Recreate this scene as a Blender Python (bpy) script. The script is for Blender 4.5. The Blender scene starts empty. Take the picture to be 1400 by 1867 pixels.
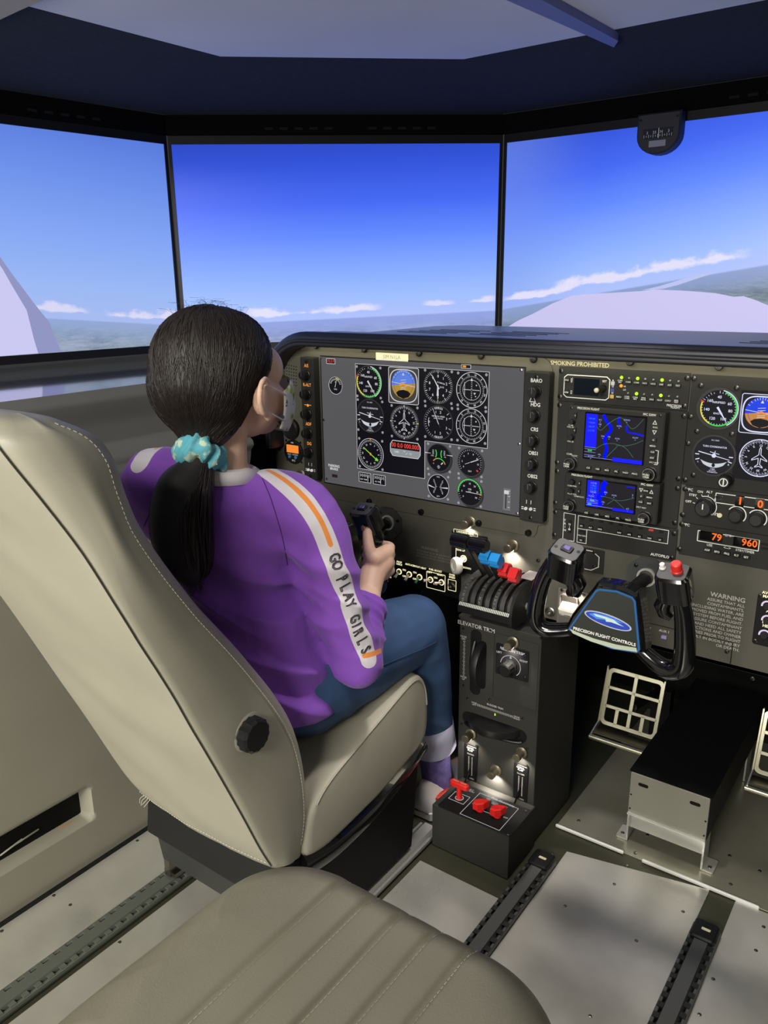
import bpy, bmesh, math, random
import numpy as np
from mathutils import Matrix, Vector, noise
from math import sin, cos, pi, radians, sqrt, atan2
random.seed(7)
SC = bpy.context.scene
COL = SC.collection

# ------------------------------------------------------------------ camera
# metres; floor z = 0, x to the right along the instrument panel, y forward
RW = ((0.80763344, 0.15581416, -0.5687268), (0.58957698, -0.23181095, 0.77373294), (-0.01127855, -0.96020083, -0.27908272))
FPX, CPX, CPY, CAMZ = 1443.588, 700.0, 933.5, 1.2
cam = bpy.data.cameras.new('camera'); cam.sensor_fit = 'HORIZONTAL'; cam.sensor_width = 36.0
cam.lens = FPX / 1400 * 36; cam.clip_start = 0.02; cam.clip_end = 60
camo = bpy.data.objects.new('camera', cam); COL.objects.link(camo)
camo.matrix_world = Matrix(((RW[0][0], -RW[0][1], -RW[0][2], 0), (RW[1][0], -RW[1][1], -RW[1][2], 0),
                            (RW[2][0], -RW[2][1], -RW[2][2], CAMZ), (0, 0, 0, 1)))
SC.camera = camo

# ------------------------------------------------------------------ world, lights, exposure
w = bpy.data.worlds.new('dim_hall'); SC.world = w; w.use_nodes = True
w.node_tree.nodes['Background'].inputs[0].default_value = (0.80, 0.82, 0.78, 1)
w.node_tree.nodes['Background'].inputs[1].default_value = 0.045
SC.view_settings.view_transform = 'Standard'; SC.view_settings.look = 'None'
SC.view_settings.exposure = 0.0; SC.view_settings.gamma = 1.0; SC.view_settings.use_curve_mapping = False

def area(name, loc, aim, size, power, col, sy=None):
    l = bpy.data.lights.new(name, 'AREA'); l.energy = power; l.color = col; l.size = size
    if sy: l.shape = 'RECTANGLE'; l.size_y = sy
    o = bpy.data.objects.new(name, l); COL.objects.link(o); o.location = loc
    o.rotation_euler = (Vector(aim) - Vector(loc)).to_track_quat('-Z', 'Y').to_euler()
    return o
area('hall_ceiling_lamp', (-0.22, -2.5, 2.45), (-0.85, 0.8, 0.6), 1.8, 150, (1.0, 0.965, 0.87), 0.8)
area('low_fill_light', (-0.70, -1.7, 0.80), (-0.75, 0.9, 1.0), 0.5, 30, (1.0, 0.965, 0.88), 0.9)  # added low fill behind the camera, lifts the ceiling and lower seat back
area('right_fill_light', (1.2, 0.9, 1.75), (-0.8, 0.95, 0.8), 0.6, 2.4, (1.0, 0.94, 0.84))  # added weak fill from the right for face, neck and arm

# ------------------------------------------------------------------ measuring aids (photo frame 1400x1867 -> planes of the place)
def ray(px, py):
    a, b, c = px - CPX, py - CPY, FPX
    return [r[0] * a + r[1] * b + r[2] * c for r in RW]
YP = 1.46                                   # the instrument panel stands at y = YP
def P(px, py, w=0.0):                       # (x, z) on the panel, w metres in front of it
    d = ray(px, py); t = (YP - w) / d[1]
    return d[0] * t, CAMZ + d[2] * t
def PX(px, py, x):
    d = ray(px, py); t = x / d[0]; return Vector((x, d[1] * t, CAMZ + d[2] * t))
def PY(px, py, y):
    d = ray(px, py); t = y / d[1]; return Vector((d[0] * t, y, CAMZ + d[2] * t))
def PZ(px, py, z=0.0):
    d = ray(px, py); t = (z - CAMZ) / d[2]; return Vector((d[0] * t, d[1] * t, z))

# ------------------------------------------------------------------ materials
def lin(c):
    return tuple(((v / 255) / 12.92 if v / 255 <= 0.04045 else ((v / 255 + 0.055) / 1.055) ** 2.4) for v in c)
MATS = {}
def mat(name, rgb, rough=0.5, metal=0.0, var=0.0, vscale=20, bump=0.0, bscale=200, emit=0.0, coat=0.0, stretch=None, rvar=0.0, spec=0.5, sheen=0.0, dist=0.002):
    if name in MATS: return MATS[name]
    m = bpy.data.materials.new(name); m.use_nodes = True; MATS[name] = m
    nt = m.node_tree; N = nt.nodes; L = nt.links; b = N['Principled BSDF']
    c = (*lin(rgb), 1)
    b.inputs['Base Color'].default_value = c; b.inputs['Roughness'].default_value = rough; b.inputs['Metallic'].default_value = metal
    b.inputs['Coat Weight'].default_value = coat; b.inputs['Specular IOR Level'].default_value = spec
    if sheen: b.inputs['Sheen Weight'].default_value = sheen; b.inputs['Sheen Roughness'].default_value = 0.5
    if emit:
        b.inputs['Emission Color'].default_value = c; b.inputs['Emission Strength'].default_value = emit
    tc = None
    def coords(sc):
        nonlocal tc
        if tc is None: tc = N.new('ShaderNodeTexCoord')
        mp = N.new('ShaderNodeMapping'); L.new(tc.outputs['Object'], mp.inputs[0])
        mp.inputs['Scale'].default_value = stretch or (1, 1, 1)
        n = N.new('ShaderNodeTexNoise'); n.inputs['Scale'].default_value = sc; n.inputs['Detail'].default_value = 4
        L.new(mp.outputs[0], n.inputs['Vector']); return n
    if var or rvar:
        n = coords(vscale)
        if var:
            mx = N.new('ShaderNodeMix'); mx.data_type = 'RGBA'; mr = N.new('ShaderNodeMapRange')
            mr.inputs[1].default_value = 0.3; mr.inputs[2].default_value = 0.7
            L.new(n.outputs[0], mr.inputs[0]); L.new(mr.outputs[0], mx.inputs[0])
            mx.inputs[6].default_value = tuple(v * (1 - var) for v in c[:3]) + (1,); mx.inputs[7].default_value = tuple(min(1, v * (1 + var)) for v in c[:3]) + (1,)
            L.new(mx.outputs[2], b.inputs['Base Color'])
        if rvar:
            mr = N.new('ShaderNodeMapRange'); mr.inputs[1].default_value = 0.3; mr.inputs[2].default_value = 0.7
            mr.inputs[3].default_value = max(0.02, rough - rvar); mr.inputs[4].default_value = min(1, rough + rvar)
            L.new(n.outputs[0], mr.inputs[0]); L.new(mr.outputs[0], b.inputs['Roughness'])
    if bump:
        n = coords(bscale); bn = N.new('ShaderNodeBump'); bn.inputs['Strength'].default_value = bump; bn.inputs['Distance'].default_value = dist
        L.new(n.outputs[0], bn.inputs['Height']); L.new(bn.outputs[0], b.inputs['Normal'])
    return m

# ------------------------------------------------------------------ mesh building
_txt = {}
def text_geo(s, size, align='CENTER', bold=0.0, space=1.0):
    k = (s, align, bold, space)
    if k not in _txt:
        cu = bpy.data.curves.new('t', 'FONT'); cu.body = s; cu.size = 1; cu.align_x = align; cu.align_y = 'CENTER'; cu.offset = bold
        cu.resolution_u = 2; cu.space_character = space; cu.space_line = 0.9
        o = bpy.data.objects.new('t', cu); COL.objects.link(o)
        dg = bpy.context.evaluated_depsgraph_get(); e = o.evaluated_get(dg); me = e.to_mesh()
        _txt[k] = ([tuple(v.co) for v in me.vertices], [tuple(p.vertices) for p in me.polygons])
        e.to_mesh_clear(); bpy.data.objects.remove(o); bpy.data.curves.remove(cu)
    V, Fc = _txt[k]
    return [(x * size, y * size, z) for x, y, z in V], Fc

def rr(w, h, r=0.0, n=4, cx=0, cy=0):       # rounded rectangle, counter-clockwise
    r = min(r, w / 2 - 1e-6, h / 2 - 1e-6)
    if r <= 0: return [(cx - w / 2, cy - h / 2), (cx + w / 2, cy - h / 2), (cx + w / 2, cy + h / 2), (cx - w / 2, cy + h / 2)]
    out = []
    for sx, sy, a0 in ((1, -1, -90), (1, 1, 0), (-1, 1, 90), (-1, -1, 180)):
        for i in range(n + 1):
            a = radians(a0 + 90 * i / n); out.append((cx + sx * (w / 2 - r) + r * cos(a), cy + sy * (h / 2 - r) + r * sin(a)))
    return out
def circ(r, n=24, cx=0, cy=0, ry=None):
    return [(cx + r * cos(2 * pi * i / n), cy + (ry or r) * sin(2 * pi * i / n)) for i in range(n)]
def inset(poly, d):
    n = len(poly); out = []
    for i in range(n):
        p0, p1, p2 = Vector(poly[i - 1]), Vector(poly[i]), Vector(poly[(i + 1) % n])
        e1 = (p1 - p0); e2 = (p2 - p1)
        if e1.length < 1e-9 or e2.length < 1e-9: out.append(tuple(p1)); continue
        e1.normalize(); e2.normalize()
        n1 = Vector((-e1.y, e1.x)); n2 = Vector((-e2.y, e2.x)); b = n1 + n2
        if b.length < 1e-6: out.append(tuple(p1)); continue
        b.normalize(); s = d / max(0.35, b.dot(n1)); out.append(tuple(p1 + b * s))
    return out

class MB:
    def __init__(s, M=None): s.v = []; s.f = []; s.M = M or Matrix()
    def add(s, V, Fc, M=None):
        k = len(s.v); T = s.M @ M if M is not None else s.M
        s.v += [tuple(T @ Vector(p)) for p in V]; s.f += [tuple(i + k for i in q) for q in Fc]; return s
    def box(s, c, d, M=None):
        x, y, z = (t / 2 for t in d)
        V = [(c[0] + a * x, c[1] + b * y, c[2] + e * z) for a in (-1, 1) for b in (-1, 1) for e in (-1, 1)]
        return s.add(V, [(0, 1, 3, 2), (4, 6, 7, 5), (0, 4, 5, 1), (2, 3, 7, 6), (0, 2, 6, 4), (1, 5, 7, 3)], M)
    def slab(s, poly, z0, z1, ch=0.0, M=None, bottom=True):
        n = len(poly); V = [(p[0], p[1], z0) for p in poly]; Fc = []
        if ch:
            V += [(p[0], p[1], z1 - ch) for p in poly] + [(p[0], p[1], z1) for p in inset(poly, ch)]; rings = 3
        else:
            V += [(p[0], p[1], z1) for p in poly]; rings = 2
        for r in range(rings - 1):
            for i in range(n): j = (i + 1) % n; Fc.append((r * n + i, r * n + j, (r + 1) * n + j, (r + 1) * n + i))
        Fc.append(tuple((rings - 1) * n + i for i in range(n)))
        if bottom: Fc.append(tuple(reversed(range(n))))
        return s.add(V, Fc, M)
    def frame(s, outer, inner, z0, z1, M=None):       # ring between two outlines of equal count
        n = len(outer); V = [(p[0], p[1], z1) for p in outer] + [(p[0], p[1], z1) for p in inner] + [(p[0], p[1], z0) for p in outer] + [(p[0], p[1], z0) for p in inner]
        Fc = []
        for i in range(n):
            j = (i + 1) % n
            Fc += [(i, j, n + j, n + i), (2 * n + i, 2 * n + j, j, i), (n + i, n + j, 3 * n + j, 3 * n + i), (2 * n + j, 2 * n + i, 3 * n + i, 3 * n + j)]
        return s.add(V, Fc, M)
    def outline(s, poly, wd, z0, z1, M=None): return s.frame(poly, inset(poly, wd), z0, z1, M)
    def lathe(s, prof, n=20, M=None, at=(0, 0, 0), flute=0.0):
        V = []; Fc = []; m = len(prof)
        for (r, z) in prof:
            for i in range(n):
                a = 2 * pi * i / n; q = r * (1 - flute * (i % 2)) ; V.append((at[0] + q * cos(a), at[1] + q * sin(a), at[2] + z))
        for k in range(m - 1):
            for i in range(n): j = (i + 1) % n; Fc.append((k * n + i, k * n + j, (k + 1) * n + j, (k + 1) * n + i))
        Fc.append(tuple(reversed(range(n)))); Fc.append(tuple((m - 1) * n + i for i in range(n)))
        return s.add(V, Fc, M)
    def cyl(s, c, r, h, n=16, M=None, ch=0.0):
        pr = [(r, 0), (r, h - ch), (r - ch, h)] if ch else [(r, 0), (r, h)]
        return s.lathe(pr, n, M, c)
    def tube(s, path, rad, n=8, caps=True, closed=False, M=None, flat=1.0):
        path = [Vector(p) for p in path]; m = len(path)
        if not hasattr(rad, '__len__'): rad = [rad] * m
        V = []; Fc = []; up = None
        for i in range(m):
            t = (path[(i + 1) % m] - path[i - 1]) if closed else (path[min(i + 1, m - 1)] - path[max(i - 1, 0)])
            t = t.normalized() if t.length > 1e-9 else Vector((0, 0, 1))
            if up is None:
                up = Vector((0, 0, 1)) if abs(t.z) < 0.9 else Vector((0, 1, 0))
            a = up - t * up.dot(t); a.normalize(); up = a; b = t.cross(a)
            for k in range(n):
                g = 2 * pi * k / n; V.append(path[i] + (a * cos(g) * flat + b * sin(g)) * rad[i])
        for i in range(m if closed else m - 1):
            i2 = (i + 1) % m
            for k in range(n): j = (k + 1) % n; Fc.append((i * n + k, i * n + j, i2 * n + j, i2 * n + k))
        if caps and not closed: Fc.append(tuple(reversed(range(n)))); Fc.append(tuple((m - 1) * n + k for k in range(n)))
        return s.add(V, Fc, M)
    def rod(s, a, b, r, n=10, r2=None): return s.tube([a, b], [r, r if r2 is None else r2], n)
    def loft(s, rings, cap=True, closed=True, M=None):
        n = len(rings[0]); V = [p for r in rings for p in r]; Fc = []
        for k in range(len(rings) - 1):
            for i in range(n if closed else n - 1): j = (i + 1) % n; Fc.append((k * n + i, k * n + j, (k + 1) * n + j, (k + 1) * n + i))
        if cap: Fc.append(tuple(reversed(range(n)))); Fc.append(tuple((len(rings) - 1) * n + i for i in range(n)))
        return s.add(V, Fc, M)
    def text(s, t, at, size, align='CENTER', bold=0.012, rot=0.0, sx=1.0, space=1.0, M=None):
        V, Fc = text_geo(t, size, align, bold, space); c, q = cos(rot), sin(rot)
        return s.add([(at[0] + (x * sx * c - y * q), at[1] + (x * sx * q + y * c), at[2] + z) for x, y, z in V], Fc, M)
    def ell(s, c, r, n=16, m=10, M=None):
        rings = []
        for i in range(1, m):
            a = pi * i / m; rings.append([(c[0] + r[0] * sin(a) * cos(2 * pi * k / n), c[1] + r[1] * sin(a) * sin(2 * pi * k / n), c[2] - r[2] * cos(a)) for k in range(n)])
        return s.loft(rings, True, True, M)
    def mesh(s, name, smooth=35):
        me = bpy.data.meshes.new(name); me.from_pydata(s.v, [], s.f); me.update()
        if smooth:
            me.polygons.foreach_set('use_smooth', [True] * len(me.polygons))
            if smooth < 180: me.set_sharp_from_angle(angle=radians(smooth))
        return me
    def build(s, name, m, parent=None, smooth=35, loc=None, rot=None):
        return put(name, s.mesh(name, smooth), m, parent, loc, rot)
def put(name, me, m=None, parent=None, loc=None, rot=None):
    o = bpy.data.objects.new(name, me); COL.objects.link(o)
    if m is not None and not me.materials: me.materials.append(m)
    if parent: o.parent = parent
    if loc is not None: o.location = loc
    if rot is not None: o.rotation_euler = rot
    return o
def tag(o, label=None, cat=None, group=None, kind=None):
    if label: o['label'] = label
    if cat: o['category'] = cat
    if group: o['group'] = group
    if kind: o['kind'] = kind
    return o
def thing(name, label, cat, loc=(0, 0, 0), rot=(0, 0, 0), group=None):
    o = bpy.data.objects.new(name, None); COL.objects.link(o); o.location = loc; o.rotation_euler = rot; o.empty_display_size = 0.05
    return tag(o, label, cat, group)
UVW = {}
PR = (pi / 2, 0, 0)                          # panel frame: local x right, y up, z out of the panel
def onpanel(name, label, cat, px, py, w=0.0, group=None):
    u, v = P(px, py, w); o = thing(name, label, cat, (u, YP - w, v), PR, group); UVW[o.name] = (u, v, w)
    return o
def lp(t, px, py, w=0.0):                    # pixel on the panel -> local x, y of the thing, w in front of its own base
    a, b, c = UVW[t.name]; u, v = P(px, py, c + w); return u - a, v - b
def remesh(mb, voxel, it=6, fac=0.5, name='m'):
    me = mb.mesh(name, 0); o = bpy.data.objects.new('r', me); COL.objects.link(o)
    md = o.modifiers.new('r', 'REMESH'); md.mode = 'VOXEL'; md.voxel_size = voxel
    if it: s = o.modifiers.new('s', 'SMOOTH'); s.iterations = it; s.factor = fac
    dg = bpy.context.evaluated_depsgraph_get(); out = bpy.data.meshes.new_from_object(o.evaluated_get(dg))
    bpy.data.objects.remove(o); out.name = name
    out.polygons.foreach_set('use_smooth', [True] * len(out.polygons)); return out
def mverts(me):
    a = np.empty(len(me.vertices) * 3); me.vertices.foreach_get('co', a); return a.reshape(-1, 3)
def setverts(me, a): me.vertices.foreach_set('co', np.ascontiguousarray(a).ravel()); me.update()
def catmull(pts, k=6, closed=False):
    p = [Vector(q) for q in pts]; n = len(p); out = []
    for i in range(n if closed else n - 1):
        a, b, c, d = (p[(i - 1) % n], p[i], p[(i + 1) % n], p[(i + 2) % n]) if closed else (p[max(i - 1, 0)], p[i], p[i + 1], p[min(i + 2, n - 1)])
        for j in range(k):
            t = j / k; out.append(0.5 * ((2 * b) + (c - a) * t + (2 * a - 5 * b + 4 * c - d) * t * t + (3 * b - a - 3 * c + d) * t ** 3))
    if not closed: out.append(p[-1])
    return out
# ------------------------------------------------------------------ common materials
ALU = mat('brushed_aluminium', (208, 206, 196), 0.34, 0.54, var=0.16, vscale=5, rvar=0.10, bump=0.05, bscale=60)
ALU2 = mat('bright_aluminium', (205, 205, 200), 0.3, 0.6)
OLIVE = mat('olive_primer', (74, 74, 58), 0.42, 0.45, var=0.15, vscale=8)
BLK = mat('satin_black', (13, 13, 14), 0.6, spec=0.2)
BLK2 = mat('black_plastic', (21, 21, 22), 0.42, spec=0.3)
GLOSS = mat('gloss_black', (9, 9, 11), 0.12, coat=0.5)
FELT = mat('navy_black_cloth', (22, 24, 36), 0.95, var=0.35, vscale=90, bump=0.3, bscale=300)
CEIL = mat('grey_liner', (212, 214, 224), 0.9, var=0.04, vscale=4)
TRIM = mat('grey_green_trim', (148, 144, 129), 0.72, var=0.05, vscale=6, bump=0.12, bscale=900, dist=0.001)
WHITE = mat('white_paint', (225, 225, 220), 0.45)
STEEL = mat('screw_steel', (150, 148, 140), 0.3, 1.0)
DARKSTEEL = mat('dark_screw', (30, 30, 30), 0.35, 0.7)
PRINT = mat('white_lettering', (214, 214, 208), 0.6)

# ------------------------------------------------------------------ floor
fl = MB(); fl.box((-0.5, 0.4, -0.02), (3.0, 3.6, 0.04))
floor = tag(fl.build('floor', OLIVE, None, 0), kind='structure')
def plate(poly, z=0.003, m=ALU):
    b = MB(); b.slab(poly, 0.0003, z, 0.0008); return b.build('floor_plate', m, floor, 0)
plate([(-1.36, -1.2), (-1.215, -1.2), (-1.215, 1.45), (-1.36, 1.45)])
plate([(-1.140, -1.2), (-0.862, -1.2), (-0.862, 1.19), (-1.140, 1.19)])
plate([(-0.790, -1.2), (-0.598, -1.2), (-0.598, 1.192), (-0.790, 1.192)])
plate([(-0.545, -1.2), (-0.262, -1.2), (-0.262, 1.462), (-0.545, 1.40)])
plate([(-0.212, -1.2), (0.6, -1.2), (0.6, 1.462), (-0.212, 1.462)])
plate([(-0.60, 1.468), (0.6, 1.468), (0.6, 2.10), (-0.60, 2.10)], 0.0022, mat('shaded_aluminium', (150, 148, 130), 0.36, 0.5, var=0.2, vscale=4, rvar=0.1))  # same aluminium as the other plates, its shade put into a darker colour
rv = MB(); rv.lathe([(0.0040, 0), (0.0034, 0.0014), (0.0014, 0.0020)], 8); rvm = rv.mesh('rivet'); rvm.materials.append(STEEL)
for q in ((1030, 1652), (1160, 1715), (1076, 1853), (1120, 1612), (1158, 1555), (1142, 1578), (1378, 1733), (1392, 1690), (1300, 1785), (1297, 1690), (1385, 1588), (1332, 1612),
          (250, 1533), (98, 1633), (168, 1695), (3, 1698), (73, 1766), (20, 1805), (218, 1718), (128, 1650), (1007, 1557), (1055, 1496), (1180, 1522), (1330, 1560), (1275, 1850), (1245, 1662)):
    p = PZ(*q, 0.003); put('rivet', rvm, None, floor, (p.x, p.y, 0.0024))
for a, b in (((1015, 1505), (1137, 1558)), ((1168, 1575), (1381, 1668))):
    A, B = PZ(*a), PZ(*b); m_ = MB(); m_.slab(rr(B.x - A.x, 0.0065, 0.003), 0.0, 0.006, 0.002)
    tag(m_.build('floor_strip', WHITE, None, 35, ((A.x + B.x) / 2, 1.464, 0.003)),
        'short white plastic strip on the floor beside the pedestal' if a[0] < 1100 else 'long white plastic strip on the floor below the pedal box', 'strip', 'white floor strips')

def seat_rail(x, y0, y1, z, dark, label, teeth=True, nose=False, pale=False):
    t = thing('seat_rail', label, 'rail', (x, y0, 0.003), (0, 0, 0), 'seat rails'); n = y1 - y0
    RM = mat('rail_grey', (104, 106, 104), 0.38, 0.6) if dark else ALU2
    if pale: RM = mat('rail_pale', (120, 124, 116), 0.4, 0.5)
    RD = mat('rail_dark_pale', (84, 88, 82), 0.45, 0.5) if pale else mat('rail_dark', (34, 36, 36), 0.45, 0.5)
    b = MB(); b.box((0, n / 2, 0.002), (0.050, n, 0.004)); b.build('base_flange', RD, t, 0)
    b = MB(); pr = [(-0.016, 0.004), (-0.012, 0.016), (0.012, 0.016), (0.016, 0.004)]
    b.loft([[(x_, 0, z_) for x_, z_ in pr], [(x_, n, z_) for x_, z_ in pr]]); b.build('centre_bar', RM, t, 0)
    for s in (-1, 1):
        b = MB(); b.slab(rr(0.006, n, 0.001, 1, s * 0.022, n / 2), 0.004, 0.012, 0.001); b.build('side_lip', RM, t, 0)
    if teeth:
        b = MB(); k = int(n / 0.024)
        for i in range(k):
            for s in (-1, 1): b.box((s * 0.0185, 0.012 + i * 0.024, 0.0125), (0.010, 0.011, 0.003))
        tag(b.build('notched_edge', RM if pale else mat('rail_notch', (62, 63, 61), 0.4, 0.7), t, 0), kind='stuff')
    if nose:
        b = MB(); b.slab(rr(0.044, 0.05, 0.006, 3, 0, n - 0.02), 0.004, 0.022, 0.003); b.build('end_stop', BLK2, t, 35)
        b = MB(); b.slab(rr(0.016, 0.006, 0.001, 2, 0.002, n - 0.02), 0.022, 0.0228); b.build('end_label', mat('pale_label', (196, 196, 160), 0.5), t, 0)
    return t
seat_rail(-1.176, -0.3, 0.97, 0, True, 'notched grey seat rail on the floor beside the left side wall', pale=True)
seat_rail(-0.826, 0.6, 1.285, 0, False, 'bright aluminium seat rail along the right side of the occupied seat', False)
seat_rail(-0.570, 0.3, 1.345, 0, True, 'dark seat rail with black end stop just right of the pedestal', True, True)
seat_rail(-0.237, 0.2, 1.345, 0, True, 'dark seat rail with black end stop nearest the right edge', True, True)

# ------------------------------------------------------------------ left side wall (moulded), pocket, shelf, front
WX = -1.364
ys = sorted(set([round(v, 4) for v in list(np.arange(-0.9, 1.31, 0.03)) + list(np.arange(0.28, 0.83, 0.006))]))
zs = sorted(set([round(v, 4) for v in list(np.arange(0.0, 1.006, 0.02)) + list(np.arange(0.08, 0.21, 0.006)) + list(np.arange(0.74, 1.006, 0.006))]))
def sst(a, b, x): t = max(0, min(1, (x - a) / (b - a))); return t * t * (3 - 2 * t)
def wall_off(y, z):
    o = 0.030 * sst(0.70, 0.83, z) * (1 - sst(0.865, 0.90, z)) + 0.012 * sst(0.93, 0.99, z)
    o += 0.010 * sst(0.825, 0.835, z) * (1 - sst(0.845, 0.855, z))
    o -= 0.02 * sst(0.985, 1.006, z)
    p = sst(0.30, 0.31, y) * (1 - sst(0.782, 0.794, y)) * sst(0.100, 0.112, z) * (1 - sst(0.172, 0.184, z))
    return o - 0.05 * p
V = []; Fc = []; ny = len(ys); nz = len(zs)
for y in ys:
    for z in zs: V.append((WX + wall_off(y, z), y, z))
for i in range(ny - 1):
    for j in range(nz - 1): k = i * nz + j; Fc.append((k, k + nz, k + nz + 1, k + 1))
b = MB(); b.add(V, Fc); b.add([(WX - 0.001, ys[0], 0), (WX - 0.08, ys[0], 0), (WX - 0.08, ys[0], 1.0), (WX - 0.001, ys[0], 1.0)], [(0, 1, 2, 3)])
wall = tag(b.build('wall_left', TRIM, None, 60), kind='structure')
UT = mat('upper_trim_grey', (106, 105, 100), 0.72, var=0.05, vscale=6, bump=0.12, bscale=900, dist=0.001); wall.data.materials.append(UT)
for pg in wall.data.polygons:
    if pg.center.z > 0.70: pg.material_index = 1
b = MB(); b.box((WX - 0.040, 0.546, 0.142), (0.012, 0.48, 0.075)); b.build('pocket_liner', BLK, wall, 0)
for i, (q0, q1, c) in enumerate((((0, 1585), (75, 1535), (190, 120, 60)), ((20, 1545), (70, 1512), (150, 150, 130)), ((95, 1518), (160, 1483), (196, 130, 60)), ((0, 1560), (40, 1530), (180, 180, 160)))):
    b = MB(); b.tube(catmull([PX(*q0, WX - 0.030), (PX(*q0, WX - 0.026) + PX(*q1, WX - 0.026)) / 2, PX(*q1, WX - 0.030)], 4), 0.0018, 6)
    b.build('wire', mat('wire_%d' % i, c, 0.5), wall)
b = MB(); b.box((WX + 0.011, 0.55, 0.006), (0.004, 2.9, 0.012)); tag(b.build('baseboard_left', BLK2, None, 0), kind='structure')
b = MB(); b.box((-1.70, 0.9, 0.985), (0.66, 2.6, 0.02)); tag(b.build('trim_1', mat('shelf_gloss', (170, 172, 184), 0.07, 0.85), None, 0), kind='structure')
b = MB(); b.box((-0.5, 2.22, 0.5), (3.0, 0.04, 1.0)); tag(b.build('wall_front', BLK, None, 0), kind='structure')

# ------------------------------------------------------------------ the picture screens
PHI1, PHI2, SWD, SZ0, SZ1 = radians(39), radians(82), 0.915, 1.030, 1.568
C0 = Vector((-1.13, 2.113, 0)); C1 = C0 + Vector((-cos(PHI1), -sin(PHI1), 0)) * SWD; C2 = C1 + Vector((-cos(PHI2), -sin(PHI2), 0)) * SWD
class X:                                        # tiny shader arithmetic
    nt = None
    def __init__(s, k): s.k = k
    @staticmethod
    def m(op, *a):
        n = X.nt.nodes.new('ShaderNodeMath'); n.operation = op
        for i, q in enumerate(a):
            if isinstance(q, X): X.nt.links.new(q.k, n.inputs[i])
            else: n.inputs[i].default_value = q
        return X(n.outputs[0])
    def __add__(s, o): return X.m('ADD', s, o)
    def __sub__(s, o): return X.m('SUBTRACT', s, o)
    def __mul__(s, o): return X.m('MULTIPLY', s, o)
    __radd__ = __add__; __rmul__ = __mul__
def smooth(x, a, b):
    n = X.nt.nodes.new('ShaderNodeMapRange'); n.interpolation_type = 'SMOOTHSTEP'; X.nt.links.new(x.k, n.inputs[0])
    n.inputs[1].default_value = a; n.inputs[2].default_value = b; return X(n.outputs[0])
def mixc(f, a, b):
    n = X.nt.nodes.new('ShaderNodeMix'); n.data_type = 'RGBA'
    for s, q in ((0, f), (6, a), (7, b)):
        if isinstance(q, X): X.nt.links.new(q.k, n.inputs[s])
        elif s: n.inputs[s].default_value = (*lin(q), 1)
        else: n.inputs[s].default_value = q
    return X(n.outputs[2])
def ramp(x, stops):
    n = X.nt.nodes.new('ShaderNodeValToRGB'); X.nt.links.new(x.k, n.inputs[0]); e = n.color_ramp.elements
    while len(e) < len(stops): e.new(0.5)
    for q, (p, c) in zip(e, stops): q.position = p; q.color = (*lin(c), 1)
    return X(n.outputs[0])
def tex(vec, scale, sx, sy, detail=5, rough=0.55, off=0.0):
    nt = X.nt; mp = nt.nodes.new('ShaderNodeMapping'); nt.links.new(vec, mp.inputs[0]); mp.inputs['Scale'].default_value = (sx, sy, 1); mp.inputs['Location'].default_value = (off, off, off)
    n = nt.nodes.new('ShaderNodeTexNoise'); n.inputs['Scale'].default_value = scale; n.inputs['Detail'].default_value = detail; n.inputs['Roughness'].default_value = rough
    nt.links.new(mp.outputs[0], n.inputs[0]); return X(n.outputs[0])
def screen_mat(name, ha, hb, sky, clouds, ground, off, bright=1.0, side=None):
    m = bpy.data.materials.new(name); m.use_nodes = True; nt = m.node_tree; X.nt = nt; nt.nodes.clear()
    out = nt.nodes.new('ShaderNodeOutputMaterial'); em = nt.nodes.new('ShaderNodeEmission'); gl = nt.nodes.new('ShaderNodeBsdfGlossy'); ad = nt.nodes.new('ShaderNodeAddShader')
    gl.inputs[0].default_value = (0.02, 0.02, 0.02, 1); gl.inputs['Roughness'].default_value = 0.3
    tc = nt.nodes.new('ShaderNodeTexCoord'); sp = nt.nodes.new('ShaderNodeSeparateXYZ'); nt.links.new(tc.outputs['Object'], sp.inputs[0])
    x, y = X(sp.outputs[0]), X(sp.outputs[1]); v = tc.outputs['Object']
    h = y - (x * hb + ha)
    c = ramp(h * 2.0, sky)
    if side: c = mixc(smooth(x, *side[:2]) * side[2], c, side[3])
    for (hc, hw, x0, x1, fa, den) in clouds:
        n1 = tex(v, 13, 1.0, 1.5, 6, 0.6, off); n2 = tex(v, 3.2, 1, 1, 3, 0.5, off + 3)
        dd = h - hc + hw * 0.25 - (n2 - 0.5) * hw * 1.2; hh = X.m('MAXIMUM', dd * (1 / hw), dd * (-2.2 / hw))
        f = smooth(n1 * 0.9 - hh * 0.42, 0.22, 0.42) * smooth(x, x0, x0 + fa) * (X.m('SUBTRACT', 1.0, smooth(x, x1 - fa, x1))) * den
        c = mixc(f, c, (226, 224, 250))
    g = tex(v, 14, 1.0, 4.0, 8, 0.75, off + 7); g2 = tex(v, 4, 0.8, 5.0, 3, 0.5, off + 9); g3 = tex(v, 30, 1, 6, 6, 0.7, off)
    gc = mixc(smooth(g * 0.6 + g3 * 0.4, 0.36, 0.62), ground[0], ground[1])
    gc = mixc(smooth(g2, 0.52, 0.66) * 0.45, gc, ground[2])
    gc = mixc(smooth(h, -0.075, 0.0), gc, ground[3])
    c = mixc(smooth(h, -0.004, 0.002), gc, c)
    nt.links.new(c.k, em.inputs[0]); em.inputs[1].default_value = bright
    nt.links.new(em.outputs[0], ad.inputs[0]); nt.links.new(gl.outputs[0], ad.inputs[1]); nt.links.new(ad.outputs[0], out.inputs[0]); return m
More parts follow.
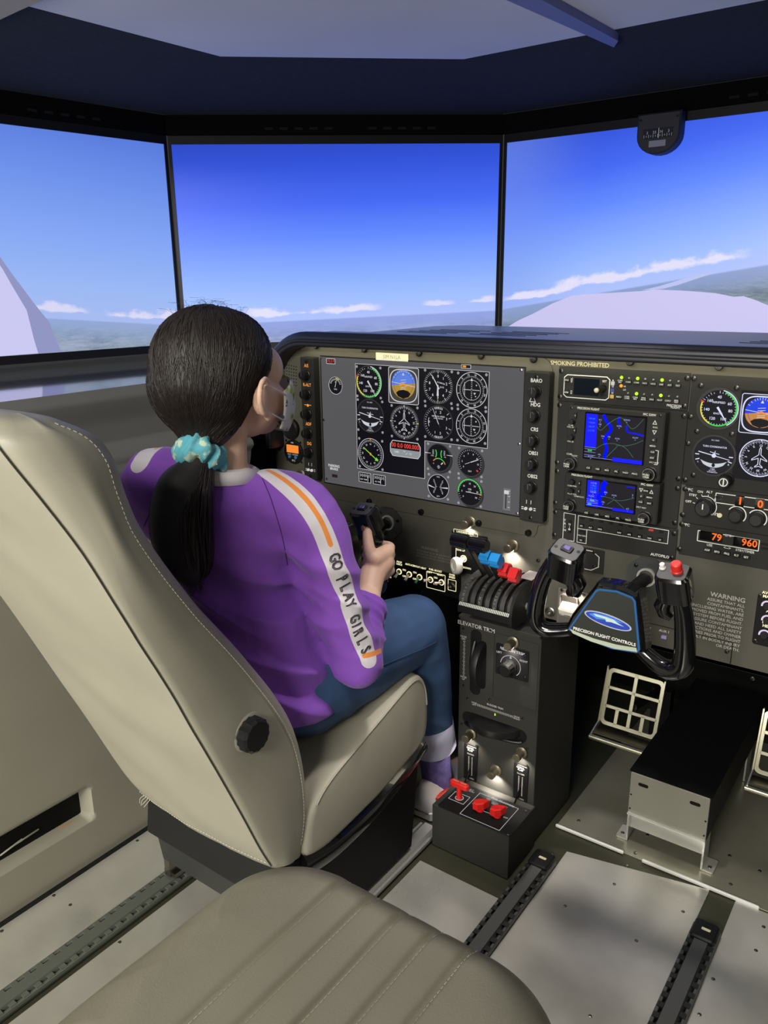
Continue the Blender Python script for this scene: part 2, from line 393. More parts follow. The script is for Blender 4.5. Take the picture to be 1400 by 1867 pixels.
def screen_local(px, py, c, ang):               # pixel -> metres along / up the screen from its right lower corner
    d = ray(px, py); n = Vector((-sin(ang), cos(ang))); t = n.dot(Vector((c.x, c.y))) / (n.x * d[0] + n.y * d[1])
    p = Vector((d[0] * t - c.x, d[1] * t - c.y)); return p.dot(Vector((cos(ang), sin(ang)))), CAMZ + d[2] * t - SZ0
def monitor(name, label, c, ang, m, wide):
    # local: x along the screen, y up, z towards the cockpit
    t = thing(name, label, 'screen', (c.x, c.y, SZ0), (0, 0, 0), 'picture screens around the cockpit')
    t.matrix_world = Matrix.Translation((c.x, c.y, SZ0)) @ Matrix.Rotation(ang, 4, 'Z') @ Matrix.Rotation(pi / 2, 4, 'X')
    x0, x1 = (-SWD, 0) if wide < 0 else (0, SWD); H = SZ1 - SZ0; cx = (x0 + x1) / 2
    b = MB(); b.slab(rr(SWD - 0.008, H + 0.02, 0, 1, cx, H / 2), -0.035, -0.002); b.build('housing', BLK, t, 0)
    b = MB(); b.slab(rr(SWD - 0.022, H - 0.012, 0, 1, cx, H / 2), -0.002, 0.0); b.build('display', m, t, 0)
    b = MB(); b.frame(rr(SWD - 0.006, H + 0.03, 0, 1, cx, H / 2), rr(SWD - 0.022, H - 0.012, 0, 1, cx, H / 2), -0.004, 0.004); b.build('bezel', BLK2, t, 0)
    return t
def hline(c, ang, a, b):
    s0, t0 = screen_local(*a, c, ang); s1, t1 = screen_local(*b, c, ang); k = (t1 - t0) / (s1 - s0); return t0 - k * s0, k
SKYM = [(0.0, (176, 194, 252)), (0.10, (163, 192, 255)), (0.24, (138, 174, 255)), (0.45, (98, 138, 255)), (0.62, (70, 106, 244)), (0.82, (50, 84, 218)), (1.0, (38, 66, 190))]
SKYL = [(0.0, (172, 192, 246)), (0.15, (160, 190, 250)), (0.4, (138, 172, 250)), (0.7, (112, 148, 240)), (1.0, (84, 120, 222))]
GR = ((112, 124, 160), (160, 170, 206), (190, 196, 232), (146, 164, 226)); GR2 = ((92, 108, 122), (142, 156, 170), (176, 190, 220), (140, 160, 206)); GR3 = ((112, 128, 150), (160, 174, 190), (180, 190, 220), (150, 172, 216))
ha, hb = hline(C0, PHI1, (500, 586), (900, 566))
def xs(px, py, c, a): return screen_local(px, py, c, a)[0]
mS = screen_mat('screen_picture_middle', ha, hb, SKYM, [(0.028, 0.030, xs(430, 555, C0, PHI1), xs(705, 550, C0, PHI1), 0.06, 1.0), (0.03, 0.016, xs(765, 546, C0, PHI1), xs(835, 546, C0, PHI1), 0.03, 0.8), (0.036, 0.022, xs(850, 540, C0, PHI1), 0.0, 0.03, 0.9)], GR, 2.3)
sm = monitor('picture_screen', 'middle picture screen showing deep blue sky over a hazy plain', C0, PHI1, mS, -1)
ha, hb = hline(C1, PHI2, (90, 580), (310, 592))
mS = screen_mat('screen_picture_left', ha, hb, SKYL, [(0.030, 0.028, xs(45, 548, C1, PHI2), xs(165, 550, C1, PHI2), 0.03, 0.9), (0.030, 0.032, xs(185, 556, C1, PHI2), 0.02, 0.04, 0.95)], GR3, 5.1, 0.95)
sl = monitor('picture_screen', 'left picture screen cut by the frame, showing a pale wing edge', C1, PHI2, mS, -1)
ha, hb = hline(C0, 0.0, (925, 562), (1395, 483))
mS = screen_mat('screen_picture_front', ha, hb, SKYM, [(0.033, 0.026, 0.0, xs(1060, 520, C0, 0), 0.05, 1.0), (0.040, 0.040, xs(1000, 510, C0, 0), xs(1375, 470, C0, 0), 0.05, 1.0)], GR2, 8.7, 1.0, (0.30, 0.0, 0.42, (128, 156, 236)))
sf = monitor('picture_screen', 'right picture screen showing a white nose cowling below a cloud bank', C0, 0.0, mS, 1)
def shown(t, c, ang, pts, rgb, name, z):
    b = MB(); lo_x, hi_x = (-SWD + .012, -.012) if t is not sf else (.012, SWD - .012); b.slab([(min(hi_x, max(lo_x, q_[0])), min(SZ1 - SZ0 - .008, max(.007, q_[1]))) for q_ in (screen_local(px, py, c, ang) for px, py in pts)], 0.0, z); m = mat(name + '_picture', rgb, 0.5, emit=0.95); m.node_tree.nodes['Principled BSDF'].inputs['Base Color'].default_value = (0.01, 0.01, 0.01, 1)
    return b.build(name, m, t, 0)
K = 2.692
shown(sf, C0, 0.0, [(880 + x / K, 200 + y / K) for x, y in ((110, 1140), (112, 1072), (180, 1032), (250, 1000), (345, 950), (440, 912), (540, 904), (780, 890), (840, 882), (1000, 889), (1140, 900), (1195, 911), (1230, 918), (1280, 915), (1340, 935), (1460, 985), (1560, 1060), (1600, 1140))], (204, 200, 244), 'shown_cowling', 0.0012)
shown(sf, C0, 0.0, [(880 + x / K, 200 + y / K) for x, y in ((780, 886), (860, 868), (960, 838), (1060, 808), (1150, 797), (1060, 826), (960, 860), (880, 880))], (186, 196, 240), 'shown_river', 0.0009)
shown(sl, C1, PHI2, [(-330, 250), (-160, 300), (-70, 380), (-20, 440), (20, 497), (62, 553), (90, 588), (101, 618), (112, 643), (66, 649), (-80, 665), (-330, 690)], (146, 150, 196), 'shown_wing_root', 0.0009)
shown(sl, C1, PHI2, [(-330, 270), (-160, 320), (-70, 400), (-25, 448), (4, 490), (24, 525), (48, 565), (50, 572), (62, 620), (70, 649), (-80, 667), (-330, 690)], (206, 204, 246), 'shown_wing', 0.0012)

# magnetic compass hanging above the front screen
b0 = PY(1205, 250, 2.09); t = thing('compass', 'black half-round compass hanging in front of the right screen top', 'compass', (b0.x, 2.10, b0.z), PR)
def cl(px, py): q = PY(px, py, 2.09); return q.x - b0.x, q.z - b0.z
(xa, ya), (xb, _), (_, yb) = cl(1166, 222), cl(1245, 215), cl(1205, 283); wd = xb - xa
poly = [(-wd / 2, ya + 0.012)] + [(wd / 2 * cos(radians(a)), yb + wd * 0.42 + wd * 0.42 * sin(radians(a))) for a in range(180, 361, 15)] + [(wd / 2, ya + 0.012)]
b = MB(); b.slab(poly, 0.0, 0.035, 0.004); b.build('case', mat('compass_case', (38, 40, 52), 0.6), t)
b = MB(); b.slab(rr(wd * 0.68, 0.022, 0.002, 2, 0, 0.006), 0.035, 0.0356); b.build('card_window', GLOSS, t, 0)
b = MB()
for i, s in enumerate('EWSN'): b.text('3 33 N'.split()[i] if i < 3 else '3', ((i - 1.5) * 0.017, 0.008, 0.0358), 0.009)
for i in range(13): b.box(((i - 6) * 0.0055, 0.0005, 0.0358), (0.0012, 0.004 if i % 2 else 0.007, 0.0002))
b.build('card_marks', mat('compass_print', (190, 194, 220), 0.6), t, 0)
b = MB(); b.box((0.002, 0.006, 0.0362), (0.0016, 0.022, 0.0004)); b.build('lubber_line', WHITE, t, 0)
b = MB(); b.slab(rr(0.040, 0.014, 0.001, 2, 0, -0.017), 0.035, 0.0356); b.build('correction_card', mat('grey_card', (150, 152, 172), 0.7), t, 0)
for s in (-1, 1): b = MB(); b.cyl((s * wd * 0.42, ya - 0.002, 0.035), 0.003, 0.001, 8); b.build('screw', DARKSTEEL, t)

# ------------------------------------------------------------------ canopy: ceiling, valance, spar
HC = 1.68
ca, cb = PZ(845, 108, HC), PZ(402, 103, HC); cc = PZ(65, 15, HC)
b = MB(); yb_ = 0.62; front = [Vector((0.7, ca.y, HC)), ca, cb, cc + (cc - cb).normalized() * 0.45]
poly = [(p.x, p.y) for p in front]; poly += [(poly[-1][0], yb_ - 0.2), (0.7, yb_ - 0.2)]
b.slab(list(reversed(poly)), HC, HC + 0.03); tag(b.build('ceiling', CEIL, None, 0), kind='structure')
for k, (a0, a1) in enumerate((((C0.x + SWD, C0.y), (C0.x, C0.y)), ((C0.x, C0.y), (C1.x, C1.y)), ((C1.x, C1.y), (C2.x, C2.y)))):
    A_, B_ = Vector((*a0, 0)), Vector((*a1, 0)); d_ = (B_ - A_).normalized(); n_ = Vector((d_.y, -d_.x, 0)) * (1 if Vector((d_.y, -d_.x, 0)).dot(Vector((-0.6, 0.9, 0)) - A_) > 0 else -1); b = MB(); up = Vector((0, 0, 1)); L_ = (B_ - A_).length
    if k == 0: A_ = A_ - d_ * 0.6
    q = [A_ + n_ * 0.004 + up * (SZ1 + .0165), B_ + n_ * 0.004 + up * (SZ1 + .0165), B_ + n_ * 0.004 + up * 1.634, A_ + n_ * 0.004 + up * 1.634]; q += [p - n_ * 0.03 for p in q]
    b.add(q, [(0, 1, 2, 3), (7, 6, 5, 4), (0, 4, 5, 1), (1, 5, 6, 2), (2, 6, 7, 3), (3, 7, 4, 0)]); hd_ = tag(b.build('trim_%d' % (7 + k), mat('header_black', (7, 7, 9), 0.9, spec=0.1), None, 0), kind='structure')
    sl_ = MB(); sl_.box((0, 0, 0), (0.022, 0.001, 0.006)); slm = sl_.mesh('vent_slot', 0); slm.materials.append(mat('vent_dark', (6, 6, 7), 0.9))
    for j in range(14 if k else 20):
        if j % 7 in (5, 6): continue
        p = A_ + d_ * (0.2 + 0.04 * j) + n_ * 0.0042 + up * 1.600; put('vent_slot', slm, None, hd_, p, (0, 0, atan2(d_.y, d_.x)))
zt = 1.634; e0 = Vector((0.75, C0.y - 0.006, zt)); e1 = Vector((C0.x, C0.y - 0.006, zt)); e2 = Vector((C1.x + 0.006, C1.y, zt)); e3 = Vector((C2.x, C2.y, zt))
fr = [front[0] + Vector((0.05, 0, 0)), ca, cb, front[3] + (front[3] - cb).normalized() * 0.3]
for k, (a0, a1, g0, g1) in enumerate(((fr[0], fr[1], e0, e1), (fr[1], fr[2], e1, e2), (fr[2], fr[3], e2, e3))):
    b = MB(); up = Vector((0, 0, 0.012)); b.add([a0, a1, g1, g0, a0 + up, a1 + up, g1 + up, g0 + up], [(0, 3, 2, 1), (4, 5, 6, 7), (0, 1, 5, 4), (1, 2, 6, 5), (2, 3, 7, 6), (3, 0, 4, 7)])
    tag(b.build('trim_%d' % (k + 2), FELT, None, 0), kind='structure')
b = MB(); q = [Vector((-0.838, 0.45, 0)), Vector((-0.742, 0.45, 0)), Vector((-0.679, 1.745, 0)), Vector((-0.703, 1.785, 0))]
b.add([(p.x, p.y, HC - z) for z in (0.0005, 0.016) for p in q], [(0, 1, 2, 3), (7, 6, 5, 4), (0, 4, 5, 1), (1, 5, 6, 2), (2, 6, 7, 3), (3, 7, 4, 0)])
tag(b.build('ceiling_spar', mat('spar_blue_grey', (112, 120, 170), 0.6), None, 0), 'blue-grey tapered spar running along the canopy ceiling', 'spar')
b = MB(); q = [PZ(*p, HC - 0.02) for p in ((-60, 62), (0, 36), (34, 20), (84, -2))]; q += [Vector((q[3].x + 0.01, 0.45, 0)), Vector((q[0].x - 0.05, 0.45, 0))]
b.slab([(p.x, p.y) for p in q], HC - 0.02, HC - 0.004); tag(b.build('trim_5', mat('canopy_edge', (168, 162, 150), 0.8), None, 0), kind='structure')
# dome lamp added out of view in the canopy ceiling to brighten the floor
t = thing('added_dome_fill', 'small round fill lamp added out of view on the canopy ceiling', 'lamp', (-0.58, 1.20, HC - 0.0005), (pi, 0, 0))
b = MB(); b.lathe([(0.045, 0), (0.045, 0.008), (0.038, 0.012)], 24); b.build('housing', BLK2, t)
b = MB(); b.lathe([(0.036, 0.012), (0.030, 0.016), (0.010, 0.018)], 24); b.build('lens', mat('dome_fill_glass', (255, 240, 230), 0.4, emit=2.0), t)
dl_ = bpy.data.lights.new('added_dome_fill_light', 'SPOT'); dl_.energy = 38; dl_.color = (1.0, 0.93, 0.90); dl_.spot_size = radians(56); dl_.spot_blend = 0.9; dl_.shadow_soft_size = 0.05
o = bpy.data.objects.new('added_dome_fill_light', dl_); COL.objects.link(o); o.location = (-0.58, 1.20, HC - 0.03); o.rotation_euler = (radians(-3), 0, 0)
b = MB(); b.box((-1.56, 1.75, 0.5), (0.20, 0.92, 0.96)); tag(b.build('trim_6', BLK, None, 0), kind='structure')
q = [Vector((-0.205, 2.13, 0)), Vector((0.80, 1.35, 0)), Vector((0.83, 1.38, 0)), Vector((-0.205, 2.17, 0))]; b = MB(); b.slab([(p.x, p.y) for p in q], 0.0, 1.66); tag(b.build('wall_right', BLK, None, 0), kind='structure')
# ------------------------------------------------------------------ instrument panel plate and glareshield
PANEL = mat('panel_olive_grey', (80, 78, 70), 0.75, spec=0.2, var=0.06, vscale=9, bump=0.12, bscale=1400, dist=0.0005)
PLATE = mat('panel_plate_grey', (78, 76, 67), 0.75, spec=0.2, var=0.05, vscale=9, bump=0.12, bscale=1400, dist=0.0005)
RADIO = mat('radio_face', (42, 42, 40), 0.75, spec=0.15, bump=0.08, bscale=1500, dist=0.0004)
def em(name, rgb, s=1.0):
    m = mat(name, rgb, 0.5, emit=s, spec=0.06); m.node_tree.nodes['Principled BSDF'].inputs['Base Color'].default_value = (0.005, 0.005, 0.005, 1); return m
EW, EG, EY, ER, EO = em('lit_white', (206, 206, 208)), em('lit_green', (70, 214, 84)), em('lit_yellow', (232, 220, 70)), em('lit_red', (232, 66, 50)), em('lit_orange', (236, 150, 50))
EWB = em('lit_cold_white', (222, 224, 250)); EK = em('lit_black', (15, 14, 22)); EGY = em('lit_panel_grey', (86, 85, 88)); EBL = em('lit_sky', (92, 128, 222)); EBR = em('lit_earth', (178, 140, 52)); EDG = em('lit_dark_grey', (66, 64, 62))
EBL2 = em('lit_strong_blue', (28, 66, 230)); EBR2 = em('lit_orange_earth', (196, 134, 70)); ECY = em('lit_cowl_grey', (140, 146, 150))
def amb(rgb, s=1.0): return em('lit_%d_%d_%d' % rgb, rgb, s)
ip = onpanel('instrument_panel', 'wide olive-grey instrument panel carrying the displays, radios and yokes', 'instrument panel', 900, 1110)
iu, iv, _ = UVW[ip.name]
def ipl(px, py, w=0.0): return lp(ip, px, py, w)
PT, PB, PL, PRR = 1.062 - iv, 0.499 - iv, -1.42 - iu, 0.36 - iu
arc = [(PL + 0.13 - 0.13 * sin(radians(a)), PT - 0.13 + 0.13 * cos(radians(a))) for a in range(0, 91, 9)]
b = MB(); b.slab([(PRR, PB), (PRR, PT)] + arc + [(PL, PB)], -0.02, 0.0, 0.001); b.build('panel_plate', PANEL, ip, 0)
# raised plate around the left display
pl = [(522, 638), (989, 651), (998, 655), (1004, 662), (1008, 672), (1000, 950), (994, 957), (982, 958), (979, 972), (974, 979), (965, 977), (588, 905), (507, 886), (505, 700)]
b = MB(); b.slab(list(reversed([ipl(*q) for q in pl])), 0.0, 0.003, 0.001); b.build('display_surround', PLATE, ip, 0)
b = MB(); b.box((0.0, PB + 0.004, -0.05), (PRR - PL, 0.008, 0.10), Matrix.Translation(((PRR + PL) / 2, 0, 0))); b.build('panel_return', BLK, ip, 0)
# access plate seam lines low on the right
b = MB()
for a, c in (((1180, 1135), (1335, 1172)), ((1335, 1172), (1332, 1212)), ((1245, 1095), (1245, 1096))):
    A, B_ = ipl(*a), ipl(*c); d = Vector((B_[0] - A[0], B_[1] - A[1], 0)); b.box(((A[0] + B_[0]) / 2, (A[1] + B_[1]) / 2, 0.0003), (max(abs(d.x), 0.0012), max(abs(d.y), 0.0012), 0.0006))
b.build('access_seam', BLK, ip, 0)
sk = MB(); sk.lathe([(0.0068, 0), (0.0068, 0.006), (0.0055, 0.0075), (0.0030, 0.0075), (0.0028, 0.0062)], 14); skm = sk.mesh('thumb_screw'); skm.materials.append(DARKSTEEL)
sm_ = MB(); sm_.lathe([(0.0042, 0), (0.0040, 0.0014), (0.0016, 0.0020), (0.0012, 0.0012)], 10); smm = sm_.mesh('screw'); smm.materials.append(mat('small_black_screw', (58, 57, 54), 0.3, 0.9))
sw_ = sm_.mesh('screw'); sw_.materials.append(STEEL)
def screws(t, pts, me, w=0.0, s=1.0):
    for q in pts:
        x, y = lp(t, *q, w); o = put('thumb_screw' if me is skm else 'screw', me, None, t, (x, y, w)); o.scale = (s, s, s)
screws(ip, ((577, 631), (665, 637), (765, 644), (878, 649), (974, 655), (587.5, 896), (674, 914), (768.5, 933), (873.5, 953.5), (964, 971), (1150, 660), (1312, 668)), skm, 0.003)
screws(ip, ((510, 818), (516, 773), (981, 1022), (1325, 1188), (1372, 1237), (1177, 1057), (1236, 1180)), smm, 0.003)
# print on the panel
b = MB(); x, y = ipl(1056, 664); b.text('SMOKING PROHIBITED', (x, y, 0.0006), 0.0115, bold=0.02); b.build('placard_lettering', mat('olive_print', (176, 170, 140), 0.7), ip, 0)
b = MB(); x, y = ipl(783, 1001); b.text('WARNING', (x, y, 0.0006), 0.0095, bold=0.02)
for i, s in enumerate(('PITOT HEAT MUST BE ON WHEN', 'OPERATING BELOW 40F IN INSTRUMENT', 'METEOROLOGICAL CONDITIONS')): b.text(s, (x - 0.036, y - 0.0095 - i * 0.0066, 0.0006), 0.0062, 'LEFT')
b.build('warning_lettering', mat('dim_print', (120, 118, 112), 0.7), ip, 0)
b = MB(); x, y = ipl(1359, 1096); b.text('WARNING', (x, y, 0.0006), 0.0125, 'RIGHT', 0.02)
for i, s in enumerate(('ASSURE THAT ALL', 'CONTAMINANTS,', 'INCLUDING WATER, ARE', 'REMOVED FROM FUEL AND', 'FUEL SYSTEM BEFORE FLIGHT.', 'FAILURE TO ASSURE CONTAMINANT', 'FREE FUEL AND HEED ALL SAFETY', 'INSTRUCTIONS AND OWNER', 'ADVISORIES PRIOR TO FLIGHT', 'CAN RESULT IN BODILY INJURY', 'OR DEATH.')):
    b.text(s, (x, y - 0.0105 - i * 0.0088, 0.0006), 0.0080, 'RIGHT')
b.build('caution_lettering', mat('print_grey', (176, 174, 166), 0.7), ip, 0)
b = MB(); x, y = ipl(1211, 1151); b.text('AUX 1', (x, y, 0.0006), 0.007); x, y = ipl(1184, 1145); b.text('ET', (x, y, 0.0006), 0.006); b.build('socket_lettering', PRINT, ip, 0)
x, y = ipl(1211, 1161); b = MB(); b.slab(rr(0.010, 0.006, 0.001, 2, x, y), 0, 0.004); b.build('usb_socket', mat('socket_violet', (150, 146, 200), 0.4), ip, 0)
# speaker grille, air outlet
b = MB()
for i in range(6):
    for j in range(7):
        px, py = 520 + i * 4.3, 664 + j * 5.7 + i * 0.9
        x, y = ipl(px, py); b.cyl((x, y, 0.003), 0.0018, 0.0004, 6)
tag(b.build('speaker_holes', BLK, ip, 0), kind='stuff')
x, y = ipl(534, 781); b = MB(); b.lathe([(0.026, 0.003), (0.026, 0.012), (0.022, 0.016), (0.019, 0.012), (0.0, 0.010)], 24, None, (x, y, 0)); b.build('air_outlet', BLK2, ip)
b = MB(); x, y = ipl(716, 651); b.slab(rr(0.089, 0.0175, 0.0005, 1, x, y), 0.0, 0.0042, 0.0005); cp = b.build('registration_card', mat('pale_card', (192, 192, 170), 0.6), ip, 0)
b = MB(); b.text('SIM N1LA', (x, y, 0.0046), 0.0115, bold=0.0); b.build('card_lettering', mat('card_ink', (120, 118, 106), 0.7), cp, 0)
# octagonal plug plate above the copilot yoke
t = onpanel('plug_plate', 'black plate with a white octagon outline right of the throttle levers', 'plate', 1060, 1018)
a, c = lp(t, 1007, 1000), lp(t, 1086, 1036); wq, hq = c[0] - a[0], 0.050
b = MB(); b.slab(rr(wq, hq, 0.002, 2), 0.0, 0.002, 0.0005); b.build('plate', RADIO, t, 0)
o8 = [(0.24, -.42), (.40, -.22), (.40, .22), (.24, .42), (-.24, .42), (-.40, .22), (-.40, -.22), (-.24, -.42)]
b = MB(); b.outline([(p[0] * wq, p[1] * hq) for p in o8], 0.0016, 0.002, 0.0024); b.build('octagon_outline', PRINT, t, 0)
screws(t, ((1010, 993), (1083, 1007), (1083, 1033)), smm, 0.002, 0.8)

# ---- glareshield
gs = thing('glareshield', 'dark glareshield with ribbed rounded lip above the instrument panel', 'glareshield', (-0.6, 1.43, 1.05))
GO = Vector((-0.6, 1.43, 1.05))
prof = [(-0.030, 0.0)]
rib = [(0.026, 0.001), (0.032, 0.010), (0.030, 0.019), (0.022, 0.027), (0.006, 0.034)]
for (a0, b0_), (a1, b1_) in zip(rib, rib[1:]):
    d = Vector((a1 - a0, b1_ - b0_)); nrm = Vector((d.y, -d.x)).normalized()
    for k in range(5): s = k / 5; q = Vector((a0, b0_)) + d * s + nrm * 0.0034 * sin(pi * s); prof.append((q.x, q.y))
prof += [(0.006, 0.034), (-0.020, 0.033), (-0.030, 0.030)]
path = [(x, 0, 1) for x in np.linspace(0.42, -1.255, 8)]; z0 = 1.056; Rg = 0.115
rings = []
for x in np.linspace(0.42, -1.27, 8): rings.append([Vector((x, 1.44 - a, z0 + c)) - GO for a, c in prof])
for k in range(1, 13):
    an = radians(90 * k / 12); cxx, czz = -1.27, z0 - Rg
    rings.append([Vector((cxx - (Rg + c) * sin(an), 1.44 - a, czz + (Rg + c) * cos(an))) - GO for a, c in prof])
rings.append([Vector((-1.27 - Rg - c, 1.44 - a, 0.80)) - GO for a, c in prof])
GSM = mat('ribbed_rubber', (30, 31, 36), 0.42); b = MB(); b.loft(rings); b.build('ribbed_lip', GSM, gs, 35)
DECK = mat('deck_grey', (104, 106, 116), 0.40, bump=0.06, bscale=500); b = MB()
dk = [(-1.19, 1.47), (0.42, 1.47), (0.42, 1.93), (-1.13, 1.93), (-1.19, 1.86)]
b.slab([(x - GO.x, y - GO.y) for x, y in dk], 1.058 - GO.z, 1.0835 - GO.z, 0.004); dko = b.build('deck', DECK, gs, 35)
b = MB(); b.slab([(x - GO.x, y - GO.y) for x, y in ((-1.25, 1.436), (0.42, 1.436), (0.42, 1.50), (-1.25, 1.50))], 1.06 - GO.z, 1.0885 - GO.z, 0.004); b.build('deck_edge', DECK, gs, 35)
vs = MB(); vs.slab(rr(0.15, 0.006, 0.003, 3), 0, 0.0006); vsm = vs.mesh('vent_slot', 0); vsm.materials.append(BLK)
for x in (-1.06, -0.86, -0.28, -0.10):
    for k in range(5): put('vent_slot', vsm, None, dko, (x - GO.x + k * 0.012, 1.60 + k * 0.030 - GO.y, 1.0836 - GO.z), (0, 0, radians(-6)))
ll = bpy.data.lights.new('glareshield_strip', 'AREA'); ll.shape = 'RECTANGLE'; ll.size = 1.5; ll.size_y = 0.012; ll.energy = 0.55; ll.color = (1.0, 0.93, 0.66)
lo = bpy.data.objects.new('glareshield_strip', ll); COL.objects.link(lo); lo.location = (-0.55, YP - 0.022, 1.0545); lo.rotation_euler = (radians(38), 0, 0)

# ---- small hooded post lights
def post_light(loc, rot, label, power=0.11, rr_=0.0105):
    t = thing('post_light', label, 'lamp', loc, rot, 'hooded post lights')
    PM = mat('post_brass_grey', (120, 114, 96), 0.35, 0.7)
    b = MB(); b.lathe([(rr_ * 1.35, 0), (rr_ * 1.35, 0.003), (rr_ * 1.1, 0.0045)], 18); b.build('flange', PM, t)
    b = MB(); b.lathe([(rr_ * 0.86, 0.003), (rr_ * 0.86, 0.016), (rr_ * 0.95, 0.0165), (rr_ * 0.95, 0.027), (rr_ * 0.8, 0.029)], 18); b.build('barrel', PM, t)
    b = MB(); b.box((0, -rr_ * 0.80, 0.011), (rr_ * 1.0, rr_ * 0.35, 0.008)); b.build('lens', em('lamp_glow', (255, 236, 205), 2.2), t, 0)
    l = bpy.data.lights.new('post_light_beam', 'SPOT'); l.energy = power; l.color = (1.0, 0.90, 0.78); l.spot_size = radians(125); l.spot_blend = 0.8; l.shadow_soft_size = 0.004
    o = bpy.data.objects.new('post_light_beam', l); COL.objects.link(o); o.parent = t; o.location = (0, -rr_ * 1.15, 0.014); o.rotation_euler = (radians(-68), 0, 0)
    return t
def panel_light(px, py, label, power=0.11):
    u, v = P(px, py, 0.012); post_light((u, YP - 0.0005, v), PR, label, power)
panel_light(853, 954, 'post light on the panel above the black throttle levers', 0.9)
panel_light(931, 997, 'post light on the panel above the red levers', 1.1)
panel_light(1047, 1064, 'post light on the panel above the flap switch', 0.8)
u, v = P(545, 866, 0.012); post_light((u, YP - 0.0035, v), PR, 'post light at the left end of the panel below the orange timer', 0.9)

# ------------------------------------------------------------------ dial drawing
def arcband(mb, r0, r1, a0, a1, z0, z1, c=(0, 0)):
    n = max(2, int(abs(a1 - a0) / 6)); o = []; i_ = []
    for k in range(n + 1):
        a = radians(90 - (a0 + (a1 - a0) * k / n)); o.append((c[0] + r1 * cos(a), c[1] + r1 * sin(a))); i_.append((c[0] + r0 * cos(a), c[1] + r0 * sin(a)))
    mb.add([(p[0], p[1], z1) for p in o + i_], [(k + 1, k, n + 1 + k, n + 2 + k) for k in range(n)])
def tick(mb, r0, r1, a, w_, z, c=(0, 0)):
    q = radians(90 - a); d = Vector((cos(q), sin(q))); n = Vector((-d.y, d.x)) * w_ / 2; C_ = Vector(c)
    mb.add([(*(C_ + d * r0 + n), z), (*(C_ + d * r0 - n), z), (*(C_ + d * r1 - n), z), (*(C_ + d * r1 + n), z)], [(0, 1, 2, 3)])
def pol(mb, pts, z): mb.add([(p[0], p[1], z) for p in pts], [tuple(range(len(pts)))])
def num(mb, s, r, a, size, z, rot=False, c=(0, 0)):
    q = radians(90 - a); mb.text(s, (c[0] + r * cos(q), c[1] + r * sin(q), z), size, rot=(radians(-a) if rot else 0), bold=0.015)
class Dial:
    def __init__(s, t, name, x, y, r, z=0.0010, face=EK, ring=EW, rw=0.03, n=40, real=False):
        s.r = r; s.z = 0.0
        b = MB(); b.cyl((0, 0, -z * 0.5), r, z * 0.5, n); s.o = b.build(name, face, t, 0, (x, y, z))
        if ring: b = MB(); b.frame(circ(r, n), circ(r * (1 - rw), n), 0, 0.0004); b.build('dial_rim', ring, s.o, 0)
        s.m = MB(); s.n = MB(); s.extra = {}
    def lay(s, m): return s.extra.setdefault(m.name, (m, MB()))[1]
    def done(s, mk=EW, nd=EW, needle=True):
        if s.m.v: s.m.build('dial_marks', mk, s.o, 0)
        if needle and s.n.v: s.n.build('needle', nd, s.o, 0)
        for m, b in s.extra.values():
            if b.v: b.build('dial_colour', m, s.o, 0)
ZA, ZB, ZC = 0.0005, 0.0007, 0.0009
def ndl(mb, a, r1, r0, w0, w1, z, c=(0, 0)):
    q = radians(90 - a); d = Vector((cos(q), sin(q))); n = Vector((-d.y, d.x)); C_ = Vector(c)
    mb.add([(*(C_ - d * r0 + n * w0 / 2), z), (*(C_ - d * r0 - n * w0 / 2), z), (*(C_ + d * r1 - n * w1 / 2), z), (*(C_ + d * r1 + n * w1 / 2), z)], [(0, 1, 2, 3)])
def plane_icon(mb, r, z):
    pts = [(0, 1), (.09, .78), (.11, .30), (.62, -.12), (.62, -.26), (.12, -.06), (.10, -.52), (.32, -.72), (.32, -.84), (0, -.72)]
    pts = [(x * r, y * r) for x, y in pts] + [(-x * r, y * r) for x, y in reversed(pts[1:-1])]
    mb.frame(list(reversed(pts)), inset(list(reversed(pts)), r * 0.055), z - 0.0001, z)
def g_asi(t, x, y, r, z=0.0010, W=EW, G=EG):
    d = Dial(t, 'airspeed_dial', x, y, r, z, EK, EDG, 0.04); q = r
    for a in range(0, 345, 10): tick(d.m, .80 * q, (.93 if a % 30 == 0 else .88) * q, a, .022 * q, ZA)
    for s, a in (('40', 0), ('60', 62), ('80', 98), ('100', 152), ('120', 207), ('140', 262), ('160', 310)): num(d.m, s, .60 * q, a, .21 * q, ZA)
    d.m.text('AIRSPEED', (0, .32 * q, ZA), .15 * q); d.m.text('KNOTS', (0, -.26 * q, ZA), .14 * q)
    arcband(d.lay(G), .86 * q, .93 * q, 18, 205, 0, ZB); arcband(d.lay(W), .94 * q, .99 * q, 10, 150, 0, ZB); arcband(d.lay(EY), .85 * q, .92 * q, 205, 290, 0, ZB); tick(d.lay(ER), .80 * q, .97 * q, 292, .09 * q, ZB)
    ndl(d.n, 146, .86 * q, .1 * q, .12 * q, .02 * q, ZC); d.done(W, W); return d
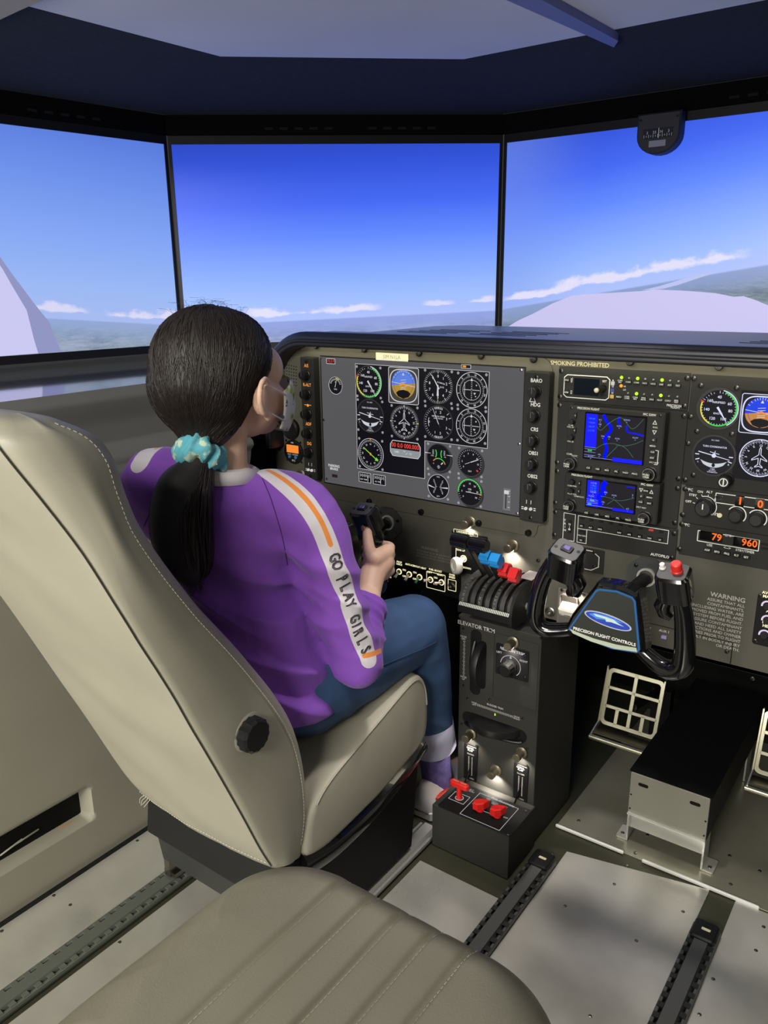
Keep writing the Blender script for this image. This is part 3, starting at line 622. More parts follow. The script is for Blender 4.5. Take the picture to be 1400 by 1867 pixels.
def g_att(t, x, y, w_, h_, z=0.0010, sky=EBL, earth=EBR, W=EW, plate=EDG):
    b = MB(); b.slab(rr(w_, h_, 0.004, 3), -z, 0.0); o = b.build('attitude_dial', plate, t, 0, (x, y, z)); r = w_ * 0.385
    b = MB(); b.outline(rr(w_ * .99, h_ * .99, 0.004, 3), 0.0012, 0, 0.0003); b.build('dial_rim', W, o, 0)
    sq = [((abs(cos(a)) ** .62) * (1 if cos(a) > 0 else -1) * w_ * .46, (abs(sin(a)) ** .62) * (1 if sin(a) > 0 else -1) * h_ * .455 - h_ * .005) for a in np.linspace(0, 2 * pi, 48, endpoint=False)]
    b = MB(); b.frame(sq, inset(sq, 0.0022), 0, 0.0004); b.build('dial_bezel', W, o, 0)
    tl = radians(7); cy = h_ * .04
    def half(a0, a1, rr_): return [(rr_ * cos(radians(a)), cy + rr_ * sin(radians(a))) for a in np.linspace(a0, a1, 22)]
    b = MB(); pol(b, half(7, 187, r), 0.0005); b.build('shown_sky', sky, o, 0)
    b = MB(); pol(b, half(-173, 7, r), 0.0005); b.build('shown_earth', earth, o, 0)
    b = MB(); arcband(b, r * .80, r * .83, 0, 360, 0, 0.0006, (0, cy)); b.build('horizon_ring', em('lit_deep_blue', (52, 84, 170)), o, 0)
    b = MB(); pol(b, [(-.62 * r, cy - .62 * r), (-.40 * r, cy - .45 * r), (0, cy - .38 * r), (.40 * r, cy - .45 * r), (.62 * r, cy - .62 * r), (.45 * r, cy - .86 * r), (0, cy - 1.0 * r), (-.45 * r, cy - .86 * r)], 0.0007); b.build('shown_mask', EK, o, 0)
    b = MB()
    for a in (-60, -45, -30, -20, -10, 0, 10, 20, 30, 45, 60): tick(b, r * .84, r * .98, a, r * .03, 0.0008, (0, cy))
    pol(b, [(0, cy + r * .82), (-r * .10, cy + r * .62), (r * .10, cy + r * .62)], 0.0008); ndl(b, 97, r, r, r * .035, r * .035, 0.0008, (0, cy))
    for k, yy in enumerate((.30, .14, -.20, -.32)): ndl(b, 83 if k < 2 else 83, r * .24, r * .24, r * .03, r * .03, 0.0008, (0, cy + r * yy))
    b.build('dial_marks', W, o, 0)
    b = MB(); pol(b, [(0, cy + .12 * r), (-.42 * r, cy - .12 * r), (-.2 * r, cy - .12 * r), (0, cy - .02 * r), (.2 * r, cy - .12 * r), (.42 * r, cy - .12 * r)], 0.0009); b.build('aircraft_symbol', EO, o, 0)
    return o
def g_alt(t, x, y, r, z=0.0010, W=EW):
    d = Dial(t, 'altimeter_dial', x, y, r, z, EK, EDG, 0.04); q = r
    for k in range(50): tick(d.m, (.76 if k % 5 == 0 else .84) * q, .95 * q, k * 7.2, (.035 if k % 5 == 0 else .02) * q, ZA)
    for k in range(10): num(d.m, str(k), .60 * q, k * 36, .22 * q, ZA)
    d.m.text('ALTIMETER', (.20 * q, .22 * q, ZA), .11 * q, rot=-.2); d.m.text('29.92', (.26 * q, -.02 * q, ZA), .13 * q)
    ndl(d.n, 328, .78 * q, .15 * q, .09 * q, .03 * q, ZC); ndl(d.n, 181, .52 * q, .1 * q, .07 * q, .14 * q, ZC + .0001); ndl(d.n, 180, .92 * q, 0, .03 * q, .015 * q, ZC); d.done(W, W); return d
def g_vor(t, x, y, r, z=0.0010, W=EW):
    d = Dial(t, 'course_dial', x, y, r, z, EK, W, 0.035); q = r
    for k in range(72): tick(d.m, (.70 if k % 2 == 0 else .73) * q, .79 * q, k * 5, .016 * q, ZA)
    for k, s in enumerate('N 3 6 E 12 15 S 21 24 W 30 33'.split()): num(d.m, s, .86 * q, k * 30 - 135, .15 * q, ZA, True)
    arcband(d.m, .555 * q, .575 * q, 0, 360, 0, ZA)
    for k in range(-5, 6):
        if k: d.m.box((0, k * .10 * q, ZA), (.07 * q, .028 * q, .0001)); d.m.box((k * .10 * q, 0, ZA), (.02 * q, .05 * q, .0001))
    pol(d.m, [(0, .68 * q), (-.08 * q, .52 * q), (.08 * q, .52 * q)], ZB); pol(d.m, [(.20 * q, -.26 * q), (.12 * q, -.14 * q), (.28 * q, -.14 * q)], ZB); d.m.box((.30 * q, .28 * q, ZA), (.07 * q, .07 * q, .0001)); d.m.box((.26 * q, -.34 * q, ZA), (.07 * q, .05 * q, .0001))
    d.n.box((0, .015 * q, ZB), (1.0 * q, .022 * q, .0002)); d.n.box((-.45 * q, 0.02 * q, ZB), (.025 * q, .8 * q, .0002)); d.done(W, W); return d
def g_turn(t, x, y, r, z=0.0010, W=EW, real=False):
    d = Dial(t, 'turn_coordinator_dial', x, y, r, z, em('lit_turn_face', (26, 26, 32)), None if real else EDG, 0.03); q = r
    d.m.text('D.C. ELEC', (0, .80 * q, ZA), .09 * q); d.m.text('TURN COORDINATOR', (0, .46 * q, ZA), .135 * q, sx=0.85)
    for s in (-1, 1): d.m.box((s * .84 * q, .0 * q, ZA), (.20 * q, .05 * q, .0001)); tick(d.m, .74 * q, .95 * q, s * 108, .05 * q, ZA)
    d.m.text('L', (-.76 * q, -.40 * q, ZA), .13 * q); d.m.text('R', (.76 * q, -.40 * q, ZA), .13 * q)
    d.m.text('2 MIN', (0, -.72 * q, ZA), .09 * q); d.m.text('NO PITCH', (0, -.81 * q, ZA), .075 * q); d.m.text('INFORMATION', (0, -.89 * q, ZA), .075 * q)
    n = 16; up = [(-.66 * q + 1.32 * q * k / n, (-.26 - .16 * (1 - ((k / n) * 2 - 1) ** 2)) * q) for k in range(n + 1)]; dn = [(.50 * q - 1.0 * q * k / n, (-.48 - .16 * (1 - ((k / n) * 2 - 1) ** 2)) * q) for k in range(n + 1)]
    n_ = len(up); L_ = d.lay(em('lit_slip_tube', (200, 206, 214))); L_.add([(p[0], p[1], ZA) for p in up] + [(p[0], p[1], ZA) for p in reversed(dn)], [(k, k + n_, k + n_ + 1, k + 1) for k in range(n)])
    pol(d.lay(EK), [(.02 * q + .085 * q * cos(a), -.51 * q + .10 * q * sin(a)) for a in np.linspace(0, 2 * pi, 14, endpoint=False)], ZB)
    ndl(d.n, 101, .80 * q, .80 * q, .05 * q, .03 * q, ZC); pol(d.n, [(.11 * q * cos(a), -.03 * q + .11 * q * sin(a) + .03 * q) for a in np.linspace(0, 2 * pi, 14, endpoint=False)], ZC); ndl(d.n, 12, .26 * q, 0, .035 * q, .03 * q, ZC); ndl(d.n, 101, .24 * q, .24 * q, .03 * q, .03 * q, ZC + .0001, (.03 * q, .14 * q)); d.done(W, W); return d
def g_dg(t, x, y, r, z=0.0010, W=EW, rim=EDG, rot=12):
    d = Dial(t, 'heading_dial', x, y, r, z, EK, rim, 0.05); q = r
    for k in range(72): tick(d.m, (.78 if k % 2 == 0 else .83) * q, .92 * q, k * 5 + rot, (.028 if k % 6 == 0 else .018) * q, ZA)
    for k, s in enumerate('N 3 6 E 12 15 S 21 24 W 30 33'.split()): num(d.m, s, .66 * q, k * 30 + 240 + rot * 0, .16 * q, ZA, True)
    plane_icon(d.n, .62 * q, ZC)
    for a in (0, 90, 180, 270): tick(d.lay(EY if a == 90 else W), .90 * q, .99 * q, a, .05 * q, ZB)
    d.done(W, W); return d
def g_vsi(t, x, y, r, z=0.0010, W=EW):
    d = Dial(t, 'climb_dial', x, y, r, z, EK, EDG, 0.04); q = r
    for k in range(21): tick(d.m, .82 * q, .92 * q, 180 + k * 9, .022 * q, ZA)
    for k in range(11): tick(d.m, .78 * q, .92 * q, 345 + k * 3.4, .018 * q, ZA); tick(d.m, .78 * q, .92 * q, 160 + k * 3.4, .018 * q, ZA)
    for a in (50, 68, 112, 130): tick(d.m, .76 * q, .92 * q, a, .03 * q, ZA)
    for s, a in (('0', 270), ('1', 345), ('2', 14), ('3', 66), ('1', 200), ('2', 166), ('3', 116)): num(d.m, s, .62 * q, a, .20 * q, ZA)
    d.m.text('VERTICAL SPEED', (0, .36 * q, ZA), .12 * q); d.m.text('1000 FT PER MIN', (0, .24 * q, ZA), .09 * q); arcband(d.m, .66 * q, .69 * q, 248, 292, 0, ZA)
    ndl(d.n, 335, .86 * q, .1 * q, .05 * q, .02 * q, ZC); ndl(d.lay(EDG), 155, .3 * q, 0, .04 * q, .02 * q, ZC); d.done(W, W); return d
def g_adf(t, x, y, r, z=0.0010, W=EW):
    d = Dial(t, 'bearing_dial', x, y, r, z, EK, W, 0.03); q = r
    for k in range(72): tick(d.m, (.76 if k % 2 == 0 else .82) * q, .90 * q, k * 5, .02 * q, ZA)
    for k, s in enumerate('N 3 6 E 12 15 S 21 24 W 30 33'.split()): num(d.m, s, .62 * q, k * 30, .15 * q, ZA, True)
    G2 = em('lit_lime', (130, 216, 60)); ndl(d.lay(G2), 124, .66 * q, .66 * q, .06 * q, .06 * q, ZC); a = radians(90 - 124); dx, dy = cos(a), sin(a)
    pol(d.lay(G2), [(dx * .72 * q, dy * .72 * q), (dx * .48 * q - dy * .13 * q, dy * .48 * q + dx * .13 * q), (dx * .48 * q + dy * .13 * q, dy * .48 * q - dx * .13 * q)], ZC + .0001)
    pol(d.lay(EO), [(0, .84 * q), (-.06 * q, 1.0 * q), (.06 * q, 1.0 * q)], ZC); ndl(d.lay(EO), 0, .08 * q, .08 * q, .1 * q, .1 * q, ZC + .0001); d.done(W, W); return d
def g_eng(t, x, y, r, z=0.0010):
    d = Dial(t, 'engine_dial', x, y, r, z, EK, EDG, 0.05); q = r
    for s in (-1, 1):
        arcband(d.lay(EG), .50 * q, .57 * q, (60 if s < 0 else 240), (120 if s < 0 else 300), 0, ZB, (s * .72 * q, .28 * q))
        ndl(d.n, 90 * s, .46 * q, 0.02 * q, .02 * q, .06 * q, ZC, (s * .66 * q, .26 * q)); d.m.text('75\n50\n25', (s * .46 * q, .36 * q, ZA), .13 * q); d.m.text('FUEL' if s < 0 else 'OIL', (s * .52 * q, .10 * q, ZA), .11 * q)
    arcband(d.lay(EO), .54 * q, .60 * q, -50, -15, 0, ZB, (0, -.62 * q)); arcband(d.lay(EG), .54 * q, .60 * q, -15, 50, 0, ZB, (0, -.62 * q)); arcband(d.lay(EO), .54 * q, .60 * q, 50, 70, 0, ZB, (0, -.62 * q))
    ndl(d.n, 45, .48 * q, -.28 * q, .06 * q, .10 * q, ZC, (0, -.66 * q)); d.m.text('OIL\nPRESS\nPSI', (0, -.66 * q, ZA), .10 * q); d.m.text('0', (-.42 * q, -.45 * q, ZA), .13 * q); d.done(); return d
def g_egt(t, x, y, r, z=0.0010):
    d = Dial(t, 'exhaust_temperature_dial', x, y, r, z, EK, EDG, 0.05); q = r
    for k in range(25): tick(d.m, .80 * q, .90 * q, -125 + k * 10, .022 * q, ZA)
    for k, s in enumerate('0 2 4 6 8 10 12'.split()): num(d.m, s, .62 * q, -125 + k * 37, .16 * q, ZA)
    tick(d.lay(ER), .70 * q, .86 * q, 132, .10 * q, ZB); d.m.text('EGT', (0, -.62 * q, ZA), .15 * q); ndl(d.n, 68, .72 * q, -.05 * q, .06 * q, .05 * q, ZC); ndl(d.n, 68, 0, .42 * q, .03 * q, .03 * q, ZC); d.done(); return d
def g_fuel(t, x, y, r, z=0.0010):
    d = Dial(t, 'fuel_dial', x, y, r, z, EK, EW, 0.03); q = r
    for s in (-1, 1):
        for k in range(11): tick(d.m, .50 * q, (.66 if k % 5 == 0 else .60) * q, (90 if s < 0 else 270) - 48 + k * 9.6, .03 * q, ZA, (s * .78 * q, 0))
        ndl(d.n, 104 if s < 0 else 266, .50 * q, .1 * q, .12 * q, .04 * q, ZC, (s * .80 * q, 0)); d.m.text('F', (s * .42 * q, .52 * q, ZA), .14 * q); d.m.text('E', (s * .42 * q, -.52 * q, ZA), .14 * q)
    d.m.text('FUEL', (0, .80 * q, ZA), .14 * q); d.m.text('QTY', (0, -.78 * q, ZA), .15 * q); d.done(); return d
def g_rpm(t, x, y, r, z=0.0010):
    d = Dial(t, 'tachometer_dial', x, y, r, z, EK, EDG, 0.05); q = r
    arcband(d.lay(EG), .88 * q, .96 * q, -95, 88, 0, ZB); tick(d.lay(EO), .80 * q, .96 * q, 93, .08 * q, ZB)
    for k in range(24): tick(d.m, .82 * q, .90 * q, -125 + k * 10.5, .02 * q, ZA)
    for s, a in (('0', -125), ('5', -88), ('10', -50), ('15', 0), ('20', 40), ('25', 82), ('30', 122)): num(d.m, s, .62 * q, a, .17 * q, ZA)
    d.m.text('RPM', (0, .22 * q, ZA), .14 * q); d.m.text('X100', (0, .08 * q, ZA), .09 * q); ndl(d.n, 92, .80 * q, .30 * q, .05 * q, .03 * q, ZC); d.done(); return d

# ------------------------------------------------------------------ left flight display (one flat monitor with drawn dials)
fd = onpanel('flight_display', 'large flat display with drawn dials in front of the child', 'display', 770, 790, 0.004)
q = [lp(fd, *p) for p in ((594, 878), (945, 941), (957, 672), (584, 650))]
x0 = (q[0][0] + q[3][0]) / 2; x1 = (q[1][0] + q[2][0]) / 2; y0 = (q[0][1] + q[1][1]) / 2; y1 = (q[2][1] + q[3][1]) / 2
def box2(a, c): return rr(c[0] - a[0], c[1] - a[1], 0.0, 1, (a[0] + c[0]) / 2, (a[1] + c[1]) / 2)
b = MB(); b.slab(box2((x0 - .003, y0 - .003), (x1 + .003, y1 + .003)), -0.0009, 0.0); b.build('display_frame', BLK, fd, 0)
b = MB(); b.slab(box2((x0, y0), (x1, y1)), -0.001, 0.0008); b.build('display_glass', EGY, fd, 0)
K7 = 5.385
def d7(x, y): return lp(fd, 640 + x / K7, 655 + y / K7)
bp = [d7(*p) for p in ((30, 38), (78, 1070), (728, 1175), (728, 802), (1345, 878), (1358, 125))]
lx, ty, by, mx, my, rx = (bp[0][0] + bp[1][0]) / 2, (bp[0][1] + bp[5][1]) / 2, (bp[1][1] + bp[2][1]) / 2, (bp[2][0] + bp[3][0]) / 2, (bp[3][1] + bp[4][1]) / 2, (bp[4][0] + bp[5][0]) / 2
b = MB(); b.add([(x, y, 0.0011) for x, y in ((lx, by), (mx, by), (mx, my), (rx, my), (rx, ty), (lx, ty))], [(0, 1, 2, 3, 4, 5)]); b.build('shown_black_area', EK, fd, 0)
b = MB(); bo = [(lx, by), (mx, by), (mx, my), (rx, my), (rx, ty), (lx, ty)]; b.frame(bo, inset(bo, 0.0009), 0.0008, 0.0013); b.build('shown_black_border', EW, fd, 0)
def dl(fn, cx, ct, cb, **k):
    (xa, ya), (xb, yb) = d7(cx, ct), d7(cx, cb); r = (ya - yb) / 2
    x, y = (xa + xb) / 2, (ya + yb) / 2
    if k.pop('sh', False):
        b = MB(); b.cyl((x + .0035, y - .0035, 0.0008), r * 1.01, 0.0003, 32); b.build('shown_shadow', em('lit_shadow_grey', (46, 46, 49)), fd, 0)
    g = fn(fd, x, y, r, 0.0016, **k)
    b = MB()
    for sx in (-1, 1):
        for sy in (-1, 1): b.cyl((x + sx * r * .90, y + sy * r * .90, 0.0012), 0.0032, 0.0002, 8)
    tag(b.build('shown_screws', em('lit_screw', (150, 150, 154)), fd, 0), kind='stuff')
    return g
dl(g_asi, 176, 62, 385); dl(g_alt, 858, 97, 440); dl(g_vor, 1188, 125, 478); dl(g_turn, 190, 390, 720); dl(g_dg, 527, 448, 785); dl(g_vsi, 860, 452, 790); dl(g_vor, 1184, 482, 827)
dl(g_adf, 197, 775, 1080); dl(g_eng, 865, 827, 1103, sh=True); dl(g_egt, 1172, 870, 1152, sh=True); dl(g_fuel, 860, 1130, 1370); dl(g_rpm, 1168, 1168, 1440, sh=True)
a, c = d7(368, 80), d7(670, 432); g_att(fd, (a[0] + c[0]) / 2, (d7(520, 78)[1] + d7(520, 440)[1]) / 2, c[0] - a[0], d7(520, 78)[1] - d7(520, 440)[1], 0.0016)
# clock/DME readout
a, c = d7(388, 880), d7(685, 880); wq = c[0] - a[0]; hq = d7(530, 806)[1] - d7(530, 962)[1]; x, y = (a[0] + c[0]) / 2, (d7(530, 806)[1] + d7(530, 962)[1]) / 2
oc = [(-.5, -.25), (-.42, -.5), (.42, -.5), (.5, -.25), (.5, .25), (.42, .5), (-.42, .5), (-.5, .25)]; oc = [(x + p[0] * wq, y + p[1] * hq) for p in oc]
b = MB(); b.slab(oc, 0.0009, 0.0015); ro = b.build('distance_readout', ECY, fd, 0)
b = MB(); b.frame(oc, inset(oc, 0.0012), 0.0010, 0.0018); b.build('readout_rim', EW, ro, 0)
b = MB(); b.slab([(x - .47 * wq, y - .02 * hq), (x + .47 * wq, y - .02 * hq), (x + .47 * wq, y + .26 * hq), (x + .41 * wq, y + .45 * hq), (x - .41 * wq, y + .45 * hq), (x - .47 * wq, y + .26 * hq)], 0.0012, 0.0017); b.build('readout_window', EK, ro, 0)
b = MB(); b.text('00 0.0 000.000', (x, y + .20 * hq, 0.0019), hq * .40, bold=0.02, sx=0.86); b.build('readout_digits', ER, ro, 0)
b = MB(); b.text('DME', (x - .28 * wq, y - .22 * hq, 0.0018), hq * .18); b.text('N1', (x - .02 * wq, y - .14 * hq, 0.0018), hq * .15); b.text('N2', (x + .18 * wq, y - .24 * hq, 0.0018), hq * .15); ndl(b, 40, .1 * hq, .1 * hq, .03 * hq, .03 * hq, 0.0019, (x + .05 * wq, y - .26 * hq)); b.build('readout_lettering', EW, ro, 0)
# two trim scales, small dial, odds and ends
for cxp, cyp, nm in ((139, 1160, 'ELEV TRIM'), (280, 1184, 'AIL TRIM')):
    x, y = d7(cxp, cyp); b = MB(); b.slab(rr(0.036, 0.024, 0.0005, 1, x, y), 0.0009, 0.0013); tr = b.build('trim_scale', EK, fd, 0)
    b = MB(); b.outline(rr(0.036, 0.024, 0.0005, 1, x, y), 0.0009, 0.0010, 0.0016)
    for k in range(9): b.box((x - .013 + k * .0033, y + .005, 0.0015), (.0009, .005 if k % 2 else .008, .0002))
    b.text(nm, (x - .004, y - .005, 0.0015), 0.0045); b.box((x + (.009 if nm[0] == 'E' else .004), y - .003, 0.0016), (.0013, .012, .0002)); b.build('trim_marks', EW, tr, 0)
def d1(x, y): return lp(fd, 500 + x / 2.8, 600 + y / 2.8)
x, y = d1(315, 288); r = (d1(315, 243)[1] - d1(315, 333)[1]) / 2; d = Dial(fd, 'vacuum_dial', x, y, r, 0.0016, EK, EW, 0.04)
for k in range(13): tick(d.m, .62 * r, .84 * r, -70 + k * 12, .05 * r, ZA)
arcband(d.lay(EY), .80 * r, .88 * r, 5, 40, 0, ZB)
d.m.text('VAC', (0, -.42 * r, ZA), .24 * r); d.m.text('5', (0, .40 * r, ZA), .26 * r); ndl(d.n, 18, .7 * r, .2 * r, .08 * r, .03 * r, ZC); d.done()
x, y = d1(290, 164); b = MB(); b.slab(rr(0.027, 0.0125, 0.0005, 1, x, y), 0.0009, 0.0013); tr = b.build('temperature_readout', EK, fd, 0)
b = MB(); b.outline(rr(0.027, 0.0125, 0.0005, 1, x, y), 0.0010, 0.0010, 0.0016); b.build('readout_rim', EW, tr, 0)
b = MB(); b.text('15.2 F', (x, y, 0.0016), 0.0085, bold=0.02); b.build('readout_digits', ER, tr, 0)
x, y = d1(981, 191); b = MB(); b.slab(rr(0.023, 0.0085, 0.0005, 1, x, y), 0.0009, 0.0015); tr = b.build('warning_tile', EK, fd, 0); b = MB(); b.outline(rr(0.023, 0.0085, 0.0005, 1, x, y), 0.0009, 0.0010, 0.0018); b.build('tile_rim', EW, tr, 0); b = MB(); b.box((x - .004, y, 0.0018), (.008, .004, .0002)); b.build('tile_glow', EO, tr, 0)
b = MB(); x, y = d1(306, 706); b.text('PARKING\nBRAKE', (x, y, 0.0012), 0.0085, bold=.03); b.build('brake_lettering', EW, fd, 0)
b = MB(); x, y = d1(310, 749); b.slab(rr(0.017, 0.0075, 0.0005, 1, x, y), 0.0009, 0.0013); b.build('brake_tile', em('lit_dark_red', (42, 24, 26)), fd, 0)
(xa, ya), (xb, yb) = d1(1190, 814), d1(1190, 925); b = MB(); b.slab(rr(0.017, ya - yb, 0.0005, 1, xa, (ya + yb) / 2), 0.0009, 0.0012); tr = b.build('shown_slider', em('lit_slider_grey', (112, 112, 114)), fd, 0)
b = MB(); b.box((xa - .002, (ya + yb) / 2, 0.0014), (.0022, (ya - yb) * .85, .0002)); b.build('slider_slot', EK, tr, 0); b = MB(); b.slab(rr(0.011, 0.008, 0.001, 2, xa - .001, ya - .008), 0.0014, 0.0018)
for k in range(4): b.box((xa + .005, yb + .007 + k * .012, 0.0014), (.004, .0012, .0002))
b.build('slider_marks', EW, tr, 0)
for p in ((239, 146), (255, 463), (270, 764), (1261, 208), (1251, 585), (1241, 940)):
    x, y = d1(*p); o = put('screw', sw_, None, fd, (x, y, 0.0008)); o.scale = (0.8, 0.8, 0.8)

# ------------------------------------------------------------------ knob strips either side of the display
def knob(mb, x, y, z, r, h, n=20, fl=0.06): mb.lathe([(r, 0), (r, h * .15), (r * .86, h * .2), (r * .84, h * .92), (r * .74, h)], n, None, (x, y, z), fl)
def strip(name, label, pa, pb, hh, rows, KS, org, ink, dots, scr_):
    t = onpanel(name, label, 'knob strip', (pa[0] + pb[0]) / 2, (pa[1] + pb[1]) / 2, 0.003)
    f = lambda x, y, w=hh: lp(t, org[0] + x / KS, org[1] + y / KS, w)
    a, c = lp(t, *pa, hh), lp(t, *pb, hh); w_ = abs(c[0] - a[0]); h_ = abs(a[1] - c[1]); x_, y_ = (a[0] + c[0]) / 2, (a[1] + c[1]) / 2
    b = MB(); b.slab(rr(w_, h_, 0.003, 3, x_, y_), 0.0, hh, 0.002); body = b.build('housing', RADIO, t, 35)
    for i, (kx, ky, s, tx, ty_) in enumerate(rows):
        x, y = f(kx, ky); b = MB(); knob(b, x_ + (0.0), y, hh, 0.0125, 0.020); ko = b.build('knob', BLK2, t, 35)
        b = MB(); b.slab(rr(0.0015, 0.012, 0, 1, x_, y + 0.004), hh + 0.0200, hh + 0.0204); b.build('knob_line', mat('knob_grey_line', (70, 70, 70), 0.5), ko, 0)
        if s:
            x2, y2 = f(tx, ty_); b = MB(); y2 = y + 0.0215
            if s == '@': ndl(b, 90, .011, .011, .0016, .0016, hh + .0003, (x_, y2)); pol(b, [(x_ + .0035 * cos(a_), y2 - .001 + .0035 * sin(a_)) for a_ in np.linspace(0, 2 * pi, 10, endpoint=False)], hh + .0004)
            else: b.text(s, (x_, y2, hh + .0003), 0.0105, bold=.02, sx=.9)
            b.build('knob_lettering', ink, t, 0)
    for (dx, dy) in dots:
        x, y = f(dx, dy); b = MB(); b.lathe([(0.0034, 0), (0.0034, 0.003), (0.0024, 0.005)], 10, None, (x, y, hh)); b.build('push_button', em('button_white', (222, 222, 214), 0.8), t)
    b = MB(); xm = sum(f(*p)[0] for p in dots) / 2; ym = sum(f(*p)[1] for p in dots) / 2
    for s in (-1, 1):
        b.box((xm + s * .005, ym + .014, hh + .0002), (.0012, .008, .0002))
        for k in (0, 1): b.box((xm + s * .0135, ym - .002 + k * .004, hh + .0002), (.005, .0016, .0002))
    b.build('button_marks', PRINT, t, 0)
    for p in scr_: x, y = f(*p); put('screw', smm, None, t, (x_, y, hh))
    return t
KC = 7.183
strip('knob_strip', 'narrow black knob strip with amber lettering left of the flight display', (546, 651), (578, 876), 0.022,
      [(395, 310, 'A/S', 0, 0), (410, 560, 'R-ALT', 0, 0), (425, 820, '@', 0, 0), (440, 1070, 'ADF', 0, 0), (455, 1325, 'DG', 0, 0)], KC, (500, 640), em('amber_lettering', (246, 150, 60), 1.0), ((452, 1553), (495, 1562)), ((400, 135), (450, 905), (483, 1640)))
t = strip('knob_strip', 'black knob strip lettered BARO to OBS right of the flight display', (956, 677), (989, 955), 0.022,
      [(1310, 318, 'BARO', 0, 0), (1308, 440, 'HDG', 0, 0), (1305, 565, 'CRS', 0, 0), (1300, 685, 'OBS1', 0, 0), (1297, 802, 'OBS2', 0, 0)], 2.8, (500, 600), PRINT, ((1285, 915), (1310, 918)), ((1322, 243), (1310, 610), (1298, 960)))
x, y = lp(t, 500 + 1318 / 2.8, 600 + 376 / 2.8, 0.022); y += .0065; b = MB(); tri = [(x - .007, y - .005), (x + .007, y - .005), (x + .003, y + .005), (x - .003, y + .005)]; b.outline(tri, .0012, .022, .0224); b.build('bug_symbol', PRINT, t, 0)
# round timer with orange window
t = onpanel('round_timer', 'small round timer with orange window at the panel left end', 'timer', 500 + 262 / KC, 640 + 1318 / KC, 0.003)
r = 0.031; b = MB(); b.lathe([(r, 0), (r, .004), (r * .94, .006)], 32); b.build('case', BLK2, t)
b = MB(); b.slab(rr(.040, .020, .001, 2, 0, .008), .006, .0066); b.build('window', em('amber_window', (246, 140, 52), 1.0), t, 0)
for s in (-1, 1): b = MB(); b.cyl((s * .0105, -.0125, .006), .0045, .003, 12, None, .001); b.build('button', mat('button_blue', (52, 120, 168), 0.4), t)
b = MB(); b.text('HRS', (0, .024, .0062), .005); b.text('SELECT  CONTROL', (0, -.0065, .0062), .0042); b.text('PFC', (.002, -.022, .0062), .007); b.build('lettering', PRINT, t, 0)
screws(t, ((522, 803), (548, 807), (550, 843), (524, 838)), smm, 0.0, 0.7)
# small placard box under it
t = onpanel('brake_placard', 'small black lettered box at the left end below the knob strip', 'placard', 570, 893, 0.003)
b = MB(); b.slab(rr(.062, .040, .004, 3), 0, .008, .001); b.build('case', BLK2, t); b = MB(); b.text('MASTER\nALT  BAT', (.006, -.006, .0083), .008); b.text('ON', (.010, .012, .0083), .006); b.build('lettering', em('pale_lit_lettering', (236, 232, 190), .9), t, 0)
# ------------------------------------------------------------------ radio stack
def a1(x, y): return 1010 + x / 5.6, 660 + y / 5.6
def a2(x, y): return 1000 + x / 5.6, 840 + y / 5.6
def rect(t, q, w=0.0):                       # TL TR BR BL pixels -> x0, y0, x1, y1 in the thing's frame
    p = [lp(t, *c, w) for c in q]; return (p[0][0] + p[3][0]) / 2, (p[2][1] + p[3][1]) / 2, (p[1][0] + p[2][0]) / 2, (p[0][1] + p[1][1]) / 2
def rslab(mb, R_, z0, z1, ch=0.0, rad=0.0015): mb.slab(rr(R_[2] - R_[0], R_[3] - R_[1], rad, 2, (R_[0] + R_[2]) / 2, (R_[1] + R_[3]) / 2), z0, z1, ch); return mb
LIT = em('lit_legend', (226, 222, 200), 0.9)
def button(t, x, y, z, w_=0.011, h_=0.0075, s=None, size=0.0045, m=BLK2, ink=LIT, d=0.003):
    b = MB(); b.slab(rr(w_, h_, 0.0012, 2, x, y), z, z + d, 0.0006); o = b.build('button', m, t, 35)
    if s: b = MB(); b.text(s, (x, y, z + d + .0002), size, bold=.02); b.build('button_legend', ink, o, 0)
    return o
def dualknob(t, x, y, z, r=0.0125, s='PUSH'):
    b = MB(); knob(b, x, y, z, r, 0.012, 24); o = b.build('outer_knob', BLK2, t, 35)
    b = MB(); b.frame(circ(r * .84, 24, x, y), circ(r * .78, 24, x, y), z + .0118, z + .0124); b.build('knob_rim', STEEL, o, 0)
    b = MB(); knob(b, x, y, z + .012, r * .62, 0.013, 20); b.build('inner_knob', BLK2, o, 35)
    b = MB(); b.text('PUSH\nCRSR', (x, y, z + .0253), r * .36, bold=.03); b.build('knob_legend', LIT, o, 0)
# audio panel
t = onpanel('audio_panel', 'audio selector panel with green lamps at the top of the radio stack', 'radio', *a1(700, 260))
R0 = rect(t, [a1(50, 45), a1(1393, 112), a1(1365, 505), a1(38, 392)], 0.003)
b = MB(); rslab(b, R0, 0, 0.003, 0.0006); b.build('face', RADIO, t, 0)
f = lambda x, y: lp(t, *a1(x, y), 0.003)
q = rect(t, [a1(103, 125), a1(578, 150), a1(560, 395), a1(95, 360)], .003); wq, hq, xq, yq = q[2] - q[0], q[3] - q[1], (q[0] + q[2]) / 2, (q[1] + q[3]) / 2
b = MB(); oc = [(-.5, -.38), (-.43, -.5), (.43, -.5), (.5, -.38), (.5, .38), (.43, .5), (-.43, .5), (-.5, .38)]; b.outline([(xq + p[0] * wq, yq + p[1] * hq) for p in oc], .0016, .003, .0034); b.build('octagon_outline', PRINT, t, 0)
q = rect(t, [a1(205, 160), a1(465, 180), a1(455, 350), a1(200, 330)], .003); b = MB(); rslab(b, q, .003, .0036); b.build('window', mat('dark_lcd', (10, 18, 26), 0.15), t, 0)
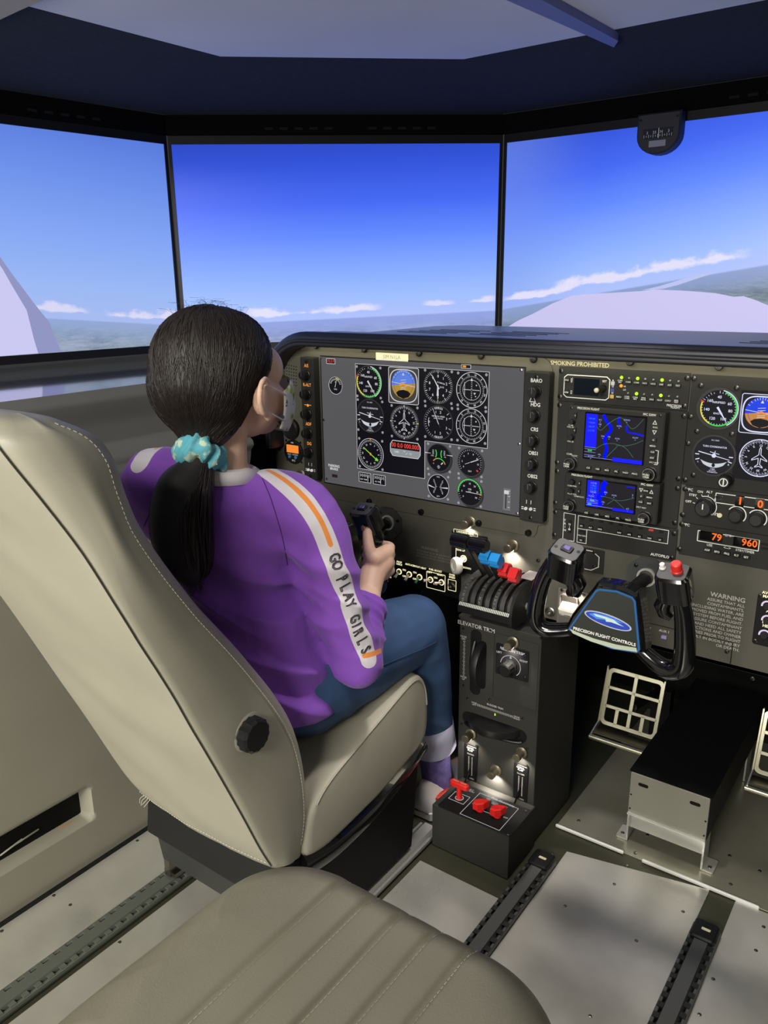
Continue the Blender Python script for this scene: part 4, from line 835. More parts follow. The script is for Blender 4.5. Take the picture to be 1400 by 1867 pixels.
x, y = f(500, 270); b = MB(); knob(b, 0, 0, 0, .0075, .03, 16); ko = b.build('lever_knob', BLK2, t, 35, (x, y, .003)); b = MB(); b.lathe([(.0042, .03), (.0045, .034), (.002, .036)], 12); b.build('lever_tip', mat('ivory', (200, 190, 160), .5), ko)
for (bx, by, s) in ((135, 183, 'ENG'), (130, 308, 'ARM')): button(t, *f(bx, by), .003, .010, .007, s)
b = MB(); b.text('VOL', (*f(182, 185), .0034), .005, rot=pi / 2); b.text('ICS', (*f(177, 308), .0034), .005, rot=pi / 2); b.text('SET', (*f(516, 198), .0034), .0055); b.text('HI', (*f(722, 250), .0034), .004); b.text('LO', (*f(720, 284), .0034), .004); b.text('A', (*f(603, 188), .0034), .005); b.text('O', (*f(600, 250), .0034), .005); b.text('M', (*f(596, 318), .0034), .005); b.build('lettering', PRINT, t, 0)
for (bx, by, c) in ((602, 218, (170, 170, 170)), (598, 288, (40, 50, 130)), (593, 352, (190, 150, 60))): b = MB(); b.slab(rr(.007, .007, .001, 2, *f(bx, by)), .003, .0045); b.build('marker_lamp', mat('marker_%d' % c[0], c, .4), t, 0)
ON = em('lamp_green', (176, 236, 40), 1.6); OFF = mat('lamp_off', (120, 140, 130), .3)
for lx_, ly_, on in ((690, 158, 1), (768, 165, 0), (855, 168, 1), (933, 174, 0), (1016, 180, 0), (1104, 184, 1), (1187, 190, 0), (1273, 196, 0), (757, 318, 0), (843, 323, 1), (921, 329, 0), (1005, 335, 0), (1091, 341, 1), (1175, 348, 0), (1261, 354, 0), (686, 243, 2)):
    x, y = f(lx_, ly_); b = MB(); b.ell((x, y, .0035), (.0032 if on else .002, .0032 if on else .002, .003), 10, 6); b.build('lamp', (OFF, ON, em('lamp_amber', (250, 150, 40), 1.5))[on], t)
for i, s in enumerate(('COM1\nMIC', 'COM1', 'COM2', 'NAV1', 'NAV2', 'DME', 'ADF', 'TEST')): button(t, *f(680 + i * 84, 197 + i * 6.2), .003, .0102, .0072, s, .0036)
for i, s in enumerate(('MENU', 'COM1\nCOM2', 'COM2\nMIC', 'SPKR\nMUTE', 'SPKR', 'PILOT', 'COPLT', 'MKR\nTEST')): button(t, *f(667 + i * 83.5, 355 + i * 6.6), .003, .0102, .0072, s, .0036)
b = MB(); b.text('PRECISION', (*f(1225, 447), .0034), .006, sx=.9); b.text('FLIGHT', (*f(1240, 467), .0034), .005); b.build('maker_lettering', PRINT, t, 0)
screws(t, (a1(75, 88), a1(62, 350), a1(1358, 165), a1(1332, 450)), smm, .003, 1.2)
# plate behind the two navigators
t = onpanel('radio_mounting_plate', 'black mounting plate behind the two map receivers', 'plate', *a1(700, 700))
R0 = rect(t, [a1(38, 396), a1(1365, 510), a2(1312, 697), a2(48, 488)], .003); b = MB(); rslab(b, R0, 0, .003, .0006); b.build('face', RADIO, t, 0)
screws(t, (a1(58, 440), a1(1325, 552), a1(32, 1022), a2(88, 104), a2(1325, 183), a2(1318, 282), a2(70, 425), a2(1368, 550)), smm, .003, 1.2)
MAPK = em('map_black', (26, 24, 32)); MAPB = em('map_blue', (10, 20, 250)); MAPG = em('map_green', (62, 104, 82)); MAPW = em('map_white', (150, 160, 230)); MAPC = em('map_green_bright', (70, 220, 110)); MAPL = em('map_cyan', (40, 120, 255))
def mapscreen(t, R_, z, big):
    W, H = R_[2] - R_[0], R_[3] - R_[1]; g = lambda u, v: (R_[0] + u * W, R_[1] + v * H)
    b = MB(); rslab(b, R_, z - .0005, z); o = b.build('map_screen', MAPK, t, 0)
    sb = .20 if big else .25
    def band(pts, wd, m, nm, zz):
        b = MB(); pts = catmull([(*g(*p), zz) for p in pts], 5)
        for p, q_ in zip(pts, pts[1:]):
            d = (q_ - p).normalized(); n = Vector((-d.y, d.x, 0)) * wd / 2; b.add([p + n - d * wd * .2, p - n - d * wd * .2, q_ - n + d * wd * .2, q_ + n + d * wd * .2], [(0, 1, 2, 3)])
        b.build(nm, m, o, 0)
    b = MB(); c = g(0, .24 if big else .0); e = g(sb, 1); b.slab(box2(c, e), z, z + .0002); b.build('map_sidebar', MAPB, o, 0)
    if big:
        band([(.30, .99), (.36, .86), (.44, .74), (.43, .64), (.36, .52), (.35, .40), (.39, .26), (.37, .12), (.36, .02)], .0062, MAPB, 'map_river', z + .0003)
        band([(.57, .98), (.56, .88), (.60, .80)], .004, MAPB, 'map_lake', z + .0003); band([(.70, .80), (.71, .70), (.76, .66), (.86, .65), (.99, .62)], .003, MAPB, 'map_lake', z + .0003)
    else:
        band([(.38, 1.0), (.33, .80), (.36, .60), (.28, .45), (.27, .25), (.31, .10)], .010, MAPB, 'map_river', z + .0003)
        band([(.82, .93), (.90, .95), (.99, .92)], .002, MAPB, 'map_lake', z + .0003)
    for pts in (([(.20, .72), (.27, .65), (.40, .82), (.60, .97), (.80, .75), (.97, .98)], [(.20, .22), (.33, .34), (.50, .38), (.70, .32), (.85, .12)], [(.55, .35), (.70, .36), (.85, .42), (.99, .52)], [(.40, .06), (.57, .33)]) if big else ([(.30, .45), (.45, .44), (.60, .38), (.80, .12)], [(.58, .38), (.75, .40), (.99, .56)], [(.45, .18), (.58, .38)])): band(pts, .0010, MAPG, 'map_airway', z + .0004)
    b = MB()
    for (u, v, s) in (((.25, .88, 'KC'), (.25, .78, 'KB'), (.70, .93, 'KRNO'), (.58, .78, 'KCFL'), (.31, .52, 'E36'), (.42, .52, 'I40'), (.56, .50, 'AUN'), (.86, .56, 'KLHV'), (.27, .10, '10L'), (.12, .03, 'VLOC')) if big else ((.40, .62, 'E36'), (.58, .55, 'AUN'), (.96, .66, 'E'), (.36, .24, '10L'), (.13, .90, '117.70'), (.13, .56, '120.50'), (.10, .40, 'VLOC'), (.88, .12, 'KT'))):
        x, y = g(u, v); b.text(s, (x, y, z + .0006), .0042 if big else .0045); pol(b, [(x - .0012, y - .0045), (x + .0012, y - .0045), (x, y - .003)], z + .0006)
    for yy in ((.06, .13, .20, .24) if big else (.14, .20, .27)): x, y = g(sb / 2, yy); b.box((x, y, z + .0005), (sb * W, .0006, .0001))
    x, y = g(.5, .015 if big else .05); b.box((x, y, z + .0005), (W, .0006, .0001)); b.build('map_lettering', MAPW, o, 0)
    b = MB(); x, y = g(sb / 2, .165 if big else .23); b.text('ENR', (x, y, z + .0006), .0045, bold=.03)
    if not big: x, y = g(.07, .08); b.text('GPS', (x, y, z + .0006), .0045, bold=.03)
    b.build('map_status', MAPC, o, 0)
    b = MB(); b.slab(box2(g(.50 if big else .56, -.02), g(1, .07 if big else .085)), z + .0004, z + .0006); b.build('map_footer', MAPB, o, 0)
    b = MB()
    for k in range(4 if big else 3): x, y = g(sb / 2, .62 + .09 * k); b.text(('117.70', '136.97', '118.00', '109.40')[k], (x, y, z + .0006), .0048)
    b.build('map_frequencies', MAPL, o, 0)
def navigator(label, q, scr_, hh, big, org):
    t = onpanel('map_receiver', label, 'radio', sum(p[0] for p in q) / 4, sum(p[1] for p in q) / 4, 0.003)
    R_ = rect(t, q, hh); b = MB(); rslab(b, R_, 0, hh, .0025, .003); b.build('case', RADIO, t, 35)
    S = rect(t, scr_, hh); S2 = (S[0] - .003, S[1] - .003, S[2] + .003, S[3] + .003); b = MB(); rslab(b, S2, hh - .001, hh + .0008); b.build('screen_surround', GLOSS, t, 0)
    mapscreen(t, S, hh + .0016, big); return t, R_, S, hh
t, R_, S, hh = navigator('large map receiver with blue moving map in the radio stack', [(1035.9, 738.6), (1213.6, 753.8), (1202, 878.4), (1030.5, 859)], [a1(333, 522), a1(930, 575), a1(905, 1050), a1(312, 960)], .026, True, a1)
f = lambda x, y: lp(t, *a1(x, y), hh)
b = MB(); b.text('PRECISION FLIGHT', (*f(350, 478), hh + .0003), .0058, bold=.03, sx=.9); b.text('PFC 530W', (*f(975, 540), hh + .0003), .0058, bold=.03, sx=.9); b.text('COM\nVOL SQ', (*f(170, 655), hh + .0003), .0042); b.text('VOL ID', (*f(168, 812), hh + .0003), .0042); b.text('COM', (*f(155, 940), hh + .0003), .0048); b.text('VLOC', (*f(208, 958), hh + .0003), .0048); b.build('lettering', LIT, t, 0)
for x_, y_ in ((193, 608), (186, 765)): b = MB(); knob(b, *f(x_, y_), hh, .0062, .011, 16); b.build('volume_knob', BLK2, t, 35)
for x_, y_ in ((223, 545), (215, 697)): button(t, *f(x_, y_), hh, .0052, .0115, 'C', .004)
dualknob(t, *f(180, 1030), hh, .0135); dualknob(t, *lp(t, *a2(1040, 130), hh), hh, .0135)
for i, (x_, y_, s) in enumerate(((1030, 617, '^'), (1033, 669, 'RNG'), (1025, 720, 'v'), (1020, 795, 'D'), (1013, 856, 'MENU'), (1010, 917, 'CLR'), (1005, 977, 'ENT'))):
    x, y = f(x_, y_)
    if s in '^v':
        k = 1 if s == '^' else -1; b = MB(); b.outline([(x - .0042, y - .0038 * k), (x + .0042, y - .0038 * k), (x, y + .0042 * k)][::k], .0011, hh, hh + .0006); b.build('range_arrow', LIT, t, 0)
    elif s == 'RNG': b = MB(); b.text(s, (x, y, hh + .0003), .0042); b.build('range_lettering', LIT, t, 0)
    else: button(t, x, y, hh, .0105, .0065, s, .0040)
b = MB(); b.text('DFLT MAP', (*f(1020, 1028), hh + .0003), .0038); x, y = f(1060, 978); b.box((x, y, hh + .0003), (.0012, .026, .0004)); b.box((x - .003, y + .013, hh + .0003), (.006, .0012, .0004)); b.box((x - .003, y - .013, hh + .0003), (.006, .0012, .0004)); b.build('key_bracket', LIT, t, 0)
for i, s in enumerate(('CDI', 'OBS', 'MSG', 'FPL', 'VNAV', 'PROC')): button(t, *lp(t, *a2(410 + i * 95, 70 + i * 12.5), hh), hh, .0105, .0070, s, .0042)
screws(t, (a1(180, 468), a1(1085, 548)), smm, hh, .6)
t, R_, S, hh = navigator('smaller map receiver directly below the large one', [(1029.5, 861), (1203.0, 884.5), (1196, 959), (1026, 930)], [a2(400, 190), a2(888, 262), a2(870, 535), a2(392, 455)], .026, False, a2)
f = lambda x, y: lp(t, *a2(x, y), hh)
b = MB(); b.text('PRECISION FLIGHT', (*f(340, 155), hh + .0003), .0056, bold=.03, sx=.9); b.text('PFC 430W', (*f(1005, 248), hh + .0003), .0056, bold=.03, sx=.9); b.text('COM PWR', (*f(240, 258), hh + .0003), .004); b.text('VLOC VOL', (*f(240, 340), hh + .0003), .004); b.text('COM/VLOC', (*f(312, 368), hh + .0003), .004); b.text('DFLT NAV', (*f(945, 478), hh + .0003), .004); b.build('lettering', LIT, t, 0)
for x_, y_ in ((248, 212), (240, 300)): b = MB(); knob(b, *f(x_, y_), hh, .0062, .010, 16); b.build('volume_knob', BLK2, t, 35)
for x_, y_ in ((320, 228), (314, 310)): button(t, *f(x_, y_), hh, .0052, .0105, 'V', .004)
dualknob(t, *f(230, 450), hh, .0130); dualknob(t, *f(990, 580), hh, .0130)
for x_, y_, s in ((950, 360, 'D'), (1035, 373, 'MENU'), (943, 418, 'CLR'), (1032, 433, 'ENT'), (998, 305, 'RNG')): button(t, *f(x_, y_), hh, .0105, .0062, s, .0040)
for x_, k in ((945, -1), (1050, 1)): x, y = f(x_, 300 + (x_ - 945) * .17); b = MB(); b.outline([(x - .0038, y - .0034 * k), (x + .0038, y - .0034 * k), (x, y + .0038 * k)][::k], .001, hh, hh + .0006); b.build('range_arrow', LIT, t, 0)
for i, s in enumerate(('CDI', 'OBS', 'MSG', 'FPL', 'PROC')): button(t, *f(390 + i * 107, 528 + i * 18.5), hh, .0105, .0068, s, .0042)
# autopilot
t = onpanel('autopilot_panel', 'black autopilot panel with white outlines at the foot of the radio stack', 'radio', *a2(680, 780))
R0 = rect(t, [a2(48, 494), a2(1312, 702), a2(1297, 1037), a2(36, 800)], .003); b = MB(); rslab(b, R0, 0, .003, .0006); b.build('face', RADIO, t, 0)
f = lambda x, y: lp(t, *a2(x, y), .003); O1 = rect(t, [a2(155, 528), a2(278, 548), a2(262, 828), a2(143, 802)], .003)
b = MB(); b.outline(rr(O1[2] - O1[0], O1[3] - O1[1], 0, 1, (O1[0] + O1[2]) / 2, (O1[1] + O1[3]) / 2), .0011, .003, .0033); b.build('trim_outline', PRINT, t, 0)
xl, yt = f(303, 556); xr, yr = f(1230, 715); _, ym = f(300, 690); xm, yb = f(385, 850)
oc = [(xl, yb), (xm, yb), (xm, ym), (xr, ym), (xr, yt), (xl, yt)]; b = MB(); b.frame(oc, inset(oc, .0011), .003, .0033); b.box(((xl + xm) / 2, ym, .0032), (xm - xl, .0011, .0003)); b.build('mode_outline', PRINT, t, 0)
b = MB()
for i, s in enumerate('TRIM'): b.text(s, (*f(168, 608 + i * 34), .0034), .0062)
b.text('AUTOPILOT', (*f(1148, 972), .0034), .0072, bold=.03); b.text('PULL TURN', (*f(340, 765), .0034), .0032, bold=.02); b.build('lettering', PRINT, t, 0)
button(t, *f(220, 672), .003, .0062, .026, 'N\n|\nM', .006); button(t, *f(342, 728), .003, .012, .006); button(t, *f(335, 808), .003, .010, .007, 'YD', .004)
for (x_, y_, s) in ((340, 662, 'HD'), (432, 680, 'ALT'), (530, 696, 'HDG'), (727, 732, 'NAV'), (828, 750, 'APR'), (932, 772, 'BC'), (1035, 790, 'TEST'), (1140, 805, 'AP')): button(t, *f(x_, y_), .003, .0098, .0072, s, .0038)
for i, (x_, y_) in enumerate(((345, 580), (438, 598), (540, 615), (638, 633), (738, 648), (840, 665), (940, 684), (1047, 702), (1150, 720))): b = MB(); b.slab(rr(.009, .0042, .0005, 1, *f(x_, y_ + 6)), .003, .0036); b.build('mode_lamp', em('lamp_red', (200, 60, 50), .9) if i == 7 else BLK, t, 0)
screws(t, (a2(70, 523), a2(60, 752), a2(1283, 742), a2(1288, 632), a2(1258, 990)), smm, .003, 1.2)

# ------------------------------------------------------------------ copilot side
def a3(x, y): return 980 + x / 3.3333, 640 + y / 3.3333
t = onpanel('copilot_gauge_panel', 'black gauge panel at the right with airspeed and turn dials', 'gauge panel', *a3(1150, 480))
p0, p1 = lp(t, *a3(932, 140), .003), lp(t, *a3(880, 810), .003); R0 = ((p0[0] + p1[0]) / 2, p1[1], (p0[0] + p1[0]) / 2 + .40, p0[1]); b = MB(); rslab(b, R0, 0, .003, .0006); b.build('face', RADIO, t, 0)
f = lambda x, y: lp(t, *a3(x, y), .003)
x, y = f(1100, 350); r = (f(1100, 232)[1] - f(1100, 466)[1]) / 2; b = MB(); b.frame(circ(r * 1.10, 40, x, y), circ(r, 40, x, y), .003, .005); b.build('dial_collar', BLK2, t, 0); g_asi(t, x, y, r, .0036, EWB)
x, y = f(1072, 635); r = (f(1070, 518)[1] - f(1070, 750)[1]) / 2; b = MB(); b.frame(circ(r * 1.10, 40, x, y), circ(r, 40, x, y), .003, .005); b.build('dial_collar', BLK2, t, 0); g_turn(t, x, y, r, .0036, EWB, True)
xa, ya = f(1225, 235); xb, yb = f(1195, 770); xl = (xa + xb) / 2; b = MB(); b.slab(box2((xl, yb), (xl + .20, ya)), .003, .0045); b.build('lower_display', EK, t, 0)
xa, ya = f(1252, 245); _, yb = f(1252, 490); h_ = ya - yb; g_att(t, xa + h_ * .47, (ya + yb) / 2 - .002, h_ * .98, h_, .0052, EBL2, EBR2, EWB, em('lit_dark_plate', (24, 24, 34)))
x, y = f(1350, 650); r = (f(1350, 537)[1] - f(1350, 768)[1]) / 2; g_dg(t, x, y, r, .0050, EWB, EWB, 4)
x, y = f(1150, 782); b = MB(); knob(b, x, y, .003, .013, .024, 20); ko = b.build('setting_knob', BLK2, t, 35); b = MB(); b.frame(circ(.0075, 16, x, y), circ(.006, 16, x, y), .027, .0274); b.box((x, y, .0272), (.002, .011, .0003)); b.build('knob_mark', PRINT, ko, 0)
screws(t, (a3(950, 167), a3(992, 210), a3(1210, 225), a3(930, 400), a3(968, 488), a3(1181, 506), a3(915, 562), a3(946, 753), a3(897, 782)), smm, .003, 1.2)
t = onpanel('transponder', 'transponder with amber digits 1 0 below the right gauges', 'radio', *a3(1180, 930))
p0, p1 = lp(t, *a3(893, 815), .003), lp(t, *a3(880, 1040), .003); R0 = ((p0[0] + p1[0]) / 2, p1[1], (p0[0] + p1[0]) / 2 + .40, p0[1]); b = MB(); rslab(b, R0, 0, .003, .0006); b.build('face', RADIO, t, 0)
f = lambda x, y: lp(t, *a3(x, y), .003)
xa, ya = f(1083, 860); _, yb = f(1078, 922); b = MB(); b.outline(rr(.30, ya - yb, .001, 2, xa + .15, (ya + yb) / 2), .0014, .003, .0034); b.build('window_outline', PRINT, t, 0)
AMB = em('amber_digit', (250, 110, 40), 1.2)
for x_, y_, s in ((1103, 892, ''), (1228, 912, '1'), (1350, 932, '0')):
    x, y = f(x_, y_); b = MB(); b.slab(rr(.015 if s else .011, .020 if s else .007, .001, 2, x, y), .003, .0034); o = b.build('digit_window', GLOSS, t, 0)
    if s: b = MB(); b.text(s, (x + .001, y, .0037), .019, bold=.03); b.build('digit', AMB, o, 0)
x, y = f(1020, 945); b = MB(); knob(b, x, y, .003, .0175, .020, 24); ko = b.build('mode_knob', BLK2, t, 35); b = MB(); b.box((x, y + .004, .0232), (.002, .010, .0004)); b.build('knob_line', PRINT, ko, 0)
b = MB(); arcband(b, .0185, .0198, -20, 120, 0, .0034, (x, y))
for s, a in (('OFF', -80), ('STBY', -50), ('ON', -22), ('ALT', 8), ('TEST', 42)): tick(b, .019, .023, a, .0011, .0034, (x, y)); q = radians(90 - a); b.text(s, (x + .031 * cos(q), y + .028 * sin(q), .0034), .0062)
b.text('IDENT', (*f(1063, 990), .0034), .0070); b.text('PFC', (*f(925, 843), .0034), .0070); b.build('lettering', PRINT, t, 0)
b = MB(); b.cyl((*f(1107, 998), .003), .004, .003, 12); b.build('ident_button', em('button_cream', (232, 214, 170), .9), t)
for x_, y_ in ((1210, 995), (1335, 1018)):
    x, y = f(x_, y_); b = MB(); knob(b, x, y, .003, .0135, .016, 20); ko = b.build('code_knob', BLK2, t, 35); b = MB(); arcband(b, .0145, .0163, -60, 130, 0, .0034, (x, y)); b.build('knob_arc', PRINT, t, 0)
screws(t, (a3(897, 838), a3(882, 994)), smm, .003, 1.2)
t = onpanel('beacon_receiver', 'beacon receiver with amber digits 79 and 960', 'radio', *a3(1180, 1150))
p0, p1 = lp(t, *a3(880, 1042), .003), lp(t, *a3(850, 1232), .003); R0 = ((p0[0] + p1[0]) / 2, p1[1], (p0[0] + p1[0]) / 2 + .40, p0[1]); b = MB(); rslab(b, R0, 0, .003, .0006); b.build('face', RADIO, t, 0)
f = lambda x, y: lp(t, *a3(x, y), .003); O1 = rect(t, [a3(975, 1087), a3(1352, 1150), a3(1342, 1220), a3(967, 1152)], .003)
b = MB(); b.outline(rr(O1[2] - O1[0], O1[3] - O1[1], .001, 2, (O1[0] + O1[2]) / 2, (O1[1] + O1[3]) / 2), .0014, .003, .0034); b.build('window_outline', PRINT, t, 0)
for x_, y_, s, w_ in ((1055, 1128, '79', .040), (1265, 1165, '960', .042)):
    x, y = f(x_, y_); b = MB(); b.slab(rr(w_, .017, .001, 2, x, y), .003, .0034); o = b.build('digit_window', GLOSS, t, 0); b = MB(); b.text(s, (x + w_ * .46, y, .0037), .0185, 'RIGHT', bold=.02, sx=.95); b.build('digits', AMB, o, 0)
b = MB(); b.text('BFO', (*f(1160, 1122), .0034), .006); b.text('USE', (*f(1045, 1180), .0034), .006); b.text('STBY/TIMER', (*f(1260, 1217), .0034), .006); b.text('<-->', (*f(1152, 1197), .0034), .007); b.text('PFC', (*f(905, 1056), .0034), .0070); b.build('lettering', PRINT, t, 0)
for i, s in enumerate(('ADF', 'BFO', 'FRQ', 'FLT', 'SET')): button(t, *f(1033 + i * 59, 1207 + i * 11), .003, .0125, .0080, s, .0050)
for k in range(2): b = MB(); b.slab(rr(.014, .004, .001, 2, *f(1383, 1175 + k * 27)), .003, .0038); b.build('slot', BLK, t, 0)
screws(t, (a3(877, 1052), a3(862, 1203)), smm, .003, 1.2)

# ------------------------------------------------------------------ switch panels
GLOW = em('lit_switch_print', (250, 240, 190), 1.15)
def toggle(t, x, y, z, m, up=False, side=False, white=None):
    b = MB(); b.frame(circ(.0075, 18, x, y), circ(.0052, 18, x, y), z, z + .0012); b.build('switch_ring', GLOW, t, 0)
    b = MB(); b.lathe([(.0050, 0), (.0050, .003), (.003, .004)], 12, None, (x, y, z)); s_ = b.build('switch_nut', STEEL, t, 35)
    d = Vector((-.010, 0, .012)) if side else Vector((-.002, .012 if up else -.011, .013)); p = Vector((x, y, z + .003))
    b = MB(); b.tube([p, p + d * .3, p + d * .9, p + d, p + d * 1.02], [.0020, .0024, .0038, .0034, .001], 10); b.build('switch_bat', m, s_)
IV = mat('ivory_bat', (206, 200, 172), .4)
def b4(x, y): return 540 + x / 4.375, 850 + y / 4.375
t = onpanel('switch_panel', 'black lit switch panel with ivory toggles under the left display', 'switch panel', *b4(1000, 880), 0.002)
A, C_ = lp(t, *b4(1308, 880)), lp(t, *b4(1310, 1048)); h_ = A[1] - C_[1]; b = MB(); b.slab(rr(.56, h_ + .006, .002, 2, A[0] - .278, (A[1] + C_[1]) / 2), 0, .003, .0006); b.build('face', BLK, t, 0)
f = lambda x, y: lp(t, *b4(x, y), .003); _, yr = f(905, 862)
for x_, y_, m, sd_ in ((742, 820, IV, 0), (822, 840, IV, 0), (903, 862, IV, 0), (985, 884, mat('green_bat', (30, 110, 70), .4), 0), (1072, 905, mat('pinkish_bat', (222, 198, 186), .4), 1), (1160, 926, mat('pinkish_bat', (222, 198, 186), .4), 1)):
    toggle(t, *f(x_, y_), .003, m, side=bool(sd_))
b = MB()
for x_, y_, s in ((745, 748, 'NAV'), (822, 765, 'PROP'), (822, 783, 'DEICE'), (905, 787, 'ANTI-ICE'), (988, 808, 'PITOT HEAT'), (1110, 832, 'FUEL BOOST'), (1065, 846, 'LEFT'), (1150, 868, 'RIGHT'), (1243, 868, 'OVER'), (1243, 888, 'SPEED'), (862, 828, 'ON'), (946, 848, 'ON'), (862, 878, 'OFF'), (945, 900, 'OFF'), (1112, 890, 'ON'), (1110, 940, 'OFF'), (745, 868, 'OFF'), (745, 884, 'ON')): b.text(s, (*f(x_, y_), .0033), .0062, bold=.03)
O1 = rect(t, [b4(1040, 832), b4(1190, 872), b4(1188, 1005), b4(1038, 965)], .003); b.outline(rr(O1[2] - O1[0], O1[3] - O1[1], .002, 2, (O1[0] + O1[2]) / 2, (O1[1] + O1[3]) / 2), .0012, .003, .0034)
x, y = f(1243, 950); b.outline(rr(.022, .027, .001, 1, x, y), .0012, .003, .0034); b.build('lettering', GLOW, t, 0)
b = MB(); b.lathe([(.0085, 0), (.0085, .004), (.006, .005), (.0055, .002)], 18, None, (x, y, .003)); b.build('push_switch', STEEL, t)
screws(t, (b4(1288, 880), b4(1287, 1020)), smm, .003, .6)
def c8(x, y): return 820 + x / 7.778, 960 + y / 7.778
t = onpanel('gear_panel', 'black gear panel with white wheel-shaped handle left of the throttle', 'gear lever', *c8(200, 380), 0.002)
A, C_ = lp(t, *c8(35, 45)), lp(t, *c8(150, 700)); w_ = .090; b = MB(); b.slab(rr(w_, A[1] - C_[1] - .012, .002, 2, A[0] + w_ / 2, (A[1] + C_[1]) / 2 + .005), 0, .003, .0006); b.build('face', BLK, t, 0)
f = lambda x, y, w=.003: lp(t, *c8(x, y), w)
b = MB(); x, y = f(190, 85); b.text('LANDING GEAR', (x + .005, y, .0033), .0062, bold=.03); b.outline(rr(.062, .010, .002, 2, x + .006, y), .0010, .003, .0034); b.text('GEAR UP', (*f(150, 335), .0033), .006, bold=.03); b.text('DOWN', (*f(245, 590), .0033), .006, bold=.03); x, y = f(88, 370); b.box((x, y, .0033), (.0014, .022, .0003)); b.build('lettering', GLOW, t, 0)
x, y = f(195, 455); b = MB(); b.frame(circ(.0085, 18, x, y), circ(.0058, 18, x, y), .003, .0042); b.build('lever_ring', GLOW, t, 0)
xe, ye = f(95, 555, .035); b = MB(); b.tube([(x, y, .003), (xe + .006, ye + .006, .030)], [.0045, .0055], 10); b.build('lever_arm', WHITE, t)
b = MB(); Mw = Matrix.Translation((xe, ye, .035)) @ Matrix.Rotation(radians(-35), 4, 'Y') ; b.lathe([(.010, -.008), (.0175, -.0075), (.0195, -.003), (.0195, .003), (.0175, .0075), (.011, .008), (.010, .0055), (.002, .0055)], 28, Mw); b.build('wheel_handle', mat('ivory_white', (224, 220, 206), .45), t, 60)
t = onpanel('flap_panel', 'grey flap switch plate with white paddle behind the right yoke', 'flap switch', 1033, 1105, 0.001)
def y8(x, y): return 960 + x / 4.375, 980 + y / 4.375
FPM = mat('flap_plate_grey', (96, 92, 86), .5); A, C_ = lp(t, *y8(265, 405)), lp(t, *y8(470, 640)); b = MB(); b.slab(rr(.066, .085, .003, 2, A[0] + .030, A[1] - .040), 0, .002, .0006); b.build('face', FPM, t, 0)
f = lambda x, y, w=.002: lp(t, *y8(x, y), w); b = MB(); b.text('FLAPS', (*f(362, 437), .0023), .0085, bold=.03); b.text('UP', (*f(360, 462), .0023), .0075, bold=.03); b.build('lettering', PRINT, t, 0)
x, y = f(340, 520); b = MB(); b.outline(rr(.040, .048, .006, 3, x, y - .006), .0022, .002, .008); b.build('gate', mat('gate_grey', (120, 112, 108), .4), t)
xp, yp = f(318, 570, .03); b = MB(); b.slab(rr(.036, .016, .002, 2), -.012, .012, .003, Matrix.Translation((xp + .004, yp, .030)) @ Matrix.Rotation(radians(25), 4, 'X')); b.build('paddle', mat('paddle_white', (228, 224, 212), .45), t); b = MB(); b.rod((x, y - .010, .002), (xp + .004, yp, .026), .005); b.build('paddle_stem', STEEL, t)
screws(t, (y8(283, 418), y8(455, 455)), smm, .002, .9)
x, y = lp(ip, *y8(190, 590)); b = MB(); b.lathe([(.011, 0), (.011, .003), (.008, .004), (.006, .010), (.004, .010), (.0035, .004)], 16, None, (x, y, 0)); b.build('phone_jack', STEEL, ip)
t = onpanel('breaker_panel', 'black lit breaker panel cut by the right edge of the photo', 'switch panel', 1395, 1130, 0.001)
A, C_ = lp(t, 1330 + 540 / 10.37, 1060 + 210 / 10.37), lp(t, 1330 + 432 / 10.37, 1060 + 1160 / 10.37); b = MB(); b.slab(rr(.12, A[1] - C_[1], .005, 3, (A[0] + C_[0]) / 2 + .06, (A[1] + C_[1]) / 2), 0, .004, .001); b.build('face', BLK, t, 0)
f = lambda x, y: lp(t, 1330 + x / 10.37, 1060 + y / 10.37, .004)
for (x_, y_, s) in ((715, 470, 'AVIONIC\nMASTER'), (715, 740, 'LIGHT\nAUX'), (660, 1015, 'PITOT\nHEAT')):
    x, y = f(x_, y_); b = MB(); arcband(b, .0075, .0105, -100, 100, 0, .0044, (x, y)); b.build('breaker_arc', em('lit_violet_white', (226, 208, 232), 1.0), t, 0); b = MB(); b.cyl((x, y, .004), .0065, .006, 14, None, .001); b.build('breaker', BLK2, t); b = MB(); b.text(s, (x + .004, y + .021, .0044), .0075, bold=.03); b.build('breaker_lettering', GLOW, t, 0)
screws(t, ((1330 + 583 / 10.37, 1060 + 270 / 10.37), (1330 + 487 / 10.37, 1060 + 1120 / 10.37)), smm, .004, 1.0)
# ------------------------------------------------------------------ throttle quadrant
QX0, QX1, QC = -0.790, -0.668, Vector((-0.729, 1.40, 0.50))
t = thing('throttle_quadrant', 'curved black throttle quadrant with black, blue and red levers above the pedestal', 'throttle quadrant', QC)
qp = [(1.475, .532), (1.350, .532), (1.338, .536), (1.335, .547), (1.338, .567), (1.346, .580), (1.360, .590), (1.380, .597), (1.410, .600), (1.475, .600)]
sl_x = [-0.766, -0.749, -0.732, -0.715, -0.698, -0.681]; hwid = 0.0036
QM = mat('quadrant_grey', (58, 57, 55), .45, .3)
def pring(x, d=0.0): return [Vector((x, y + d * .9, z - d)) - QC for y, z in qp]
b = MB(); b.loft([pring(QX0 + .003, .006), pring(QX1 - .003, .006)]); b.build('core', BLK, t, 0)
ed = [QX0] + [v for s in sl_x for v in (s - hwid, s + hwid)] + [QX1]
for k in range(0, len(ed), 2): b = MB(); b.loft([pring(ed[k]), pring(ed[k + 1])]); b.build('cover_band', QM, t, 35)
